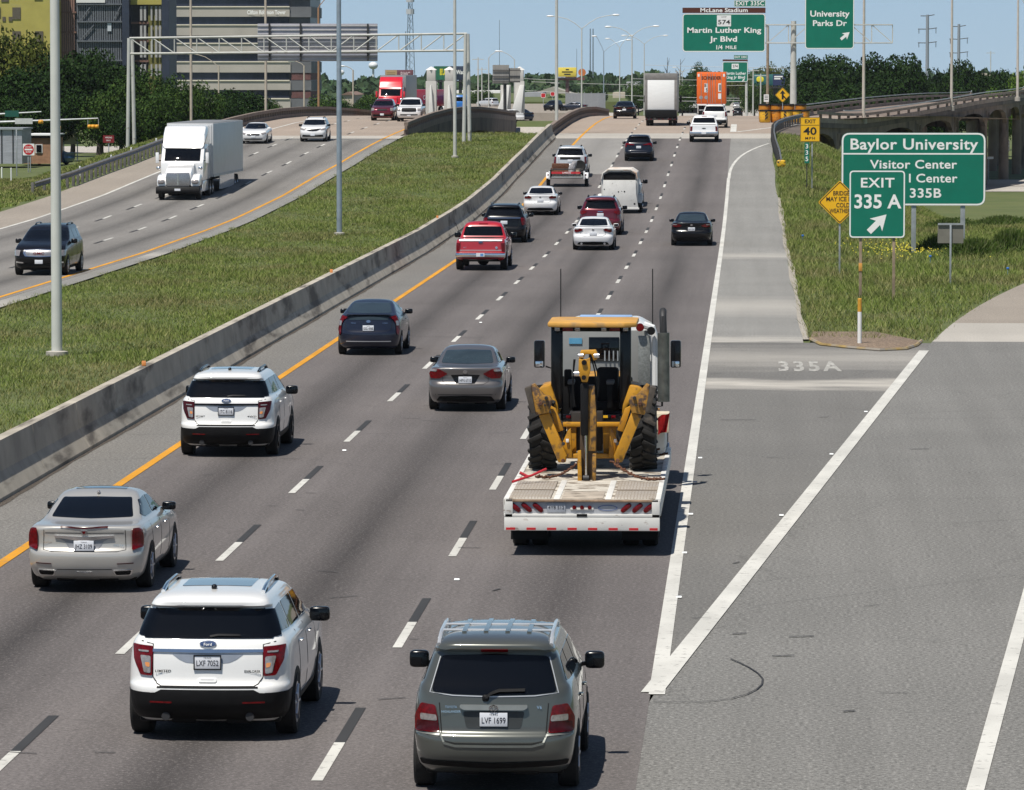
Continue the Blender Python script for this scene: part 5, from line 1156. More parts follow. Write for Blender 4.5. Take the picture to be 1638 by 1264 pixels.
for a, b_ in ((.70, .76), (.80, .86)): MB().box(a, b_, -.045, -.03, 2.3, 2.85).build('decal_bar', M['signblack'], ot)
for x in (-.92, -.45): MB().lathe([(-.03, .16), (0, .17)], 'y', 16, (x, -.01, 1.68)).build('round_decal', M['galv'], ot)
for x in (-.35, -.1, .1, .35, -.9, .9): MB().tube([(x, -.05, 1.2), (x, -.05, 3.85)], .02, 5).build('lock_rod', M['galv'], ot)
MB().box(-1.25, 1.25, -.03, .05, .95, 1.1, .02).build('rear_sill', PT['white'], ot); MB().box(-1.1, 1.1, .0, .08, .5, .6, .01).build('underride_bar', M['galv'], ot)
for y in (1.4, 2.7):
    for x in (-1.02, -.7, .7, 1.02): dualwheel(ot, x, y, .5, .28)
MB().box(-.4, .4, .3, 15, .75, 1.08).build('chassis', M['black'], ot)
o2 = thing('truck_tractor', 'dark truck tractor hidden in front of the orange trailer', 'truck', (p.x, ot_v + 16.5, zp(ot_v + 16)))
MB().box(-1.15, 1.15, 0, 3, .8, 3.2, .15).build('cab', M['blackgloss'], o2)
for y in (.3, 2.6):
    for x in (-1, 1): dualwheel(o2, x, y, .5, .28)
for x in (-1.42, 1.42): MB().box(x - .12, x + .12, 1.9, 2.0, 1.9, 2.6, .03).build('wing_mirror', M['black'], o2)
# semi trucks facing us
def semi(label, xc, yt, pm, tlabel, tcol, v=None, tlen=15.5):
    if v is None:
        p = front_place(xc, yt, 1.0)
    else: q = P(xc, 150, v); p = Vector((q.x, v, zp(v)))
    r = thing('truck_tractor', label, 'truck', p)
    hood = MB()
    hood.prism([(.0, .80), (.12, 1.50), (.55, 1.70), (2.0, 2.02), (2.0, .8)], 'x', -.72, .72, .07); hood.build('hood', pm, r)
    for sg in (1, -1):
        MB().prism([(.0, .72), (.05, 1.05), (.35, 1.32), (1.0, 1.42), (1.6, 1.25), (1.75, .75)], 'x', *(sorted((.66 * sg, 1.17 * sg))), .09).build('front_fender', pm, r)
        MB().blob((.93 * sg, .05, .98), (.20, .12, .12), .6).build('headlight', M['clearlens'], r)
        MB().box(1.38 * sg - .09, 1.38 * sg + .09, 1.9, 2.05, 1.95, 2.55, .04).build('wing_mirror', pm, r); MB().bar((1.0 * sg, 2.3, 2.1), (1.35 * sg, 2.0, 2.1), .04, .05).build('mirror_arm', M['black'], r)
        MB().blob((1.15 * sg, .65, 1.72), (.12, .06, .09), .7).build('hood_mirror', M['chrome'], r)
        MB().box(1.0 * sg - .15, 1.0 * sg + .15, 1.9, 4.6, .4, 1.0, .05).build('side_fairing', pm, r)
        MB().box(1.19 * sg - .01, 1.19 * sg + .01, 2.6, 3.3, 2.15, 2.75, .005).build('side_window', M['glass'], r)
    MB().prism([(-.63, .72), (.63, .72), (.68, 1.2), (.60, 1.48), (-.60, 1.48), (-.68, 1.2)], 'y', -.06, .06, .03).build('grille', mat('grille_chrome', (.42, .42, .43), .35, .85, .3, 20), r)
    MB().box(-.03, .03, -.08, -.05, .8, 1.4).build('grille_badge', M['chrome'], r)
    MB().prism([(-.25, .33), (-.3, .5), (-.22, .72), (.4, .72), (.4, .33)], 'x', -1.2, 1.2, .05).build('front_bumper', M['black'], r); MB().box(-.16, .16, -.33, -.29, .5, .62).build('licence_plate', M['plate'], r)
    MB().prism([(1.85, 1.0), (1.85, 2.0), (2.55, 2.82), (2.6, 3.0), (5.3, 3.0), (5.3, 1.0)], 'x', -1.18, 1.18, .08).build('cab', pm, r)
    ws = MB(); ws.prism([(1.93, 2.08), (2.52, 2.76), (2.50, 2.80), (1.89, 2.11)], 'x', -.98, .98, .01); ws.build('windscreen', M['glass'], r)
    MB().prism([(2.45, 2.82), (2.9, 3.55), (3.6, 3.98), (5.3, 4.02), (5.3, 2.9), (2.5, 2.9)], 'x', -1.16, 1.16, .14).build('roof_fairing', pm, r)
    for y, xs in ((.95, (-1.02, 1.02)), (5.4, (-1.02, -.7, .7, 1.02)), (6.7, (-1.02, -.7, .7, 1.02))):
        for x in xs: dualwheel(r, x, y, .5, .28)
    MB().box(-.42, .42, .5, 7.4, .5, .95).build('chassis', M['black'], r)
    tr = thing('semi_trailer', tlabel, 'trailer', (p.x, p.y + 5.7, p.z))
    MB().box(-1.3, 1.3, 0, tlen, 1.12, 4.1, .03).build('cargo_box', tcol, tr); MB().box(-1.27, 1.27, .03, tlen - .05, 4.1, 4.125, .008).build('trailer_roof', mat('trailer_roof_grey', (.17, .18, .19), .7, 0, .1, 1), tr)
    for a in (-1.31, 1.31): MB().box(a - .012, a + .012, .0, tlen, 1.12, 1.25).build('lower_rail', M['galv'], tr)
    for sg in (1, -1): MB().box(1.24 * sg - .02, 1.24 * sg + .02, 3.6, tlen - 4.5, .35, 1.12).build('side_skirt', PT['white'], tr)
    for y in (tlen - 3.2, tlen - 1.9):
        for x in (-1.04, -.72, .72, 1.04): dualwheel(tr, x, y, .5, .28)
    MB().box(-.4, .4, .3, tlen - .5, .8, 1.1).build('chassis', M['black'], tr)
    MB().box(-1.2, 1.2, -.04, .0, 1.2, 4.02, .01).build('front_panel', tcol, tr)
semi('white semi truck with a tall sleeper on the opposite carriageway', 285, 319, PT['white'], 'white box trailer pulled by the white semi on the opposite carriageway', mat('trailer_side', (.56, .57, .58), .45, .1, .05, 1))
semi('red semi truck coming over the bridge behind the maroon suv', 622, 190, paint('truck_red', (.62, .01, .025)), 'grey trailer behind the red semi truck', mat('trailer_grey', (.30, .32, .32), .5, .2, .1, 1), v=470)
# horse trailer
p = G(991, 341.5); ht = thing('horse_trailer', 'old white horse trailer with a rusty rounded roof in the middle lane', 'trailer', (p.x, p.y - .2, zp(p.y)))
HW = mat('old_white_paint', (.66, .65, .62), .6, 0, .1, 2.5, dirt=((.36, .34, .32), 4, .62)); HR = mat('rusty_white_roof', (.70, .67, .62), .6, 0, .1, 2, dirt=((.52, .28, .14), 1.3, .52))
pr = [(-.93, .55), (-.93, 1.75), (-.86, 2.08), (-.6, 2.26), (.6, 2.26), (.86, 2.08), (.93, 1.75), (.93, .55)]
MB().prism(pr, 'y', .05, 4.6, .03).build('body', HW, ht)
MB().prism([(-.95, 1.78), (-.88, 2.1), (-.6, 2.29), (.6, 2.29), (.88, 2.1), (.95, 1.78), (.9, 1.76), (.84, 2.05), (.58, 2.22), (-.58, 2.22), (-.84, 2.05), (-.9, 1.76)], 'y', -.12, 4.65, .01).build('roof', HR, ht)
MB().prism([(-.82, 1.73), (.82, 1.73), (.80, 2.0), (.55, 2.13), (-.55, 2.13), (-.80, 2.0)], 'y', -.01, .06, .01).build('rear_opening', M['black'], ht)
MB().prism([(-.98, .28), (.98, .28), (.86, 1.0), (.84, 1.72), (-.84, 1.72), (-.86, 1.0)], 'y', -.06, .02, .012).build('ramp_door', HW, ht)
for (x, z, r_) in ((-.05, 1.12, .035), (.12, 1.15, .02), (.26, 1.13, .04), (-.4, .85, .03), (.78, .5, .05), (-.78, 1.25, .03)): MB().lathe([(-.075, r_ * .7), (-.06, r_)], 'y', 10, (x, 0, z)).build('door_hole', M['black'], ht)
MB().box(-1.02, 1.02, -.1, .05, .2, .30, .02).build('rear_sill', HW, ht)
for sg in (1, -1):
    MB().prism([(.9, .5), (1.1, .95), (2.9, .95), (3.1, .5), (2.9, .6), (1.1, .6)], 'x', *sorted((.92 * sg, 1.16 * sg)), .04).build('fender', HW, ht)
    for y in (1.5, 2.5): dualwheel(ht, 1.04 * sg, y, .36, .2)
    MB().box(.96 * sg - .03, .96 * sg + .03, 3.1, 4.4, .5, 1.4, .02).build('side_panel', M['galv'], ht)
pk = pickup_rear('white pickup towing the horse trailer, mostly hidden behind it', 993, 330, PT['silver'])
pk.root.location = (p.x + .0, p.y + 6.3, zp(p.y + 6.3))
# scrap trailer
p = G(907.5, 298.2); jt = thing('utility_trailer', 'open utility trailer with mesh tailgate and white fenders behind the silver suv', 'trailer', (p.x, p.y - .9, zp(p.y)))
MB().box(-.95, .95, 0, 3.4, .48, .56, .01).build('floor', M['galv'], jt)
tg = MB(); tg.tube([(-.92, .0, .5), (-.92, -.02, 1.0), (.92, -.02, 1.0), (.92, 0, .5), (-.92, 0, .5)], .03, 6); tg.build('tailgate_frame', M['steeldark'], jt)
MB().box(-.85, .85, .01, .03, .52, .72).build('tailgate_mesh', mat('grey_junk', (.30, .29, .25), .8, 0, .5, 9), jt)
MB().box(-.88, .78, -.05, -.03, .74, .86).build('red_banner', mat('banner_red', (.55, .03, .04), .6, 0, .1, 4), jt); letters([('LAREDO', -.0, .80, .13, .02, 1.0)], 'banner_lettering', M['white_trim'], jt, -.06)
for sg in (1, -1):
    MB().prism([(.45, .45), (.6, .8), (1.5, .8), (1.7, .45), (1.5, .6), (.6, .6)], 'x', *sorted((.98 * sg, 1.22 * sg)), .03).build('fender', PT['white'], jt); dualwheel(jt, 1.1 * sg, 1.05, .34, .2)
    MB().box(.96 * sg - .02, .96 * sg + .02, .0, 3.4, .56, .95).build('side_rail', M['steeldark'], jt); MB().box(1.05 * sg - .07, 1.05 * sg + .07, .28, .34, .62, .72, .01).build('tail_lamp', M['redlens'], jt)
    MB().box(1.0 * sg - .04, 1.0 * sg + .04, -.02, .3, .42, .9, .01).build('corner_post', PT['white'], jt)
def junk(name, o, label, cat): o.location = Vector(jt.location) + Vector(o['at']); del o['at']; setp(o, label, cat)
q = MB().box(-.5, .5, -.4, .4, 0, .35, .05); q.box(-.5, .5, .2, .45, .35, .75, .06); q.box(-.55, -.4, -.4, .4, .3, .5, .03); o = q.build('rusty_bench', M['rust']); o['at'] = (-.42, 1.3, .56); junk('', o, 'rusty brown bench lying in the scrap trailer', 'bench')
o = MB().lathe([(-.1, .22), (-.12, .3), (-.06, .34), (.06, .34), (.12, .3), (.1, .22)], 'y', 24).build('loose_tyre', M['rubber']); o['at'] = (.68, 2.0, 1.15); junk('', o, 'black tyre standing at the right side of the scrap trailer', 'tyre')
o = MB().tube([(-.1, 0, .05), (-.05, 0, .5), (.1, .1, .8), (.2, .2, .85)], [.18, .2, .16, .06], 10).build('bundle', mat('bundle_cloth', (.30, .29, .30), .8, 0, .6, 6)); o['at'] = (.32, .8, .56); junk('', o, 'grey and white bundle leaning in the scrap trailer', 'bundle')
o = MB().lathe([(0, .13), (.3, .15), (.31, .13)], 'z', 16).build('bucket', mat('tan_bucket', (.5, .42, .3), .6)); o['at'] = (.6, .9, .7); junk('', o, 'tan bucket beside the bundle in the scrap trailer', 'bucket')
# ------------------------------------------------------------------ signs
def rrect(w_, h_, r): return rnd([(-w_ / 2, -h_ / 2), (w_ / 2, -h_ / 2), (w_ / 2, h_ / 2), (-w_ / 2, h_ / 2)], r, 5)
def panel(root, w_, h_, m, x=0, z=0, y=0, r=.12, border=None, bw=.05, name='sign_panel', back=None):
    MB().prism([(a + x, b_ + z) for a, b_ in rrect(w_, h_, r)], 'y', y, y + .03).build(name, m, root)
    if border:
        o_, i_ = rrect(w_ - .02, h_ - .02, r), rrect(w_ - .02 - 2 * bw, h_ - .02 - 2 * bw, max(.01, r - bw)); bm = bmesh.new()
        A = [bm.verts.new((a + x, y - .004, b_ + z)) for a, b_ in o_]; B = [bm.verts.new((a + x, y - .004, b_ + z)) for a, b_ in i_]; n = len(A)
        for k in range(n): bm.faces.new((A[k], A[(k + 1) % n], B[(k + 1) % n], B[k]))
        bmesh.ops.recalc_face_normals(bm, faces=bm.faces); ln('sign_border', tomesh(bm, 'sign_border'), border, root)
def arrow(root, x, z, s, ang, m, y=-.006):
    pts = [(-.12, -.5), (.12, -.5), (.12, .02), (.36, -.1), (.0, .5), (-.36, -.1), (-.12, .02)]
    c_, s_ = math.cos(ang), math.sin(ang)
    MB().prism([(x + s * (a * c_ - b_ * s_), z + s * (a * s_ + b_ * c_)) for a, b_ in pts], 'y', y, y + .004).build('arrow', m, root)
def post(root, x, z0, z1, m=None, w_=.08, y=.05, name='sign_post'): MB().box(x - w_ / 2, x + w_ / 2, y, y + w_, z0, z1, .005).build(name, m or M['galv'], root)
def at_px(x, v, z=None): p = P(x, 632, v); return Vector((p.x, v, gzf(p.x, v) if z is None else z))
def zpx(y, v): return P(819, y, v).z
def wpx(n, v): return n * v / F
# exit gore sign
v = 163.4; r = at_px(1401.5, v); t = thing('exit_sign', 'green exit sign with a white arrow on two posts in the grass nose', 'road sign', r)
zc, ww, hh = zpx(326, v) - r.z, wpx(89, v), wpx(108, v)
panel(t, ww, hh, M['signgreen'], 0, zc, 0, .14, M['white_trim'], .045)
letters([('EXIT', 0, zc + hh * .31, .46, .018, 1.1, ww * .60), ('335 A', 0, zc + hh * .03, .66, .022, 1.0, ww * .84)], 'sign_lettering', M['white_trim'], t, -.006)
arrow(t, .02, zc - hh * .28, .85, -math.pi / 4, M['white_trim'])
post(t, -wpx(26, v), -.3, zc - hh / 2 + .3, M['wood'], .1); post(t, wpx(27, v), -.3, zc - hh / 2 + .3, M['wood'], .1)
MB().box(-wpx(26, v) - .06, -wpx(26, v) + .06, .03, .17, 1.0, 1.28, .005).build('reflector_band', mat('amber_band', (.62, .30, .06), .6), t)
v = 136.6; r = at_px(1374.5, v); r.z = .05; t = thing('delineator_post', 'white delineator post with an amber top at the tip of the grass nose', 'delineator', r)
MB().lathe([(-.1, .06), (.88, .06), (.885, .055)], 'z', 14).build('post', mat('post_white', (.8, .8, .78), .5, 0, .06, 3, dirt=((.4, .38, .34), 3, .66)), t); MB().lathe([(.885, .061), (1.25, .061), (1.27, .04)], 'z', 14).build('reflector_sleeve', mat('sleeve_amber', (.60, .30, .03), .5), t)
# big university sign
v = 205.; r = at_px(1459, v); t = thing('guide_sign', 'large green university guide sign partly hidden behind the exit sign', 'road sign', r)
zc, ww, hh = zpx(270, v) - r.z, wpx(229, v), wpx(116, v)
panel(t, ww, hh, M['signgreen'], 0, zc, 0, .35, M['white_trim'], .07)
MB().box(-ww / 2 + .05, ww / 2 - .05, -.006, .0, zc + hh * .20, zc + hh * .22).build('divider', M['white_trim'], t)
letters([('Baylor University', 0, zc + hh * .335, .66, .018, 1.05, ww * .885), ('Visitor Center', 0, zc + hh * .06, .52, .018, 1.05, ww * .605), ('Mayborn Center' if False else 'l Center', wpx(1489 - 1459, v) + .02, zc - hh * .13, .52, .018, 1.05, wpx(77, v)), ('335B', wpx(1478 - 1459, v), zc - hh * .335, .56, .018, 1.05, wpx(50, v))], 'sign_lettering', M['white_trim'], t, -.006)
for xp in (1460, 1538): post(t, wpx(xp - 1459, v), -1.4, zc + hh * .3, M['galv'], .2)
# bridge ice diamond
def diamond(name, label, xp, yc, v, diag, m=M['signyellow'], yb=None, z0=None, grp=None):
    r = at_px(xp, v); 
    if z0 is not None: r.z = z0
    t = thing(name, label, 'road sign', r, 0, grp); zc = zpx(yc, v) - r.z; h = wpx(diag, v) / 2
    MB().prism(rnd([(0, zc - h), (h, zc), (0, zc + h), (-h, zc)], .08), 'y', 0, .025).build('sign_panel', m, t)
    bm = bmesh.new(); o_, i_ = [rnd([(0, zc - k), (k, zc), (0, zc + k), (-k, zc)], .06) for k in (h * .95, h * .90)]
    A = [bm.verts.new((a, -.004, b_)) for a, b_ in o_]; B = [bm.verts.new((a, -.004, b_)) for a, b_ in i_]; n = len(A)
    for k in range(n): bm.faces.new((A[k], A[(k + 1) % n], B[(k + 1) % n], B[k]))
    ln('sign_border', tomesh(bm, 'sign_border'), M['signblack'], t); post(t, 0, -.3, zc, M['galv'], .07)
    return t, zc, h
t, zc, h = diamond('warning_sign', 'yellow diamond warning of ice on the bridge, left of the exit sign', 1342, 323, 183.6, 70)
letters([('BRIDGE', .05, zc + .34, .24, .016, 1.0, .62), ('MAY ICE IN', 0, zc + .115, .24, .016, 1.0, 1.05), ('COLD', .12, zc - .12, .24, .016, 1.0, .52), ('WEATHER', .0, zc - .34, .24, .016, 1.0, .80)], 'sign_lettering', M['signblack'], t, -.006)
# exit 40
v = 272.; r = at_px(1294, v, zp(272) - .25); t = thing('exit_speed_sign', 'yellow exit speed sign reading 40 beside the shoulder guardrail', 'road sign', r)
zc, ww, hh = zpx(207, v) - r.z, wpx(31, v), wpx(39, v)
panel(t, ww, hh, M['signyellow'], 0, zc, 0, .05, M['signblack'], .02)
MB().box(-ww / 2 + .03, ww / 2 - .03, -.006, 0, zc + hh * .17, zc + hh * .185).build('divider', M['signblack'], t)
letters([('EXIT', 0, zc + hh * .325, .30, .02, 1.05, ww * .56), ('40', 0, zc - hh * .08, .60, .02, 1.0, ww * .68), ('MPH', 0, zc - hh * .36, .20, .02, 1.3, ww * .5)], 'sign_lettering', M['signblack'], t, -.006)
post(t, .12, -.6, zc - hh * .3, M['galv'], .07)
r2 = Vector((r.x - wpx(5, v), v - .3, r.z)); t = thing('mile_marker', 'narrow green mile marker 335 under the yellow exit speed sign', 'road sign', r2)
zc = zpx(244, v) - r2.z; panel(t, .27, wpx(33, v), M['signgreen'], 0, zc, 0, .02)
letters([('3', 0, zc + .36, .36, .02), ('3', 0, zc, .36, .02), ('5', 0, zc - .36, .36, .02)], 'sign_lettering', M['white_trim'], t, -.006); post(t, 0, -.8, zc + .5, M['steeldark'], .06)
# sign back
v = 175.6; r = at_px(1519, v); t = thing('back_of_sign', 'grey back of a small sign on one post in front of the big green sign', 'road sign', r)
zc = zpx(373, v) - r.z; panel(t, wpx(41, v), wpx(30, v), mat('sign_back_tan', (.20, .19, .16), .6, .2, .12, 3), 0, zc, .08, .02); post(t, 0, -.3, zc + wpx(14, v), M['galv'], .07, 0)
MB().box(-wpx(20, v), wpx(20, v), .02, .09, zc + wpx(14, v), zc + wpx(17, v)).build('top_rail', M['galv'], t)
# overhead signs on a cantilever T
v = 400.; r = at_px(1267, v, zp(v) - .1); t = thing('sign_gantry', 'grey T shaped overhead sign gantry beside the orange barrels', 'gantry', r)
MB().tube([(0, 0, -.5), (0, 0, zpx(34, v) - r.z)], [.30, .22], 16).build('gantry_post', M['polegrey'], t)
for dz in (40, 69):
    zz = zpx(dz, v) - r.z
    for yy in (-.45, .45): MB().box(wpx(1094 - 1267, v), wpx(1424 - 1267, v), yy - .05, yy + .05, zz - .05, zz + .05, .01).build('truss_chord', M['polegrey'], t)
zt, zb = zpx(40, v) - r.z, zpx(69, v) - r.z
xs = np.linspace(wpx(1094 - 1267, v), wpx(1424 - 1267, v), 11)
for i, x in enumerate(xs):
    MB().box(x - .04, x + .04, -.43, -.35, zb, zt).build('truss_upright', M['polegrey'], t)
    if i < 10: MB().bar((x, -.40, zb if x < 0 else zt), (xs[i + 1], -.40, zt if x < 0 else zb), .07, .07, (0, 1, 0)).build('truss_diagonal', M['polegrey'], t)
def ohsign(label, x0, x1, y0, y1, v, name='overhead_sign'):
    r = P((x0 + x1) / 2, (y0 + y1) / 2, v - .62); t = thing(name, label, 'road sign', r); w_, h_ = wpx(x1 - x0, v), wpx(y1 - y0, v)
    panel(t, w_, h_, M['signgreen'], 0, 0, 0, .3, M['white_trim'], .07); return t, w_, h_
t, w_, h_ = ohsign('overhead green sign for the stadium exit hanging over the right lane', 1092, 1224, 22, 83, 400)
letters([('Martin Luther King', 0, h_ * .06, .62, .022, 1.02, w_ * .89), ('Jr Blvd', 0, -h_ * .17, .62, .022, 1.02, w_ * .33), ('1/4', -w_ * .06, -h_ * .385, .50, .015, .9, w_ * .075), ('MILE', w_ * .085, -h_ * .385, .40, .02, 1.1, w_ * .13)], 'sign_lettering', M['white_trim'], t, -.007)
panel(t, w_ * .17, h_ * .29, M['signwhite'], 0, h_ * .31, -.012, .04, None, .05, 'route_shield'); letters([('574', 0, h_ * .27, .52, .015, 1.0, w_ * .145), ('LOOP', 0, h_ * .41, .16, .0, 1.0)], 'shield_lettering', M['signblack'], t, -.02)
panel(t, w_, wpx(8.5, 400), M['signbrown'], 0, h_ / 2 + wpx(5, 400), 0, .03, None, .05, 'brown_panel'); letters([('McLane Stadium', 0, h_ / 2 + wpx(5, 400), .48, .02, 1.02, w_ * .57)], 'brown_panel_lettering', M['white_trim'], t, -.007)
panel(t, wpx(50, 400), wpx(10.5, 400), M['signgreen'], w_ / 2 - wpx(25, 400), h_ / 2 + wpx(15.8, 400), 0, .03, M['white_trim'], .03, 'exit_tab'); letters([('EXIT 335C', w_ / 2 - wpx(25, 400), h_ / 2 + wpx(15.8, 400), .50, .02, 1.05, wpx(45, 400))], 'exit_tab_lettering', M['white_trim'], t, -.007)
t, w_, h_ = ohsign('tall overhead green sign for the parks drive exit right of the gantry post', 1288, 1366, -22, 78, 400)
letters([('University', 0, h_ * .055, .70, .022, 1.02, w_ * .80), ('Parks Dr', 0, -h_ * .095, .66, .022, 1.02, w_ * .69)], 'sign_lettering', M['white_trim'], t, -.007); arrow(t, w_ * .32, -h_ * .29, .95, -math.pi / 4 - .1, M['white_trim'])
# farther overhead sign
v = 760.; t, w_, h_ = ohsign('smaller overhead green sign farther down the highway behind the orange trailer', 1156, 1196, 99, 131, v)
letters([('Martin Luther', 0, -h_ * .08, .62, .022, 1.02, w_ * .86), ('King Jr Blvd', 0, -h_ * .28, .62, .022, 1.02, w_ * .78)], 'sign_lettering', M['white_trim'], t, -.007); arrow(t, w_ * .33, -h_ * .41, .5, -math.pi / 4, M['white_trim'])
panel(t, w_ * .28, h_ * .26, M['signwhite'], 0, h_ * .27, -.012, .04, None, .05, 'route_shield'); letters([('574', 0, h_ * .27, .6, .015, 1.0, w_ * .2)], 'shield_lettering', M['signblack'], t, -.02)
panel(t, w_, wpx(3, v), M['signbrown'], 0, h_ / 2 + wpx(2.2, v), 0, .02, None, .05, 'brown_panel'); panel(t, wpx(22, v), wpx(6, v), M['signgreen'], w_ / 2 - wpx(11, v), h_ / 2 + wpx(7.4, v), 0, .02, None, .03, 'exit_tab'); letters([('EXIT 335C', w_ / 2 - wpx(11, v), h_ / 2 + wpx(7.4, v), .45, .02, 1.0, wpx(20, v))], 'exit_tab_lettering', M['white_trim'], t, -.007)
zz = gzf(t.location.x + 4, v) - t.location.z
MB().tube([(w_ / 2 - .2, .3, zz), (w_ / 2 - .2, .3, h_ / 2)], .22, 10).build('sign_post', M['polegrey'], t)
# merge sign, barrels
t, zc, h = diamond('merge_sign', 'yellow diamond merge sign above the orange barrels', 1250, 152, 386, 24, z0=zp(386))
MB().prism([(-.08, zc - .35), (.08, zc - .35), (.08, zc + .12), (.22, zc + .12), (0, zc + .4), (-.22, zc + .12), (-.08, zc + .12)], 'y', -.012, -.002).build('merge_arrow', M['signblack'], t); MB().bar((.04, -.008, zc - .05), (.26, -.008, zc - .30), .1, .008, (0, 1, 0)).build('merge_branch', M['signblack'], t)
BO = mat('barrel_orange', (.62, .24, .02), .5, 0, .2, 3, dirt=((.16, .09, .04), 2.5, .55)); BY = mat('barrel_yellow', (.80, .45, .03), .5, 0, .15, 3, dirt=((.3, .17, .04), 3, .6))
for i, (xp, vb, h_, m_) in enumerate([(1222, 378, 1.02, BY), (1239.5, 378.4, 1.02, BO), (1256, 378, 1.02, BY), (1270.5, 378.5, 1.02, BY), (1284, 379, 1.02, BO), (1221, 380.5, 1.45, BO), (1240, 380.5, 1.45, BO), (1260, 380.5, 1.45, BO), (1279, 380.5, 1.45, BO)]):
    p = at_px(xp, vb, zp(vb) + .01); desc = ['yellow barrel with black chevrons at the left end of the row', 'bright orange barrel between the two chevron barrels', 'yellow barrel with black chevrons in the middle of the row', 'plain yellow barrel right of the middle chevron barrel', 'orange barrel at the right end of the front row', 'tall orange barrel at the left end of the back row', 'tall orange barrel second from the left in the back row', 'tall orange barrel third from the left in the back row', 'tall orange barrel at the right end of the back row'][i]
    t = thing('crash_barrel', desc, 'barrel', p, 0, 'orange and yellow crash barrels at the exit gore')
    MB().lathe([(0, .38), (.05, .42), (h_ * .3, .45), (h_ * .33, .42), (h_ * .36, .45), (h_ - .12, .46)], 'z', 20).build('drum', m_, t); MB().lathe([(h_ - .13, .49), (h_ - .06, .48), (h_, .40)], 'z', 20).build('lid', M['black'], t)
    if i in (0, 2):
        for k in range(3):
            z = .2 + k * .25; sg = 1 if i == 0 else -1
            MB().prism([(sg * (.0), z), (sg * .22, z + .2), (sg * .22, z + .33), (sg * .0, z + .13)], 'y', -.475, -.44).build('chevron', M['signblack'], t)
# ------------------------------------------------------------------ poles
def pole(label, xp, v, yb=None, h=None, yt=None, r=(.13, .08), m=None, z0=None, heads=(), name='light_pole', cat='light pole', base=True, grp=None):
    p = P(xp, 632, v); z = zpx(yb, v) if yb is not None else (z0 if z0 is not None else gzf(p.x, v)); t = thing(name, label, cat, (p.x, v, z), 0, grp)
    H = h if h else zpx(yt, v) - z
    MB().tube([(0, 0, -.3), (0, 0, H)], [r[0], r[1]], 12).build('pole', m or M['polegrey'], t)
    if base: MB().lathe([(-.3, r[0] * 2), (.12, r[0] * 2), (.14, r[0] * 1.3)], 'z', 12).build('base', M['concrete'], t)
    for hx, hy in heads:
        a = Vector((wpx(hx - xp, v), 0, zpx(hy, v) - z)); q0 = Vector((0, 0, H - .1)); md = (q0 + a) / 2 + Vector((0, 0, .12 * abs(a.x)))
        ar = MB().tube([q0, (q0 + md) / 2 + Vector((0, 0, .1)), md, (md + a) / 2 + Vector((0, 0, .05)), a], .05, 6).build('arm', m or M['polegrey'], t)
        MB().blob(a + Vector((math.copysign(.35, a.x), 0, 0)), (.48, .18, .12), .8).build('lamp_head', mat_lamp, ar)
    return t
mat_lamp = mat('lamp_head_white', (.75, .76, .76), .4, .1, .05)
pole('tall tapered grey light pole nearest in the median grass', 91.5, 131, h=14, r=(.155, .12), m=mat('near_pole', (.58, .59, .55), .6, .0, .1, 1, dirt=((.28, .27, .24), .7, .6)))
pole('blue grey galvanised light pole in the middle of the median grass', 543.5, 221.6, h=15, r=(.13, .1), m=M['galvblue'])
pole('light pole in the median grass nearest the bridge', 728, 308, h=16, r=(.12, .08))
pole('tall light pole standing on the left railing of the bridge', 890, 345, yb=186, h=14, r=(.12, .09), base=False)
for xp, v, yb, lab in ((1379, 409, 192, 'first light pole on the viaduct railing, right of the overhead signs'), (1519, 461, 172, 'light pole on the middle of the viaduct railing'), (1624, 508, 157, 'light pole at the far right end of the viaduct railing')):
    pole(lab, xp, v, yb=yb, h=16, r=(.15, .07), m=mat('viaduct_pole', (.52, .47, .41), .7, .0, .15, 1.5))
pole('pole with an arm beyond the far right end of the viaduct', 1635, 640, yt=8, yb=170, r=(.12, .08), heads=((1624, -8),))
pole('brown pole behind the orange barrels under the overhead sign', 1226, 470, yt=42, yb=188, r=(.15, .13), m=M['wood'], name='utility_pole', cat='pole', base=False)
for xp, v, yt, yb, hd, lab in ((930, 600, 45, 190, ((884, 26), (980, 24)), 'twin arm street light left of the black sedan on the crest'), (1010, 640, 57, 190, ((976, 43), (1044, 42)), 'tall twin arm street light left of the box truck'), (965, 800, 82, 182, ((953, 58), (1001, 64)), 'slim grey twin arm street light with uneven arms'), (990.5, 900, 76, 180, ((974, 62), (1006, 57)), 'thin distant twin arm street light behind the black sedan'), (1029.5, 850, 70, 182, ((1000, 57), (1060, 57)), 'distant twin arm street light just left of the box truck'), (1090, 1100, 115, 175, ((1080, 108), (1106, 112)), 'small far street light right of the box truck'), (823, 700, 95, 180, ((800, 82),), 'single arm street light near the grey pylons'), (782, 760, 92, 178, ((796, 82),), 'single arm street light beyond the gantry leg')):
    pole(lab, xp, v, yt=yt, yb=yb, r=(.11, .07), heads=hd, name='street_light', cat='street light', base=False, m=M['galvblue'] if xp == 965 else None)
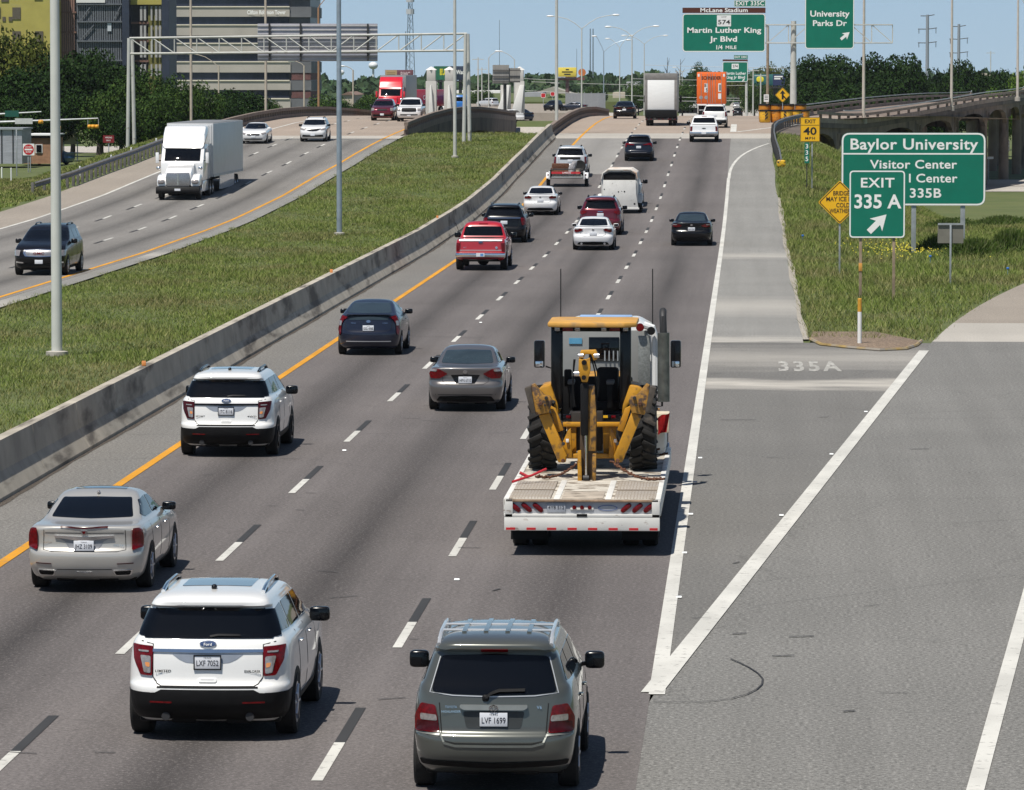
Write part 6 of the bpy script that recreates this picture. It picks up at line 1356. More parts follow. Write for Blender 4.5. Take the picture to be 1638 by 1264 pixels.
for xp, v, yt, yb, hd, lab, m_ in ((308, 420, -40, 190, (), 'tan light pole left of the office tower behind the semi trailer', 'tan'), (352, 640, 106, 190, ((310, 86),), 'short arm light pole in front of the office tower base', 'tan'), (427, 430, -40, 190, (), 'tan light pole in front of the office tower', 'tan'), (488, 620, 105, 180, ((472, 98),), 'light pole with an arm near the office tower corner', 'tan'), (511, 520, 12, 182, ((523, -2),), 'orange brown pole right of the office tower', 'wood'), (566, 640, 112, 180, ((552, 106),), 'light pole over the green trees beyond the bridge', 'tan')):
    pole(lab, xp, v, yt=yt, yb=yb, r=(.13, .1), m=mat('tan_pole', (.50, .43, .35), .7, 0, .15, 2) if m_ == 'tan' else mat('orange_wood', (.34, .19, .10), .8, 0, .2, 2), heads=hd, base=False)
# ------------------------------------------------------------------ sign gantry over the opposite carriageway (seen from behind)
v = 332.; zb = zpx(228, v); p0 = P(212, 632, v); t = thing('sign_gantry', 'long truss gantry over the opposite carriageway carrying the back of a wide sign', 'gantry', (p0.x, v, zb))
X1 = wpx(752 - 212, v); zt, zl = zpx(61, v) - zb, zpx(86, v) - zb; zt2, zl2 = zpx(54, v) - zb, zpx(81, v) - zb
for x, z1, zf in ((0, zt, -1), (X1, zt2, zpx(216, v) - zb - .5)):
    for yy in (-.5, .5): MB().tube([(x + yy * .35, yy, zf), (x + yy * .1, yy, z1)], [.14, .12], 10).build('gantry_leg', M['polegrey'], t)
for za, zb_ in ((zt, zt2), (zl, zl2)):
    for yy in (-.5, .5): MB().tube([(0, yy, za), (X1, yy, zb_)], .075, 8).build('truss_chord', M['polegrey'], t)
n = 15
for i in range(n + 1):
    f_ = i / n; x = X1 * f_; a_, b_ = zt + (zt2 - zt) * f_, zl + (zl2 - zl) * f_
    MB().tube([(x, -.5, b_), (x, -.5, a_)], .045, 6).build('truss_upright', M['polegrey'], t)
    if i < n:
        f2 = (i + 1) / n; MB().tube([(x, -.5, a_ if i < 9 else b_), (X1 * f2, -.5, (zl + (zl2 - zl) * f2) if i < 9 else (zt + (zt2 - zt) * f2))], .05, 6).build('truss_diagonal', M['polegrey'], t)
r = P(508, 68, v + .75); sgn = thing('overhead_sign', 'back of a wide overhead sign with horizontal ribs on the long gantry', 'road sign', r)
w_, h_ = wpx(193, v), wpx(60, v)
MB().box(-w_ / 2, w_ / 2, 0, .04, -h_ / 2, h_ / 2, .01).build('sign_panel', mat('aluminium_back', (.38, .37, .40), .5, .4, .1, 2), sgn)
for k in range(9): zz = -h_ / 2 + h_ * (k + .5) / 9; MB().box(-w_ / 2, w_ / 2, -.07, .0, zz - .035, zz + .035).build('rib', mat('rib_pale', (.58, .56, .55), .5, .3, .1) if k > 1 else mat('rib_blue', (.36, .38, .45), .5, .3, .1), sgn)
for x in (-.40, -.14, .17, .42): MB().box(w_ * x - .06, w_ * x + .06, -.2, -.07, -h_ / 2, h_ / 2).build('mounting_post', M['steeldark'], sgn)
# ------------------------------------------------------------------ guardrails, bridge railings
def wbeam(root, pts, m=None, post_m=None, every=1.9, h=.72, flip=1):
    P3 = [Vector(p) for p in pts]; bm = bmesh.new(); prof = [(0, -.16), (.07, -.1), (.0, -.02), (0, .02), (.07, .1), (0, .16)]; rows = []
    for i, p in enumerate(P3):
        t_ = (P3[min(i + 1, len(P3) - 1)] - P3[max(0, i - 1)]).normalized(); nn = Vector((t_.y, -t_.x, 0)).normalized() * flip
        rows.append([bm.verts.new(p + nn * a + Vector((0, 0, h + b_))) for a, b_ in prof])
    for a, b_ in zip(rows, rows[1:]):
        for k in range(5): bm.faces.new((a[k], b_[k], b_[k + 1], a[k + 1]))
    bmesh.ops.recalc_face_normals(bm, faces=bm.faces); bmesh.ops.solidify(bm, geom=bm.faces[:], thickness=.012); ln('rail_beam', tomesh(bm, 'rail_beam'), m or M['galv'], root)
    acc = 0; pm = None
    for a, b_ in zip(P3, P3[1:]):
        L = (b_ - a).length
        while acc < L:
            q = a.lerp(b_, acc / L); t_ = (b_ - a).normalized(); nn = Vector((t_.y, -t_.x, 0)) * flip
            o = MB().box(-.08, .08, -.08, .08, -.6, h + .14, .01).build('rail_post', post_m or M['wood'], root) if pm is None else ln('rail_post', pm, None, root)
            pm = o.data; o.location = q - nn * .1; acc += every
        acc -= L
t = thing('guardrail', 'weathered steel guardrail along the outer edge of the opposite carriageway', 'guardrail', (0, 0, 0))
wbeam(t, [(-40.2, 266, zp(266) - .3)] + [(-38.95, vv_, zp(vv_)) for vv_ in np.arange(272, 345, 4)], mat('dull_rail', (.19, .19, .195), .6, .1, .3, 3), mat('grey_post', (.12, .115, .11), .85))
t = thing('guardrail', 'short guardrail with a striped end curving onto the exit viaduct', 'guardrail', (0, 0, 0))
gp = [G(1249, 268), G(1246, 258), G(1240, 240), G(1237, 226), G(1238, 216), G(1243, 210), G(1254, 205), G(1268, 201), G(1284, 197.5)]
gp[0].z -= .25; wbeam(t, gp, mat('rail_grey', (.17, .17, .17), .55, .1, .25, 3), M['steeldark'], 1.9, .62, 1)
MB().blob(gp[0] + Vector((.02, -.15, .5)), (.28, .12, .22), .5).build('striped_end', mat('end_stripes', (.7, .42, .02), .5, 0, .1, 3, dirt=((.02, .02, .02), 5, .5)), t)
def parapet(root, u, v0, v1, hgt=.85, uz=None, m=None, step=2.0):
    f_ = (lambda v: (u(v), uz(v))) if callable(u) else (lambda v: (u, zp(v)))
    m = m or mat('parapet_concrete', (.21, .165, .135), .92, 0, .3, 1.2); vs_ = np.arange(v0, v1 + .1, step)
    for nm, za, zb_, hw in (('curb', -.15, .30, .16), ('top_rail', hgt - .24, hgt, .15)):
        bm = bmesh.new(); rows = []
        for v in vs_:
            a, z = f_(v); rows.append([bm.verts.new((a + dx, v, z + dz)) for dx, dz in ((-hw, za), (hw, za), (hw, zb_), (-hw, zb_))])
        for a, b_ in zip(rows, rows[1:]):
            for k in range(4): bm.faces.new((a[k], a[(k + 1) % 4], b_[(k + 1) % 4], b_[k]))
        bm.faces.new(rows[0]); bm.faces.new(rows[-1]); bmesh.ops.recalc_face_normals(bm, faces=bm.faces); ln(nm, tomesh(bm, nm, .5), m, root)
    pm = None
    for v in vs_[:96]:
        a, z = f_(v); o = MB().box(-.1, .1, -.16, .16, .29, hgt - .23, .01).build('baluster', m, root) if pm is None else ln('baluster', pm, None, root); pm = o.data; o.location = (a, v, z)
def girder(root, u, v0, v1, d0=.18, d1=1.35, w_=.5, name='girder', m=None):
    bm = bmesh.new(); rows = []
    for v in np.arange(v0, v1 + .1, 3):
        k = abs(math.sin((v - v0) / 38 * math.pi)); dd = d1 + .5 * (1 - k) ** 3
        rows.append([bm.verts.new((u + dx, v, zp(v) - dz)) for dx, dz in ((-w_, d0), (0, d0), (0, dd), (-w_, dd))])
    for a, b_ in zip(rows, rows[1:]):
        for k in range(4): bm.faces.new((a[k], a[(k + 1) % 4], b_[(k + 1) % 4], b_[k]))
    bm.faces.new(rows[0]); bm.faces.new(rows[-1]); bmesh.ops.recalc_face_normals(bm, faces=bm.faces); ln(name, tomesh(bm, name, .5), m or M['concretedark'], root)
def slab(root, u0, u1, v0, v1, m=None):
    bm = bmesh.new(); rows = [[bm.verts.new((a, v, zp(v) - d)) for a, d in ((u0, .05), (u1, .05), (u1, .3), (u0, .3))] for v in np.arange(v0, v1 + .1, 4)]
    for a, b_ in zip(rows, rows[1:]):
        for k in range(4): bm.faces.new((a[k], a[(k + 1) % 4], b_[(k + 1) % 4], b_[k]))
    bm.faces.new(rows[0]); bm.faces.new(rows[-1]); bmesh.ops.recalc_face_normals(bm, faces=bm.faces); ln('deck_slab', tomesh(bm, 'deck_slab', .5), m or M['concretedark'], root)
t = thing('road_bridge', 'humped concrete bridge of the opposite carriageway with open railings', 'bridge', (0, 0, 0))
slab(t, -39.2, -24.8, 344, 508); parapet(t, -24.95, 346, 508); parapet(t, -39.1, 342, 490); girder(t, -24.82, 346, 508); girder(t, -38.4, 346, 508); girder(t, -31, 346, 508)
for vv_ in (384, 422, 460, 498): MB().box(-38, -25.6, vv_ - .5, vv_ + .5, -4.4, zp(vv_) - 1.0, .03).build('pier', M['concretedark'], t)
MB().box(-39, -24.9, 344.5, 346.5, -4.4, zp(345) - .3).build('abutment', M['concretedark'], t)
t = thing('road_bridge', 'humped concrete bridge carrying the near traffic over the crest', 'bridge', (0, 0, 0))
slab(t, -14.4, 4.2, 346, 500); parapet(t, -14.15, 338, 480); girder(t, -13.9, 346, 500); girder(t, -5, 346, 500); girder(t, 3.6, 346, 500)
for vv_ in (384, 422, 460, 495): MB().box(-13.6, 3.4, vv_ - .5, vv_ + .5, -4.4, zp(vv_) - 1.0, .03).build('pier', M['concretedark'], t)
MB().box(-14.2, 4, 346.2, 348, -4.4, zp(347) - .3).build('abutment', M['concretedark'], t)
# right hand viaduct
FR = [(5.4, 381, 3.55 - .0), (9.84, 410, 3.92 - .8), (14.5, 435, 4.2 - .8), (19.7, 462, 4.65 - .8), (24.8, 490, 5.1 - .8), (28.0, 512, 5.2 - .8), (31.5, 545, 5.3 - .8), (34, 590, 5.2 - .8)]
BKP = [(3.6, 398, 3.55), (5.6, 430, 4.31 - .8), (12.8, 480, 4.64 - .8), (19.5, 520, 4.78 - .8), (23.9, 545, 4.7 - .8), (27, 580, 4.6 - .8), (29, 620, 4.5 - .8)]
def rs(pts, n):
    P3 = np.array(pts, float); d = np.r_[0, np.cumsum(np.linalg.norm(np.diff(P3, axis=0), axis=1))]; s_ = np.linspace(0, d[-1], n)
    return [Vector([pchip(d, P3[:, k], s_)[i] for k in range(3)]) for i in range(n)]
FRn, BKn = rs(FR, 73), rs(BKP, 73)
t = thing('viaduct', 'curving concrete exit viaduct with arched girders and open railings', 'viaduct', (0, 0, 0))
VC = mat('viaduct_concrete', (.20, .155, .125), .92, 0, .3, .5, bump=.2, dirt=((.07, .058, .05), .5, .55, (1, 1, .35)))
bm = bmesh.new(); A = [bm.verts.new(p) for p in FRn]; B = [bm.verts.new(p) for p in BKn]
for i in range(72): bm.faces.new((A[i], A[i + 1], B[i + 1], B[i]))
bmesh.ops.recalc_face_normals(bm, faces=bm.faces); r_ = bmesh.ops.extrude_face_region(bm, geom=bm.faces[:])
for e in r_['geom']:
    if isinstance(e, bmesh.types.BMVert): e.co.z -= .35
bmesh.ops.recalc_face_normals(bm, faces=bm.faces)
ln('deck', tomesh(bm, 'deck', .5), VC, t)
def swept(root, name, line, prof, m):
    bm = bmesh.new(); rows = []
    for i, p in enumerate(line):
        t_ = (line[min(i + 1, len(line) - 1)] - line[max(0, i - 1)]).normalized(); nn = Vector((t_.y, -t_.x, 0)).normalized()
        pr = prof(i) if callable(prof) else prof; rows.append([bm.verts.new(p + nn * a + Vector((0, 0, b_))) for a, b_ in pr])
    k4 = len(rows[0])
    for a, b_ in zip(rows, rows[1:]):
        for k in range(k4): bm.faces.new((a[k], a[(k + 1) % k4], b_[(k + 1) % k4], b_[k]))
    bm.faces.new(rows[0]); bm.faces.new(rows[-1]); bmesh.ops.recalc_face_normals(bm, faces=bm.faces); return ln(name, tomesh(bm, name, .5), m, root)
RC = mat('railing_concrete', (.30, .24, .195), .92, 0, .3, 1)
for line, off in ((FRn, 0), (BKn, 0)):
    swept(t, 'curb', line, [(-.2, -.1), (.12, -.1), (.12, .28), (-.2, .28)], RC); swept(t, 'top_rail', line, [(-.15, .58), (.12, .58), (.12, .8), (-.15, .8)], RC)
    swept(t, 'steel_rail', line[6:], [(-.06, .98), (.06, .98), (.06, 1.06), (-.06, 1.06)], M['galv'])
    pm = None
    for p in line[1::2]:
        o = MB().box(-.12, .12, -.18, .18, .27, .6, .01).build('baluster', RC, t) if pm is None else ln('baluster', pm, None, t); pm = o.data; o.location = p
        if p in line[6:]: o2_ = ln('rail_support', MB().box(-.03, .03, -.03, .03, .78, 1.0).build('rail_support', M['galv'], t).data, None, t) if False else None
SP = 8
def arch(i, off):
    f_ = ((i + 3) % SP) / SP; k = abs(2 * f_ - 1); d = .95 + 1.75 * (1 - math.sqrt(max(0, 1 - k ** 2.6)))
    return [(off - .45, -.34), (off, -.34), (off, -d), (off - .45, -d)]
swept(t, 'arched_girder', FRn, lambda i: arch(i, -.12), VC); swept(t, 'arched_girder', BKn, lambda i: arch(i, .5), VC)
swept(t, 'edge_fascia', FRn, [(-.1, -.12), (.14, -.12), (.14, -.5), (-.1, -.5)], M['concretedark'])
for i in range(SP - 3, 72, SP):
    p, b_ = FRn[i], BKn[i]; t_ = (FRn[min(72, i + 1)] - FRn[i - 1]).normalized(); nn = Vector((t_.y, -t_.x, 0))
    for q in (p - nn * .5, p.lerp(b_, .5), b_ + nn * .6):
        g_ = gzf(q.x, q.y); MB().lathe([(g_ - .3, .55), (q.z - 1.6, .5), (q.z - .9, .62)], 'z', 14, (q.x, q.y, 0)).build('pier_column', VC, t)
    MB().bar(p - nn * .2 - Vector((0, 0, 1.45)), b_ - Vector((0, 0, 1.45)), .9, .9).build('pier_cap', VC, t)
strip('cross_street', -90, 130, 463, 509, .05, RM['street'], zf=lambda u, v: gzf(u, v), nu=30, step=6)
for i, (y0, y1) in enumerate(((484, 485.5),)): strip('street_kerb', 12, 130, y0, y1, .16, RM['tan'], zf=lambda u, v: gzf(u, v), nu=20, step=1)
# signal on the cross street
v = 512.; r = at_px(1605, v); t = thing('traffic_signal', 'pole mounted traffic signal on the street under the viaduct', 'traffic light', r)
zt = zpx(224, v) - r.z; MB().tube([(0, 0, 0), (0, 0, zt)], .07, 8).build('pole', M['galv'], t); MB().lathe([(0, .22), (.35, .2), (.4, .1)], 'z', 10).build('base', M['galv'], t)
for x in (-.28, .28):
    o = MB().box(x - .18, x + .18, -.2, .1, zt - 1.2, zt, .03).build('signal_head', mat('signal_tan', (.5, .42, .34), .6), t)
    for k in range(3): MB().lathe([(-.34, .12), (-.2, .13)], 'y', 12, (x, 0, zt - .22 - k * .38)).build('signal_visor', M['signwhite'], o)
v = 500.; r = at_px(1579, v); t = thing('street_sign', 'small street name sign on a thin post under the viaduct', 'road sign', r); zt = zpx(250, v) - r.z; post(t, 0, 0, zt, M['galv'], .08); MB().box(-.5, .5, 0, .03, zt - .25, zt).build('sign_panel', M['signwhite'], t)
# small white route sign behind barrels
v = 440.; r = at_px(1224, v, zp(v)); t = thing('route_sign', 'small white sign behind the orange barrels', 'road sign', r); zc = zpx(157, v) - r.z; panel(t, wpx(8, v), wpx(12, v), M['signwhite'], 0, zc, 0, .03); post(t, .1, -.3, zc, M['galv'], .06)
for k in range(3): MB().box(-.16, .16, -.006, 0, zc + .16 - .16 * k, zc + .22 - .16 * k).build('text_line', M['signblack'], t)
# ------------------------------------------------------------------ trees
def leafmat(name, a, b_, c_):
    m = bpy.data.materials.new(name); m.use_nodes = True; nt = m.node_tree; b = nt.nodes['Principled BSDF']; b.inputs['Roughness'].default_value = .6; b.inputs['Specular IOR Level'].default_value = .06
    geo = nt.nodes.new('ShaderNodeNewGeometry'); tc = nt.nodes.new('ShaderNodeTexCoord').outputs['Object']
    c = ramp(nt, geo.outputs['Random Per Island'], [(0, a), (.55, b_), (1, c_)])
    c = mix(nt, ramp(nt, noise(nt, .5, 3, tc), [(.4, .55), (.65, 0)]), c, tuple(x * .55 for x in a))
    nt.links.new(c, b.inputs['Base Color']); return m
LM = {'dark': leafmat('dark_leaves', (.013, .032, .007), (.022, .05, .011), (.042, .08, .018)), 'mid': leafmat('mid_leaves', (.030, .062, .013), (.05, .10, .02), (.10, .15, .035)), 'yellowish': leafmat('olive_leaves', (.06, .08, .014), (.10, .12, .022), (.18, .18, .04)), 'light': leafmat('light_leaves', (.06, .12, .015), (.10, .18, .025), (.17, .24, .05))}
BARK = mat('bark', (.09, .07, .055), .95, 0, .4, 6)
def crown_me(n, seed, size=.26, lobes=16, flat=.75, m=None, R0=.62):
    g = np.random.default_rng(seed); cs, rs_ = [], []
    for k in range(lobes):
        d = g.normal(0, 1, 3); d /= np.linalg.norm(d); d[2] = d[2] * .85 + .12
        rr = R0 * g.uniform(.55, 1.0); cs.append(d * rr * np.array([1, 1, flat])); rs_.append(g.uniform(.24, .42))
    cs.append(np.zeros(3)); rs_.append(.5); w_ = np.array(rs_) ** 2; k = g.choice(len(cs), n, p=w_ / w_.sum())
    d = g.normal(0, 1, (n, 3)); d /= np.linalg.norm(d, axis=1)[:, None]; rad = g.uniform(.55, 1.06, n) ** .6
    c = np.array(cs)[k] + d * (np.array(rs_)[k] * rad)[:, None]
    nrm = d + g.normal(0, .55, (n, 3)); nrm /= np.linalg.norm(nrm, axis=1)[:, None]
    t1 = np.cross(nrm, g.normal(0, 1, (n, 3))); t1 /= np.linalg.norm(t1, axis=1)[:, None]; t2 = np.cross(nrm, t1)
    s_ = (g.uniform(.6, 1.3, n) * size / 10)[:, None]
    q = np.stack([c - t1 * s_, c - t2 * s_ * .6 + nrm * s_ * .25, c + t1 * s_, c + t2 * s_ * .6 - nrm * s_ * .25], 1).reshape(-1, 3)
    return npmesh('crown', q, np.arange(4 * n).reshape(-1, 4), m)
def trunk_me(seed):
    g = random.Random(seed); q = MB(); q.tube([(0, 0, -.06), (.01, .0, .1), (.0, .02, .3), (.02, .0, .55)], [.035, .026, .02, .01], 8)
    for k in range(5):
        a = g.uniform(0, 6.28); z = g.uniform(.18, .34); q.tube([(0, 0, z), (.12 * math.cos(a), .12 * math.sin(a), z + .14), (.26 * math.cos(a), .26 * math.sin(a), z + .3)], [.014, .01, .004], 6)
    return tomesh(q.bm, 'trunk')
CR_ = {}
for key, n, size in (('dark', 9000, .34), ('mid', 8000, .34), ('yellowish', 5500, .34), ('light', 6500, .32)):
    CR_[key] = [crown_me(n, 11 + i * 7 + len(key), size, 18, .8, LM[key]) for i in range(2)]
TR_ = [trunk_me(3), trunk_me(8)]
for m_ in TR_: m_.materials.append(BARK)
def tree(xp, yt, v, wpxs, kind, label, grp, zb=None, squash=1.0, name='tree'):
    """crown top at pixel row yt, about wpxs pixels wide, standing at depth v"""
    p = P(xp, 632, v); zb = gzf(p.x, v) if zb is None else zb; zt = zpx(yt, v); H = zt - zb; Wd = wpx(wpxs, v) / 1.75
    t = thing(name, label, 'tree', (p.x, v, zb), 0, grp); i = random.randrange(2)
    tr = ln('trunk', TR_[i], None, t); tr.scale = (H * .8, H * .8, H); cr = ln('crown', CR_[kind][i], None, t)
    ch = H * .80 / (1.45 * .8 + .2) * squash; cr.scale = (Wd * .98, Wd * .98, ch); cr.location = (0, 0, H - ch * .78); cr.rotation_euler = (0, 0, random.uniform(0, 6.28))
    return t
TG = 'trees left of the opposite carriageway'
for xp, yt, v, wp, kd, lab in (
    (12, 22, 455, 150, 'yellowish', 'tall olive green tree at the far left against the yellow building'), (62, 48, 460, 120, 'yellowish', 'olive green tree just left of the nearest light pole'),
    (25, 95, 425, 150, 'dark', 'dark broad tree at the far left below the yellow building'), (118, 70, 440, 135, 'dark', 'dark tree right of the nearest light pole'),
    (160, 64, 450, 120, 'dark', 'tall dark tree in front of the steel frame'), (195, 86, 440, 115, 'dark', 'dark tree just left of the gantry leg'),
    (95, 130, 415, 120, 'dark', 'dark low tree over the brick house'), (165, 140, 415, 110, 'mid', 'mid green tree behind the red roadside sign'),
    (228, 106, 415, 120, 'mid', 'mid green tree behind the gantry leg'), (285, 117, 430, 100, 'mid', 'bright mid green tree behind the white semi trailer'),
    (255, 140, 405, 90, 'mid', 'low mid green tree right of the gantry leg'), (325, 128, 440, 90, 'mid', 'mid green tree in front of the office tower'),
    (392, 132, 470, 120, 'dark', 'rounded dark tree at the foot of the office tower'), (370, 150, 455, 90, 'dark', 'small dark tree left of the rounded tree below the office tower'), (440, 158, 480, 70, 'mid', 'low green tree at the right foot of the office tower'), (205, 160, 405, 90, 'dark', 'low dark tree beside the red sign'), (20, 150, 410, 120, 'dark', 'dark shaded tree behind the signal mast arm')):
    tree(xp, yt, v, wp, kd, lab, TG)
for xp, yt, v, wp, kd, lab in ((525, 150, 600, 90, 'mid', 'green tree right of the office tower beyond the bridge'), (590, 148, 640, 90, 'mid', 'green tree left of the red semi truck'), (550, 160, 560, 90, 'dark', 'dark low tree beyond the bridge railing'), (500, 170, 540, 60, 'mid', 'small bushy tree over the bridge railing'), (610, 160, 620, 60, 'dark', 'dark tree just behind the red semi truck'), (480, 172, 530, 50, 'mid', 'small tree at the end of the office tower')):
    tree(xp, yt, v, wp, kd, lab, 'trees beyond the left bridge')
RG = 'trees beyond the exit viaduct'
for xp, yt, v, wp, kd, lab in ((1300, 79, 620, 115, 'dark', 'dark tree under the parks drive sign'), (1345, 77, 640, 122, 'dark', 'dark tree left of the first viaduct light pole'), (1400, 73, 640, 122, 'dark', 'tall dark tree right of the first viaduct light pole'), (1455, 75, 640, 109, 'dark', 'tall dark tree below the nearer power pylon'), (1290, 122, 600, 97, 'dark', 'low dark tree behind the orange barrels'), (1500, 109, 640, 97, 'dark', 'low dark tree between the two power pylons'), (1545, 85, 650, 97, 'dark', 'dark tree right of the middle viaduct light pole'), (1580, 97, 660, 85, 'dark', 'dark tree at the right end of the evergreen row'), (1600, 128, 620, 80, 'light', 'bright green lower tree near the right end of the viaduct'), (1640, 72, 600, 70, 'light', 'tall bright green tree at the right edge'), (1430, 115, 600, 134, 'dark', 'broad dark tree behind the viaduct railing'), (1350, 125, 590, 134, 'dark', 'broad dark tree left of centre behind the viaduct railing'), (1500, 137, 600, 134, 'dark', 'shadowy tree behind the middle of the viaduct railing'), (1630, 120, 640, 70, 'light', 'bright green tree below the far right light pole')):
    tree(xp, yt, v, wp, kd, lab, RG)
for xp, yt, v, wp, kd, lab in ((1065, 112, 1150, 60, 'mid', 'rounded far tree behind the box truck'), (1118, 98, 1150, 40, 'mid', 'far tree with a pointed top beside the orange trailer'), (1180, 104, 1250, 60, 'yellowish', 'hazy olive tree behind the farther overhead sign'), (1235, 96, 1150, 60, 'yellowish', 'hazy olive tree behind the gantry post'), (1020, 128, 1000, 60, 'mid', 'far green tree left of the box truck'), (955, 135, 1050, 50, 'mid', 'far green tree behind the street lights'), (1090, 128, 950, 60, 'mid', 'far green tree between the two trucks'), (1205, 130, 850, 60, 'mid', 'green tree right of the orange trailer'), (1240, 147, 800, 61, 'dark', 'dark tree behind the merge sign'), (890, 148, 1100, 50, 'mid', 'far tree below the yellow billboard'), (770, 140, 1000, 60, 'mid', 'far tree behind the concrete pylons'), (650, 150, 900, 60, 'mid', 'far tree behind the maroon billboard')):
    tree(xp, yt, v, wp, kd, lab, 'far trees along the highway')
# distant woods: one hazy mass
g = np.random.default_rng(5); n = 26000
xw = g.uniform(430, 1700, n); vw = g.uniform(1250, 2300, n); top = np.interp(xw, [430, 500, 560, 700, 830, 960, 1040, 1100, 1200, 1300, 1450, 1600, 1700], [132, 128, 129, 128, 124, 124, 121, 122, 120, 122, 124, 118, 116]) + 3.5 * np.sin(xw * .071) + 2.5 * np.sin(xw * .19 + 1) + 1.5 * np.sin(xw * .43)
f_ = g.random(n) ** .7; zt = CAMZ - (top - 105) / F * vw; ux = vw * ((xw - 819) / F * ca - sa) / (ca + (xw - 819) / F * sa)
zg = gz(ux, vw); zz = zg + (np.maximum(zt, zg + 3) - zg) * f_
c = np.stack([ux, vw, zz], 1); nr = g.normal(0, 1, (n, 3)) + np.array([0, -.5, .7]); nr /= np.linalg.norm(nr, axis=1)[:, None]; t1 = np.cross(nr, g.normal(0, 1, (n, 3))); t1 /= np.linalg.norm(t1, axis=1)[:, None]; t2 = np.cross(nr, t1); s_ = g.uniform(.7, 1.8, n)[:, None]
q = np.stack([c - t1 * s_, c - t2 * s_ * .7, c + t1 * s_, c + t2 * s_ * .7], 1).reshape(-1, 3)
setp(ln('distant_woods', npmesh('distant_woods', q, np.arange(4 * n).reshape(-1, 4), leafmat('far_leaves', (.035, .065, .03), (.05, .09, .04), (.08, .115, .055)))), 'far off green woods along the horizon', 'woods', kind='stuff')
# bare twigs far off
for xp, yt in ((1067, 92), (1088, 95)):
    p = P(xp, yt, 1150); zb = gzf(p.x, 1150); q = MB(); H = p.z - zb; q.tube([(0, 0, 0), (.1, 0, H)], [.18, .05], 6)
    t = thing('bare_tree', 'bare leafless tree far behind the box truck, %s' % ('the left one of two' if xp < 1080 else 'the right one of two'), 'tree', (p.x, 1150, zb)); q.build('trunk', BARK, t)
    for k in range(9): a = random.uniform(0, 6.28); z = H * random.uniform(.6, .9); MB().tube([(.05, 0, z), (1.2 * math.cos(a), 1.2 * math.sin(a), z + 1.6)], [.07, .02], 5).build('branch', BARK, t)
LM_B = leafmat('weed_leaves', (.055, .095, .018), (.09, .14, .03), (.17, .19, .08))
# roadside bushes by the big sign
for xp, yb, v, wd, hh, lab in ((1500, 402, 207, 70, 45, 'dark grassy bush behind the small grey sign back'), (1555, 415, 201, 80, 48, 'tall dark weeds right of the big sign post'), (1615, 420, 205, 80, 60, 'feathery tall weeds at the right edge below the street'), (1520, 352, 250, 90, 28, 'low dark shrub under the big green sign'), (1600, 345, 262, 110, 30, 'low shrub on the slope below the viaduct')):
    p = at_px(xp, v); t = thing('bush', lab, 'bush', p, 0, 'bushes near the big green sign'); n = 2600; g2 = np.random.default_rng(xp)
    W_, H_ = wpx(wd, v) / 2, wpx(hh, v) * .72; a = g2.normal(0, .42, (n, 2)) * W_; h = g2.uniform(.25, 1, n) * H_ * np.exp(-(a[:, 0] ** 2 + a[:, 1] ** 2) / (W_ * W_ * 1.1)); l = g2.normal(0, .22, (n, 2)); w2 = .035
    z0 = gz(p.x + a[:, 0], p.y + a[:, 1]) - p.z; B0 = np.stack([a[:, 0] - w2, a[:, 1], z0], 1); B1 = np.stack([a[:, 0] + w2, a[:, 1], z0], 1); T = np.stack([a[:, 0] + l[:, 0], a[:, 1] + l[:, 1], z0 + h], 1); T2 = T + np.array([.02, 0, -.05])
    ln('foliage', npmesh('foliage', np.stack([B0, B1, T2, T], 1).reshape(-1, 3), np.arange(4 * n).reshape(-1, 4), LM_B), None, t)
for xp, yb in ((1488, 421), (1612, 441), (1284, 390)):
    p = G(xp, yb, lambda v: -.06); z = gzf(p.x, p.y); o = MB().blob((0, 0, .28), (.06, .03, .045), .8).tube([(0, 0, 0), (0, 0, .25)], .008, 5).build('marker_flag', mat('flag_blue', (.03, .15, .5), .6)); o.location = (p.x, p.y, z); setp(o, {1488: 'small blue utility flag in the grass left of the sign back', 1612: 'small blue utility flag in the grass at the right edge', 1284: 'small blue utility flag near the shoulder'}[xp], 'marker flag', 'blue marker flags in the grass')
# ------------------------------------------------------------------ buildings on the left
def bbox_px(root, x0, x1, y0, y1, v, dep, m, name, bev=0, fwd=0):
    a, b_ = P(x0, y1, v), P(x1, y0, v); L = Vector(root.location)
    return MB().box(a.x - L.x, b_.x - L.x, v - L.y - fwd, v - L.y + dep, a.z - L.z, b_.z - L.z, bev).build(name, m, root)
v = 1000.; p = P(365, 632, v); t = thing('office_tower', 'grey banded office tower with dark ribbon windows and a dark side wall', 'building', (p.x, v, gzf(p.x, v)))
BAND = mat('office_concrete', (.43, .40, .355), .85, 0, .1, .25); BT = mat('band_top', (.72, .66, .54), .8, 0, .08, 1); RW = mat('ribbon_glass', (.015, .02, .04), .12, 0, .35, .3, spec=.5, stretch=(3, 1, 1)); SIDE = mat('side_wall_shaded', (.14, .145, .155), .8, 0, .15, .4); BR = mat('side_brick', (.14, .06, .055), .85, 0, .25, 1)  # side wall is darker than the front bands; its shade is in the colour
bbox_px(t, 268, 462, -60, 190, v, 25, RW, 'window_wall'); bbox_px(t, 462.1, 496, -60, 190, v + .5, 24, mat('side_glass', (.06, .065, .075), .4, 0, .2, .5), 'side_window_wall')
for i, (y0, y1) in enumerate(((-49, -32), (-20, -3), (10, 27), (39, 57), (68.5, 86), (98, 116), (128, 144), (157, 173))):
    bbox_px(t, 267, 463.5 + (1.5 if i > 4 else 0), y0 + 1.6, y1, v, 26, BAND, 'wall_band', 0, .5); bbox_px(t, 267, 463.5, y0, y0 + 1.8, v, 2, BT, 'band_cap', 0, .7)
    bbox_px(t, 463.6, 498, y0 + .8, y1 + .6, v, 24.5, SIDE, 'side_band', 0, .2)
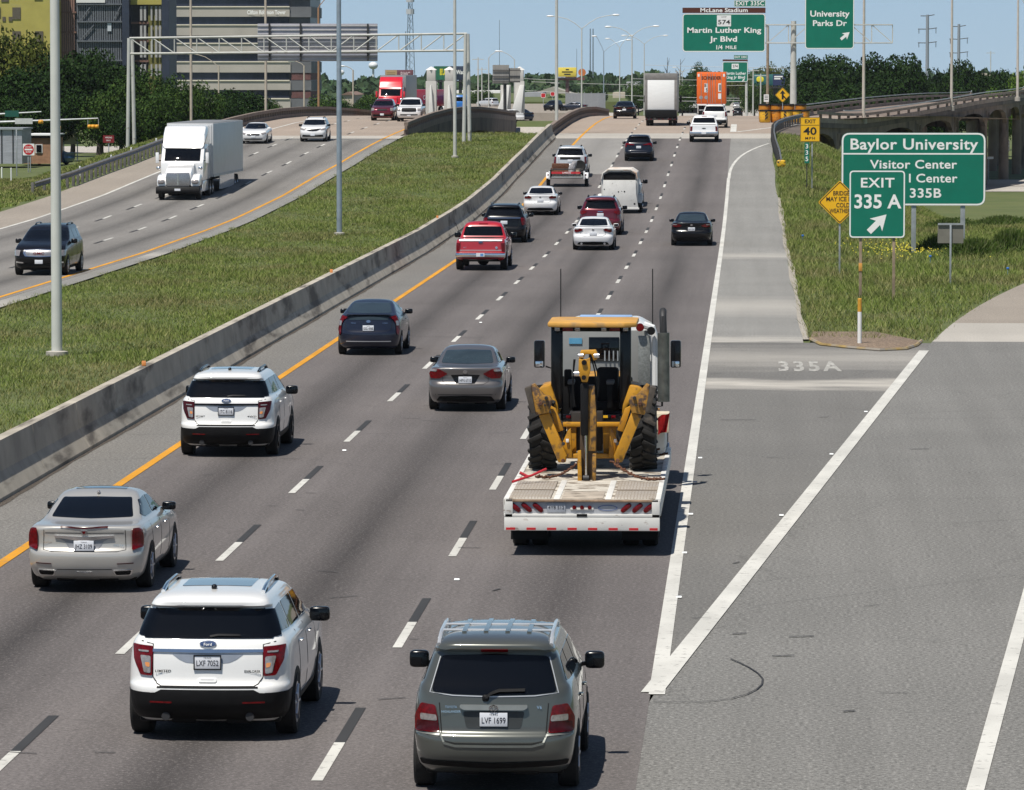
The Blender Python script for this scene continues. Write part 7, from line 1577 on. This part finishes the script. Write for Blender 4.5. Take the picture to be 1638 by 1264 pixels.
for y0, y1 in ((117, 128), (146, 157)): bbox_px(t, 466, 497, y0, y1, v, 24, BR, 'side_brick', 0, .05)
a_ = P(426, 20, v - .9); letters([('Clifton Robinson Tower', a_.x - p.x, a_.z - t.location.z, 1.15, .03, 1.0, wpx(62, v))], 'tower_lettering', M['white_trim'], t, -.9)
v = 760.; p = P(80, 632, v); t = thing('unfinished_building', 'unfinished building with yellow sheathing and an open steel stud frame', 'building', (p.x, v, gzf(p.x, v)))
YS = mat('yellow_sheathing', (.40, .35, .085), .8, 0, .14, .35, dirt=((.36, .32, .12), .5, .6)); DK = mat('open_dark', (.045, .045, .05), .9, 0, .4, .6); NV = mat('navy_wrap', (.02, .03, .055), .6, 0, .3, .4); ST = mat('stud_steel', (.13, .145, .165), .6, .1, .2, 2); BRK = mat('brown_frame', (.18, .10, .075), .85, 0, .3, 1)
bbox_px(t, -90, 92, -60, 230, v, 22, YS, 'sheathing_wall')
for x0, x1, y0, y1 in ((20, 33, 12, 31), (-6, 1, 12, 28), (2, 14, -6, 3), (4, 9, 27, 34), (14, 20, 27, 34), (55, 68, -20, 0), (20, 33, 50, 70), (56, 69, 50, 70)): bbox_px(t, x0, x1, y0, y1, v, 1, mat('dark_opening', (.10, .085, .06), .8), 'window_opening', 0, .12)
bbox_px(t, 92.2, 122, -60, 230, v + 4, 16, DK, 'stair_bay'); bbox_px(t, 122.2, 196, -60, 230, v + 4.5, 16, DK, 'stud_bay'); bbox_px(t, 196.2, 206, -60, 230, v + 2, 16, NV, 'corner_wrap'); bbox_px(t, 206.2, 260, -60, 230, v + 5, 16, DK, 'open_bay'); bbox_px(t, 238, 259, -60, 230, v + 4.6, 2, mat('sheathing_shaded', (.15, .14, .035), .8, 0, .2, .5), 'sheathing_strip'); bbox_px(t, 259.5, 270, -60, 230, v + 2, 10, NV, 'corner_wrap')  # sheathing strip is the yellow sheathing darkened, with its shade in the colour
for y in (-16, 20, 52, 84): bbox_px(t, 92.5, 122, y - 1.5, y + 1.2, v + 3.6, .5, BRK, 'floor_edge')
for x in np.arange(94, 121, 3.4): bbox_px(t, x, x + .9, -55, 200, v + 3.7, .2, mat('brown_stud', (.24, .14, .11), .7) if x == 94 else bpy.data.materials['brown_stud'], 'wall_stud')
for x in np.arange(124, 195, 3.6): bbox_px(t, x, x + .8, -55, 200, v + 4.0, .2, ST, 'wall_stud')
for y in (7, 35, 66, 97): bbox_px(t, 123, 195.5, y - 1.4, y + 1.0, v + 3.6, .4, ST, 'floor_edge')
bbox_px(t, 122, 168, -3, 4.5, v + 3.5, .3, mat('white_sheet', (.7, .7, .68), .7), 'white_sheet'); bbox_px(t, 172, 178, 37, 50, v + 3.8, .2, mat('pale_panel', (.5, .55, .6), .6), 'pale_panel')
for (x0, y0, x1, y1) in ((128, 33, 144, 12), (182, 31, 193, 10), (128, 64, 150, 40)):
    a_, b_ = P(x0, y0, v + 3.7), P(x1, y1, v + 3.7); MB().bar(a_ - Vector(t.location), b_ - Vector(t.location), .16, .16, (0, 1, 0)).build('brace', ST, t)
bbox_px(t, 203, 260, -8, 7.5, v + 3.9, .6, YS, 'parapet_panel')
for x0 in (224, 230, 241, 248, 254):
    for y0, y1 in ((10, 33), (41, 62), (66, 92), (103, 122)): bbox_px(t, x0, x0 + 1.6 + (x0 % 3), y0, y1, v + 4.2, .15, mat('white_liner', (.36, .36, .36), .7) if (x0, y0) == (224, 10) else bpy.data.materials['white_liner'], 'white_liner')
for y in (37, 66, 98): bbox_px(t, 206, 238, y - 2, y + 1.5, v + 4.4, .3, BRK, 'floor_edge')
# small buildings and roadside things on the left
v = 392.; p = P(58, 632, v); t = thing('brick_house', 'small tan brick building with a white roof edge behind the do not enter sign', 'building', (p.x, v, gzf(p.x, v)))
BK = mat('tan_brick', (.34, .19, .115), .9, 0, .25, 3); bbox_px(t, 30, 84, 219, 262, v, 6, BK, 'wall'); bbox_px(t, 34, 84, 215, 217, v - .3, 7, M['signwhite'], 'roof_edge'); bbox_px(t, 34, 84, 217, 221, v - .2, 6.6, M['black'], 'soffit')
f = bbox_px(t, 57, 68, 231, 245, v, .2, M['signwhite'], 'window_frame', 0, .06); bbox_px(t, 58.5, 66.5, 232, 243.5, v, .2, M['glass'], 'window', 0, .12)
v = 384.; p = P(10, 632, v); t = thing('metal_shed', 'pale corrugated metal shed at the far left edge', 'shed', (p.x, v, gzf(p.x, v))); bbox_px(t, -40, 35, 207, 262, v, 5, mat('corrugated_metal', (.42, .43, .47), .5, .3, .2, .7, stretch=(1, 1, 9)), 'wall'); bbox_px(t, -42, 37, 205, 207.5, v - .2, 5.4, M['galv'], 'roof_edge')
for x in (2, 20): bbox_px(t, x, x + 1, 207.5, 262, v - .08, .1, M['steeldark'], 'downpipe')
r = GG(46, 276); v = r.y; t = thing('do_not_enter_sign', 'square white do not enter sign with a red disc', 'road sign', r); zc = zpx(240, v) - r.z
panel(t, .91, .91, M['signwhite'], 0, zc, 0, .05); MB().lathe([(-.012, .41), (0, .41)], 'y', 32, (0, 0, zc)).build('red_disc', M['signred'], t); MB().box(-.31, .31, -.02, -.012, zc - .06, zc + .06).build('white_bar', M['signwhite'], t)
letters([('DO NOT', 0, zc + .19, .18, .01, 1.0, .48), ('ENTER', 0, zc - .20, .18, .01, 1.0, .43)], 'sign_lettering', M['white_trim'], t, -.018); post(t, -.05, -.4, zc, M['galv'], .07); post(t, .12, -.4, zc, M['galv'], .07)
r = GG(113, 258); v = r.y; t = thing('back_of_sign', 'beige back of a sign on two posts right of the nearest light pole', 'road sign', r); zc = zpx(223, v) - r.z; panel(t, wpx(29, v), wpx(17, v), mat('beige_back', (.40, .38, .28), .6, .1, .1), 0, zc, .05, .03)
for x in (-11, 11): post(t, wpx(x, v), -.4, zc + .2, M['galv'], .09, -.02)
v = 372.; r = at_px(176, v); t = thing('wrong_way_sign', 'dark red wrong way sign in front of the trees', 'road sign', r); zc = zpx(223, v) - r.z; panel(t, wpx(18, v), wpx(12, v), mat('dull_red', (.20, .012, .018), .5), 0, zc, 0, .03); letters([('WRONG', 0, zc + .11, .17, .01, 1.0, .55), ('WAY', 0, zc - .12, .17, .01, 1.0, .38)], 'sign_lettering', M['white_trim'], t, -.006); post(t, 0, -.3, zc, M['galv'], .07)
r = GG(26.5, 282); v = r.y; t = thing('sign_post', 'bare thin steel post left of the do not enter sign', 'post', r); post(t, 0, -.3, zpx(208, v) - r.z, M['galv'], .09)
for i, (xp, yb, yt) in enumerate(((250, 232, 222), (210, 250, 237), (178, 263, 249), (128, 283, 267), (18, 290, 270), (3, 286, 269))):
    r = GG(xp, yb); v = r.y
    o = MB().lathe([(-.5, .055), (zpx(yt, v) - r.z, .055), (zpx(yt, v) - r.z + .02, .03)], 'z', 10).build('delineator_post', M['signwhite']); o.location = r
    setp(o, ['white delineator post nearest the gantry leg on the grass bank', 'white delineator post second from the top of the grass bank', 'white delineator post in the middle of the grass bank', 'white delineator post beside the end of the guardrail', 'white post at the far left below the do not enter sign', 'white post at the very left edge of the picture'][i], 'delineator', 'white delineator posts on the left bank')
# signal mast arms
v = 335.; a_ = P(-40, 197, v); gg = gzf(a_.x, v); t = thing('traffic_signal', 'signal mast arm with yellow signal heads reaching right over the side street', 'traffic light', (a_.x, v, gg)); L = Vector(t.location)
MB().tube([(0, 0, -.3), (0, 0, a_.z - gg)], [.16, .13], 10).build('pole', M['galv'], t); MB().tube([a_ - L, P(70, 193, v) - L, P(157, 189.5, v) - L], [.11, .08, .05], 8).build('mast_arm', M['galv'], t)
for x0, x1, y in ((140, 158, 202.5), (91, 97, 205), (61, 69, 195)):
    a_, b_ = P(x0, y, v - .2) - L, P(x1, y, v - .2) - L; hd = MB().box(a_.x, b_.x, a_.y, a_.y + .2, a_.z - .13, a_.z + .13, .04).build('signal_head', mat('signal_yellow', (.75, .36, .03), .5) if x0 == 140 else bpy.data.materials['signal_yellow'], t)
    n = 3 if x0 == 140 else 1
    for k in range(n): MB().blob((a_.x + (b_.x - a_.x) * (k + .5) / n, a_.y - .08, a_.z), (.13, .12, .14), .9).build('signal_visor', bpy.data.materials['signal_yellow'], hd)
    for x in ((x0 + .5, x1 - .5) if n == 3 else ((x0 + x1) / 2,)): MB().tube([P(x, y, v) - L, P(x, 190.5, v) - L], .025, 5).build('hanger', M['galv'], hd)
bbox_px(t, 24, 52, 189.5, 198.5, v - .2, .05, mat('pale_sign', (.55, .56, .55), .5), 'lane_sign')
v = 350.; a_ = P(-40, 185, v); gg = gzf(a_.x, v); t = thing('traffic_signal', 'farther mast arm with a dark green street sign at the left edge', 'traffic light', (a_.x, v, gg)); L = Vector(t.location)
MB().tube([(0, 0, -.3), (0, 0, a_.z - gg)], [.16, .13], 10).build('pole', M['galv'], t); MB().tube([a_ - L, P(66, 179, v) - L], [.1, .05], 8).build('mast_arm', M['galv'], t); bbox_px(t, 8, 30, 177, 187, v - .2, .05, mat('street_green', (.01, .09, .065), .5), 'street_name_panel')
p = P(115, 268, 398); c = Car('car', 'blue car parked beyond the grass bank with only its roof showing', 'car', 'sedan', (4.6, 1.8, 1.45), (p.x, 398, gzf(p.x, 398)), 1.2, paint('parked_blue', (.03, .09, .18), .2))
sedan_sides(c, .94, 1); c.wheels(1.0, 3.6, .32, .2, .01); c.add('rear_window', 'rear', rnd(mir([(0, 1.07), (.62, 1.085), (.53, 1.34), (0, 1.36)]), .05), M['glass'], .005)
# ------------------------------------------------------------------ far background
v = 560.; PYM = mat('pylon_concrete', (.47, .455, .43), .85, 0, .12, .6); PYB = mat('pylon_white', (.72, .71, .68), .8, 0, .08, .6)
for i, (x0, x1, bl) in enumerate(((682, 699, 0), (711, 728, 0), (801, 817, 1), (824, 839, 1))):
    p = P((x0 + x1) / 2, 632, v); zb = gzf(p.x, v); t = thing('concrete_pylon', ['pale concrete pylon just right of the white oncoming pickup', 'pale concrete pylon second from the left, behind the bridge railing', 'pale concrete pylon with a slanting white fin behind the grey sign back', 'pale concrete pylon with a slanting white fin, rightmost of the four'][i], 'pylon', (p.x, v, zb), 0, 'concrete pylons by the far bridge')
    w_ = wpx(x1 - x0, v) / 2; z1 = zpx(130, v) - zb; z2 = zpx(112, v) - zb; zc_ = zpx(108, v) - zb
    if bl: z1, z2, zc_ = (zpx(136, v) - zb, zpx(136, v) - zb, zpx(135, v) - zb) if i == 2 else (z1, z2, zc_)
    MB().box(-w_, w_, -w_, w_, -2, z1, .04).build('shaft', PYM, t)
    if i != 2: MB().box(-w_ * .82, w_ * .82, -w_ * .82, w_ * .82, z1, z2, .03).build('upper_shaft', PYM, t); MB().lathe([(z2, w_ * 1.1), (zc_ + .1, .05)], 'z', 4).build('cap', PYB, t)
    zf0, zf1 = zpx(183, v) - zb, zpx(136, v) - zb
    if not bl: MB().prism([(-.28, zf0), (.28, zf0), (.06, zf1), (-.06, zf1)], 'y', -w_ - .5, -w_ + .05, .02).build('fin', PYB, t)
    else: MB().prism([(-w_ - .5, zf0), (-w_ + .75, zf0), (-w_ + 1.1, zf1), (-w_ + .6, zf1)], 'y', -w_ - .6, -w_ + .05, .02).build('fin', PYB, t)
# embankment with a frontage road, its traffic
bm = bmesh.new(); pr = [P(636, 179, 690), P(970, 181, 690), P(905, 166, 1000), P(640, 166, 1000)]
top = [bm.verts.new(q) for q in pr]; bot = [bm.verts.new(q - Vector((0, 0, 7))) for q in pr]
bm.faces.new(top)
for k in range(4): bm.faces.new((top[k], top[(k + 1) % 4], bot[(k + 1) % 4], bot[k]))
bmesh.ops.recalc_face_normals(bm, faces=bm.faces); setp(ln('frontage_road', tomesh(bm, 'frontage_road', .3), RM['tan']), kind='structure')
bm = bmesh.new(); pr = [P(636, 163, 1040), P(1010, 163, 1040), P(1010, 148, 1200), P(636, 150, 1200)]
top = [bm.verts.new(q) for q in pr]; bot = [bm.verts.new(q - Vector((0, 0, 8))) for q in pr]; bm.faces.new(top)
for k in range(4): bm.faces.new((top[k], top[(k + 1) % 4], bot[(k + 1) % 4], bot[k]))
bmesh.ops.recalc_face_normals(bm, faces=bm.faces); setp(ln('grass_slope', tomesh(bm, 'grass_slope', .3), gm), kind='structure')
def onroad(xp, yb): 
    v = float(np.interp(yb, [166, 180], [1000, 700])); q = P(xp, yb, v); return q
def farcar(label, xp, yb, kind, dims, pm, rz=0.0, v=None):
    q = onroad(xp, yb) if v is None else P(xp, yb, v); c = Car('car' if kind == 'sedan' else 'suv', label, 'car' if kind == 'sedan' else 'suv', kind, dims, q, rz, pm)
    wn = (1.21, 1.56, .78, .66) if kind == 'suv' else (1.07, 1.35, .62, .53)
    for vw, nm in (('rear', 'rear_window'), ('front', 'windscreen')): c.add(nm, vw, rnd(mir([(0, wn[0]), (wn[2], wn[0]), (wn[3], wn[1]), (0, wn[1])]), .05), M['glass'])
    (suv_sides if kind == 'suv' else sedan_sides)(c, dims[0] / (5 if kind == 'suv' else 4.9), 1); c.add('tail_light', 'rear', [(.66, 1.05), (.84, 1.05), (.84, .85), (.68, .85)], M['redlens'], .02, both=True); c.wheels(.95, dims[0] - 1, .33, .22, .01)
    return c
farcar('dark van on the far frontage road between the concrete pylons', 717, 177, 'suv', (5.0, 2.0, 1.9), PT['navy'], math.pi); farcar('dark suv on the far frontage road left of the light pole', 893, 178, 'suv', (4.7, 1.9, 1.75), PT['black'], math.pi - .3)
farcar('white car on the far frontage road right of the second pylon', 752, 178.5, 'sedan', (4.6, 1.8, 1.45), PT['white'], 1.2); farcar('blue car just behind the white oncoming pickup', 681, 180, 'sedan', (4.6, 1.8, 1.45), paint('bright_blue', (.02, .07, .25)), math.pi)
farcar('dark blue car below the yellow billboard behind the railing', 940, 178, 'sedan', (4.6, 1.8, 1.45), PT['midnight'], 1.4); farcar('silver car on the far frontage road near the grey sign back', 794, 172, 'suv', (4.7, 1.9, 1.75), PT['silver'], .8)
farcar('dark car between the two bridges in the distance', 845, 194, 'sedan', (4.7, 1.85, 1.47), PT['midnight'], .5, 560); farcar('white car between the two bridges in the distance', 830, 195, 'sedan', (4.6, 1.8, 1.45), PT['white'], .5, 556)
MB().box(P(800, 200, 566).x, P(890, 200, 566).x, 550, 574, -8, P(840, 195.2, 562).z - .02).build('turnaround_road', RM['street'])['kind'] = 'structure'
def fartruck(label, xp, yb, col, name='delivery_truck', h=3.4, L=8, rz=math.pi):
    q = onroad(xp, yb); t = thing(name, label, 'truck', q, rz); MB().box(-1.25, 1.25, 0, L, .95, h, .15).build('cargo_box', col, t)
    MB().prism([(L + .1, .5), (L + 2.2, .5), (L + 2.2, 1.5), (L + 1.6, 2.6), (L + .1, 2.6)], 'x', -1.15, 1.15, .1).build('cab', col, t); MB().box(-.95, .95, L + 1.9, L + 2.1, 1.6, 2.3).build('windscreen', M['glass'], t)
    for y in (1.2, L + 1.2):
        for x in (-1.05, 1.05): dualwheel(t, x, y, .48, .3)
    return t
rt = fartruck('red truck with white lettering behind the concrete pylons', 704, 180, paint('soda_red', (.45, .02, .04))); q = MB(); rt2 = letters([('Coca-Cola', 0, 0, .9, .02, 1.0, 3.4)], 'side_lettering', M['white_trim'], rt); rt2.location = (-1.28, 4, 2.2); rt2.rotation_euler = (0, 0, -math.pi / 2); rt.rotation_euler = (0, 0, math.pi - .6)
fartruck('bright blue truck cab behind the concrete pylons', 735, 180, paint('cab_blue', (.02, .16, .5)), h=2.6, L=3)
# billboards
def billboard(label, x0, x1, y0, y1, v, m, post_y=170, posts=(.5,), pm=None):
    a_ = P((x0 + x1) / 2, (y0 + y1) / 2, v); zb = gzf(a_.x, v); t = thing('billboard', label, 'billboard', (a_.x, v, zb)); w_, h_ = wpx(x1 - x0, v), wpx(y1 - y0, v); zc = a_.z - zb
    MB().box(-w_ / 2, w_ / 2, 0, .6, zc - h_ / 2, zc + h_ / 2, .03).build('board', m, t); MB().box(-w_ / 2, w_ / 2, -.8, .7, zc - h_ / 2 - .5, zc - h_ / 2 - .2).build('catwalk', M['steeldark'], t)
    for f_ in posts: MB().lathe([(-.5, .45), (zc - h_ / 2, .4)], 'z', 10, (w_ * (f_ - .5), .35, 0)).build('post', pm or M['steeldark'], t)
    return t, w_, h_, zc
t, w_, h_, zc = billboard('tan and maroon billboard above the red semi truck', 616, 661, 112, 127, 1200, mat('bb_maroon', (.16, .055, .07), .6, 0, .2, 1), posts=(.2, .8)); MB().box(-w_ / 2 + .05, -w_ * .08, -.02, .02, zc - h_ / 2 + .05, zc + h_ / 2 - .05).build('tan_panel', mat('bb_tan', (.48, .33, .17), .6), t); letters([('RMC', w_ * .22, zc, 1.7, .03, 1.0, w_ * .34)], 'board_lettering', mat('bb_pink', (.6, .45, .48), .6), t, -.03)
for k in range(3): MB().box(-w_ * .44, -w_ * .14, -.04, -.02, zc - .5 + k * .45, zc - .35 + k * .45).build('text_line', mat('bb_brown', (.25, .15, .07), .6), t)
t, w_, h_, zc = billboard('green and navy university billboard behind the concrete pylons', 694, 747, 106, 128, 1200, mat('bb_navy', (.02, .035, .07), .6, 0, .3, 1), posts=(.2, .8)); MB().box(-w_ / 2 + .05, -w_ * .02, -.02, .02, zc - h_ / 2 + .05, zc + h_ / 2 - .05).build('green_panel', mat('bb_green', (.02, .15, .08), .6, 0, .3, 1), t)
letters([('BU', -w_ * .24, zc + .2, 2.0, .06, .75, w_ * .16)], 'emblem_lettering', mat('bb_yellow', (.75, .65, .03), .6), t, -.03); letters([('& Waco', w_ * .27, zc + .2, 1.5, .03, 1.0, w_ * .40)], 'board_lettering', M['white_trim'], t, -.03)
t, w_, h_, zc = billboard('yellow billboard with three dark lines of text and a maroon base', 893, 922, 108, 123, 1000, mat('bb_bright', (.72, .58, .08), .6, 0, .05), pm=mat('bb_post', (.12, .07, .07), .7))
for k, f_ in enumerate((.18, .6, .35)): MB().box(-w_ * f_ / 2, w_ * f_ / 2, -.03, -.01, zc + .42 - k * .5, zc + .66 - k * .5).build('text_line', M['signblack'], t)
MB().box(-w_ * .55, w_ * .95, -.1, .7, zc - h_ / 2 - .7, zc - h_ / 2 - .12).build('lower_sign', mat('bb_base', (.16, .05, .045), .7), t)
a_ = P(931, 116, 1000); o = MB().lathe([(0, .8), (.3, .8)], 'y', 20).box(-.1, .1, .05, .25, -7.5, -.7).build('round_sign', mat('orange_logo', (.55, .17, .04), .6, 0, .3, 1.2)); o.location = a_; setp(o, 'round orange sign beside the yellow billboard', 'sign')
t, w_, h_, zc = billboard('teal and navy billboard behind the merge sign', 1204, 1256, 119, 137, 900, mat('bb_teal', (.02, .13, .13), .6, 0, .25, 1), posts=(.3, .7)); MB().box(w_ * .12, w_ / 2 - .05, -.02, .02, zc - h_ / 2 + .05, zc + h_ / 2 - .05).build('navy_panel', mat('bb_navy2', (.02, .03, .10), .6), t); MB().blob((-w_ * .27, -.02, zc + .1), (.7, .06, .55), .8).build('yellow_emblem', bpy.data.materials['bb_yellow'], t)
for k in range(2): MB().box(w_ * .16, w_ * .42, -.05, -.02, zc + .1 + k * .4, zc + .36 + k * .4).build('text_line', M['white_trim'], t)
# grey back of a billboard near the pylons
v = 520.; a_ = P(806, 120, v); zb = gzf(a_.x, v); t = thing('billboard', 'weathered grey back of a two part billboard in front of the pylons', 'billboard', (a_.x, v, zb)); L = Vector(t.location)
GB2 = mat('board_back', (.27, .26, .245), .85, 0, .2, .8, stretch=(6, 1, .4)); bbox_px(t, 788, 814, 104, 134, v, .3, GB2, 'board'); bbox_px(t, 814.2, 832, 109, 132, v + .2, .3, GB2, 'board')
MB().tube([(.1, .3, -.5), (.1, .3, zpx(120, v) - zb)], .18, 8).build('post', M['steeldark'], t)
for y in (112, 122, 130): bbox_px(t, 788, 832, y, y + 1.2, v - .15, .1, M['steeldark'], 'brace')
# water towers
for xp, yc, rr, v, lab in ((597, 105, 7.5, 1900, 'white water tower right of the wide sign back'), (545.5, 116, 5.5, 2300, 'smaller white water tower behind the blue grey pole')):
    p = P(xp, yc, v); zb = gzf(p.x, v); r0 = wpx(rr, v); t = thing('water_tower', lab, 'water tower', (p.x, v, zb)); H = p.z - zb
    MB().blob((0, 0, H), (r0, r0, r0 * .8), 1, 24, 14).build('tank', mat('tank_white', (.72, .74, .75), .5) if rr > 7 else bpy.data.materials['tank_white'], t); MB().lathe([(-1, r0 * .28), (H * .3, r0 * .2), (H - r0 * .7, r0 * .24)], 'z', 14).build('stem', bpy.data.materials['tank_white'], t)
# lattice tower
v = 1500.; p = P(657, 632, v); zb = gzf(p.x, v); H = zpx(-6, v) - zb; t = thing('radio_tower', 'grey lattice radio tower with antennas right of the wide sign back', 'tower', (p.x, v, zb)); w0, w1 = wpx(10, v), wpx(3, v); LT = mat('lattice_steel', (.20, .25, .30), .6, .3, .2)
cr = lambda k, f_: Vector(((w0 + (w1 - w0) * f_) * math.cos(k * 2.094 + .5), (w0 + (w1 - w0) * f_) * math.sin(k * 2.094 + .5), H * f_))
for k in range(3):
    MB().tube([cr(k, 0), cr(k, 1)], .12, 6).build('tower_leg', LT, t)
for i in range(16):
    for k in range(3): MB().tube([cr(k, i / 16), cr((k + 1) % 3, (i + 1) / 16)], .06, 4).build('lattice_brace', LT, t)
for f_ in (.86, .97): MB().lathe([(H * f_ - .8, w1 * 2.2), (H * f_ + .8, w1 * 2.2)], 'z', 9).build('antenna_cluster', mat('antenna_pale', (.5, .52, .54), .6) if f_ < .9 else bpy.data.materials['antenna_pale'], t)
for xp, yt, v, lab in ((943.5, 46, 1400, 'left mast of a thin pair of dark masts by the street lights'), (948, 46, 1400, 'right mast of a thin pair of dark masts by the street lights'), (799, 32, 1900, 'very thin distant radio mast'), (922, 78, 2200, 'faint distant mast left of the twin masts'), (650, 50, 1500, 'short mast beside the lattice radio tower'), (748, 70, 900, 'lattice pole beside the right gantry leg')):
    p = P(xp, 632, v); zb = gzf(p.x, v); o = MB().tube([(0, 0, -1), (0, 0, zpx(yt, v) - zb)], [.28, .16] if v < 1800 else [.16, .1], 6).build('radio_mast', LT); o.location = (p.x, v, zb); setp(o, lab, 'mast')
# transmission poles and power line poles
for xp, yt, v, arms, lab in ((1480, 25, 900, (25, 46, 68), 'taller grey transmission pole above the dark trees'), (1530, 40, 980, (42, 62, 84), 'shorter grey transmission pole right of the taller one')):
    p = P(xp, 632, v); zb = gzf(p.x, v); L = Vector((p.x, v, zb)); t = thing('transmission_pole', lab, 'power pole', L); MB().tube([(0, 0, -1), (0, 0, zpx(yt - 1, v) - zb)], [.40, .28], 12).build('pole', mat('pylon_grey', (.33, .36, .40), .5, .3, .1), t)
    for i, y in enumerate(arms):
        w_ = wpx(11 if i == 0 else 15, v); a = MB().tube([(-w_, 0, zpx(y, v) - zb - .1), (0, 0, zpx(y + 1, v) - zb), (w_, 0, zpx(y - 1, v) - zb)], .09, 6).build('cross_arm', M['steeldark'], t)
        if i:
            for sg in (-1, 1): MB().tube([(w_ * sg * .9, 0, zpx(y, v) - zb), (w_ * sg * .9, 0, zpx(y + 8, v) - zb)], .06, 5).build('insulator', M['steeldark'], a)
PL = []
for i, (xp, yt, v) in enumerate(((765, 92, 820), (1086, 112, 1050), (1203, 110, 800), (1215, 118, 760), (700, 108, 1300), (888, 130, 1000), (1140, 118, 1300), (1581, 82, 1100), (771, 108, 950))):
    p = P(xp, 632, v); zb = gzf(p.x, v); o = MB().tube([(0, 0, -1), (0, 0, zpx(yt, v) - zb)], [.15, .11], 6).bar((-1.0, 0, zpx(yt + 3, v) - zb), (1.0, 0, zpx(yt + 3, v) - zb), .12, .12).build('utility_pole', M['polegrey']); o.location = (p.x, v, zb); setp(o, 'thin far utility pole with a short cross arm', 'utility pole', 'far utility poles'); 
for y0, y1, v, x0, x1, lab in ((126, 124, 1000, 1010, 1270, 'upper'), (131, 136, 1000, 850, 1270, 'second'), (145, 158, 900, 840, 1250, 'third'), (104, 108, 950, 1030, 1480, 'high'), (160, 158, 850, 1020, 1240, 'lowest'), (117, 128, 1000, 770, 900, 'left')):
    pts = [P(x0 + (x1 - x0) * f_, y0 + (y1 - y0) * f_ + 3 * math.sin(math.pi * f_), v) for f_ in np.linspace(0, 1, 14)]
    o = MB().tube(pts, .035, 4).build('power_line', mat('cable_pale', (.42, .42, .42), .5, .3) if lab == 'upper' else bpy.data.materials['cable_pale']); setp(o, 'power line strung across the far highway, the %s one' % lab, 'power line', 'power lines across the far highway')
# far buildings
def farbox(label, x0, x1, y0, y1, v, col, roof=None, name='warehouse', dep=20, yr=None):
    p = P((x0 + x1) / 2, 632, v); zb = gzf(p.x, v); t = thing(name, label, 'building', (p.x, v, zb)); L = Vector(t.location); a_, b_ = P(x0, y1, v), P(x1, y0, v)
    MB().box(a_.x - L.x, b_.x - L.x, 0, dep, -1, b_.z - zb, .05).build('wall', col, t)
    if roof:
        zr = zpx(yr if yr else y0 - 5, v) - zb; MB().prism([(a_.x - L.x - .4, b_.z - zb), (b_.x - L.x + .4, b_.z - zb), ((a_.x + b_.x) / 2 - L.x, zr)], 'y', -.3, dep + .3).build('roof', roof, t)
    for k in range(4): xx = a_.x - L.x + (b_.x - a_.x) * (k + .5) / 4; MB().box(xx - .7, xx + .7, -.05, .05, .5, max(1.2, (b_.z - zb) * .5)).build('window', M['glass'], t)
WR = mat('white_roof', (.75, .74, .71), .6, 0, .05); GR_ = mat('grey_shed', (.28, .29, .31), .7, 0, .15, .5); TN = mat('tan_wall', (.42, .37, .30), .8, 0, .1)
farbox('long low white roofed building below the yellow billboard', 845, 922, 153, 165, 1180, WR, mat('grey_tan_roof', (.36, .34, .29), .7), yr=139); farbox('grey shed left of the long white roofed building', 838, 868, 148, 160, 1120, GR_)
farbox('white flat building behind the concrete pylons', 655, 800, 145, 152, 1250, WR); farbox('grey block building behind the street lights', 1002, 1023, 131, 160, 1150, mat('grey_block', (.33, .34, .36), .8, 0, .1)); farbox('low grey building right of the street lights', 980, 1000, 148, 165, 1100, TN); farbox('white low building between box truck and orange trailer', 1086, 1114, 160, 172, 1000, WR); farbox('white low shed behind the street lights', 965, 1030, 155, 162, 1200, WR)
farbox('tan house among the trees right of the office tower', 548, 566, 152, 162, 900, TN, mat('brown_roof', (.2, .13, .1), .8)); farbox('pale hut hidden among trees on the far right', 1578, 1592, 118, 128, 800, TN)
# chain link fence on the frontage road
q0, q1 = P(905, 176, 800), P(968, 178, 740); t = thing('chain_fence', 'grey chain link fence left of the black sedan on the crest', 'fence', q0); 
MB().bar((0, 0, 1.5), q1 - q0 + Vector((0, 0, 1.5)), .02, 2.6).build('mesh_panel', mat('chain_mesh', (.36, .37, .38), .7, .2, .4, 8), t)
for k in range(7): a_ = (q1 - q0) * (k / 6); MB().tube([a_ - Vector((0, 0, 1)), a_ + Vector((0, 0, 3))], .06, 6).build('fence_post', M['galv'], t)
for xp, yb, lab, col in ((869, 172, 'small red and white sign beyond the frontage road', 'signred'), (884, 168, 'small red sign right of the other far red sign', 'signred')):
    q = onroad(xp, yb); t = thing('road_sign', lab, 'road sign', q); post(t, 0, -.5, 2.2, M['galv'], .1); panel(t, .9, .9, M[col], 0, 2.2, 0, .3, M['white_trim'], .06)
# ------------------------------------------------------------------ summer haze
hz = bpy.data.materials.new('air_haze'); hz.use_nodes = True; nt = hz.node_tree; nt.nodes.remove(nt.nodes['Principled BSDF'])
pv = nt.nodes.new('ShaderNodeVolumePrincipled'); pv.inputs['Color'].default_value = (.80, .88, 1, 1); pv.inputs['Density'].default_value = .00003
nt.links.new(pv.outputs[0], nt.nodes['Material Output'].inputs['Volume'])
setp(MB().box(-2990, 2990, -58, 8990, -80, 120).build('haze', hz), kind='stuff')
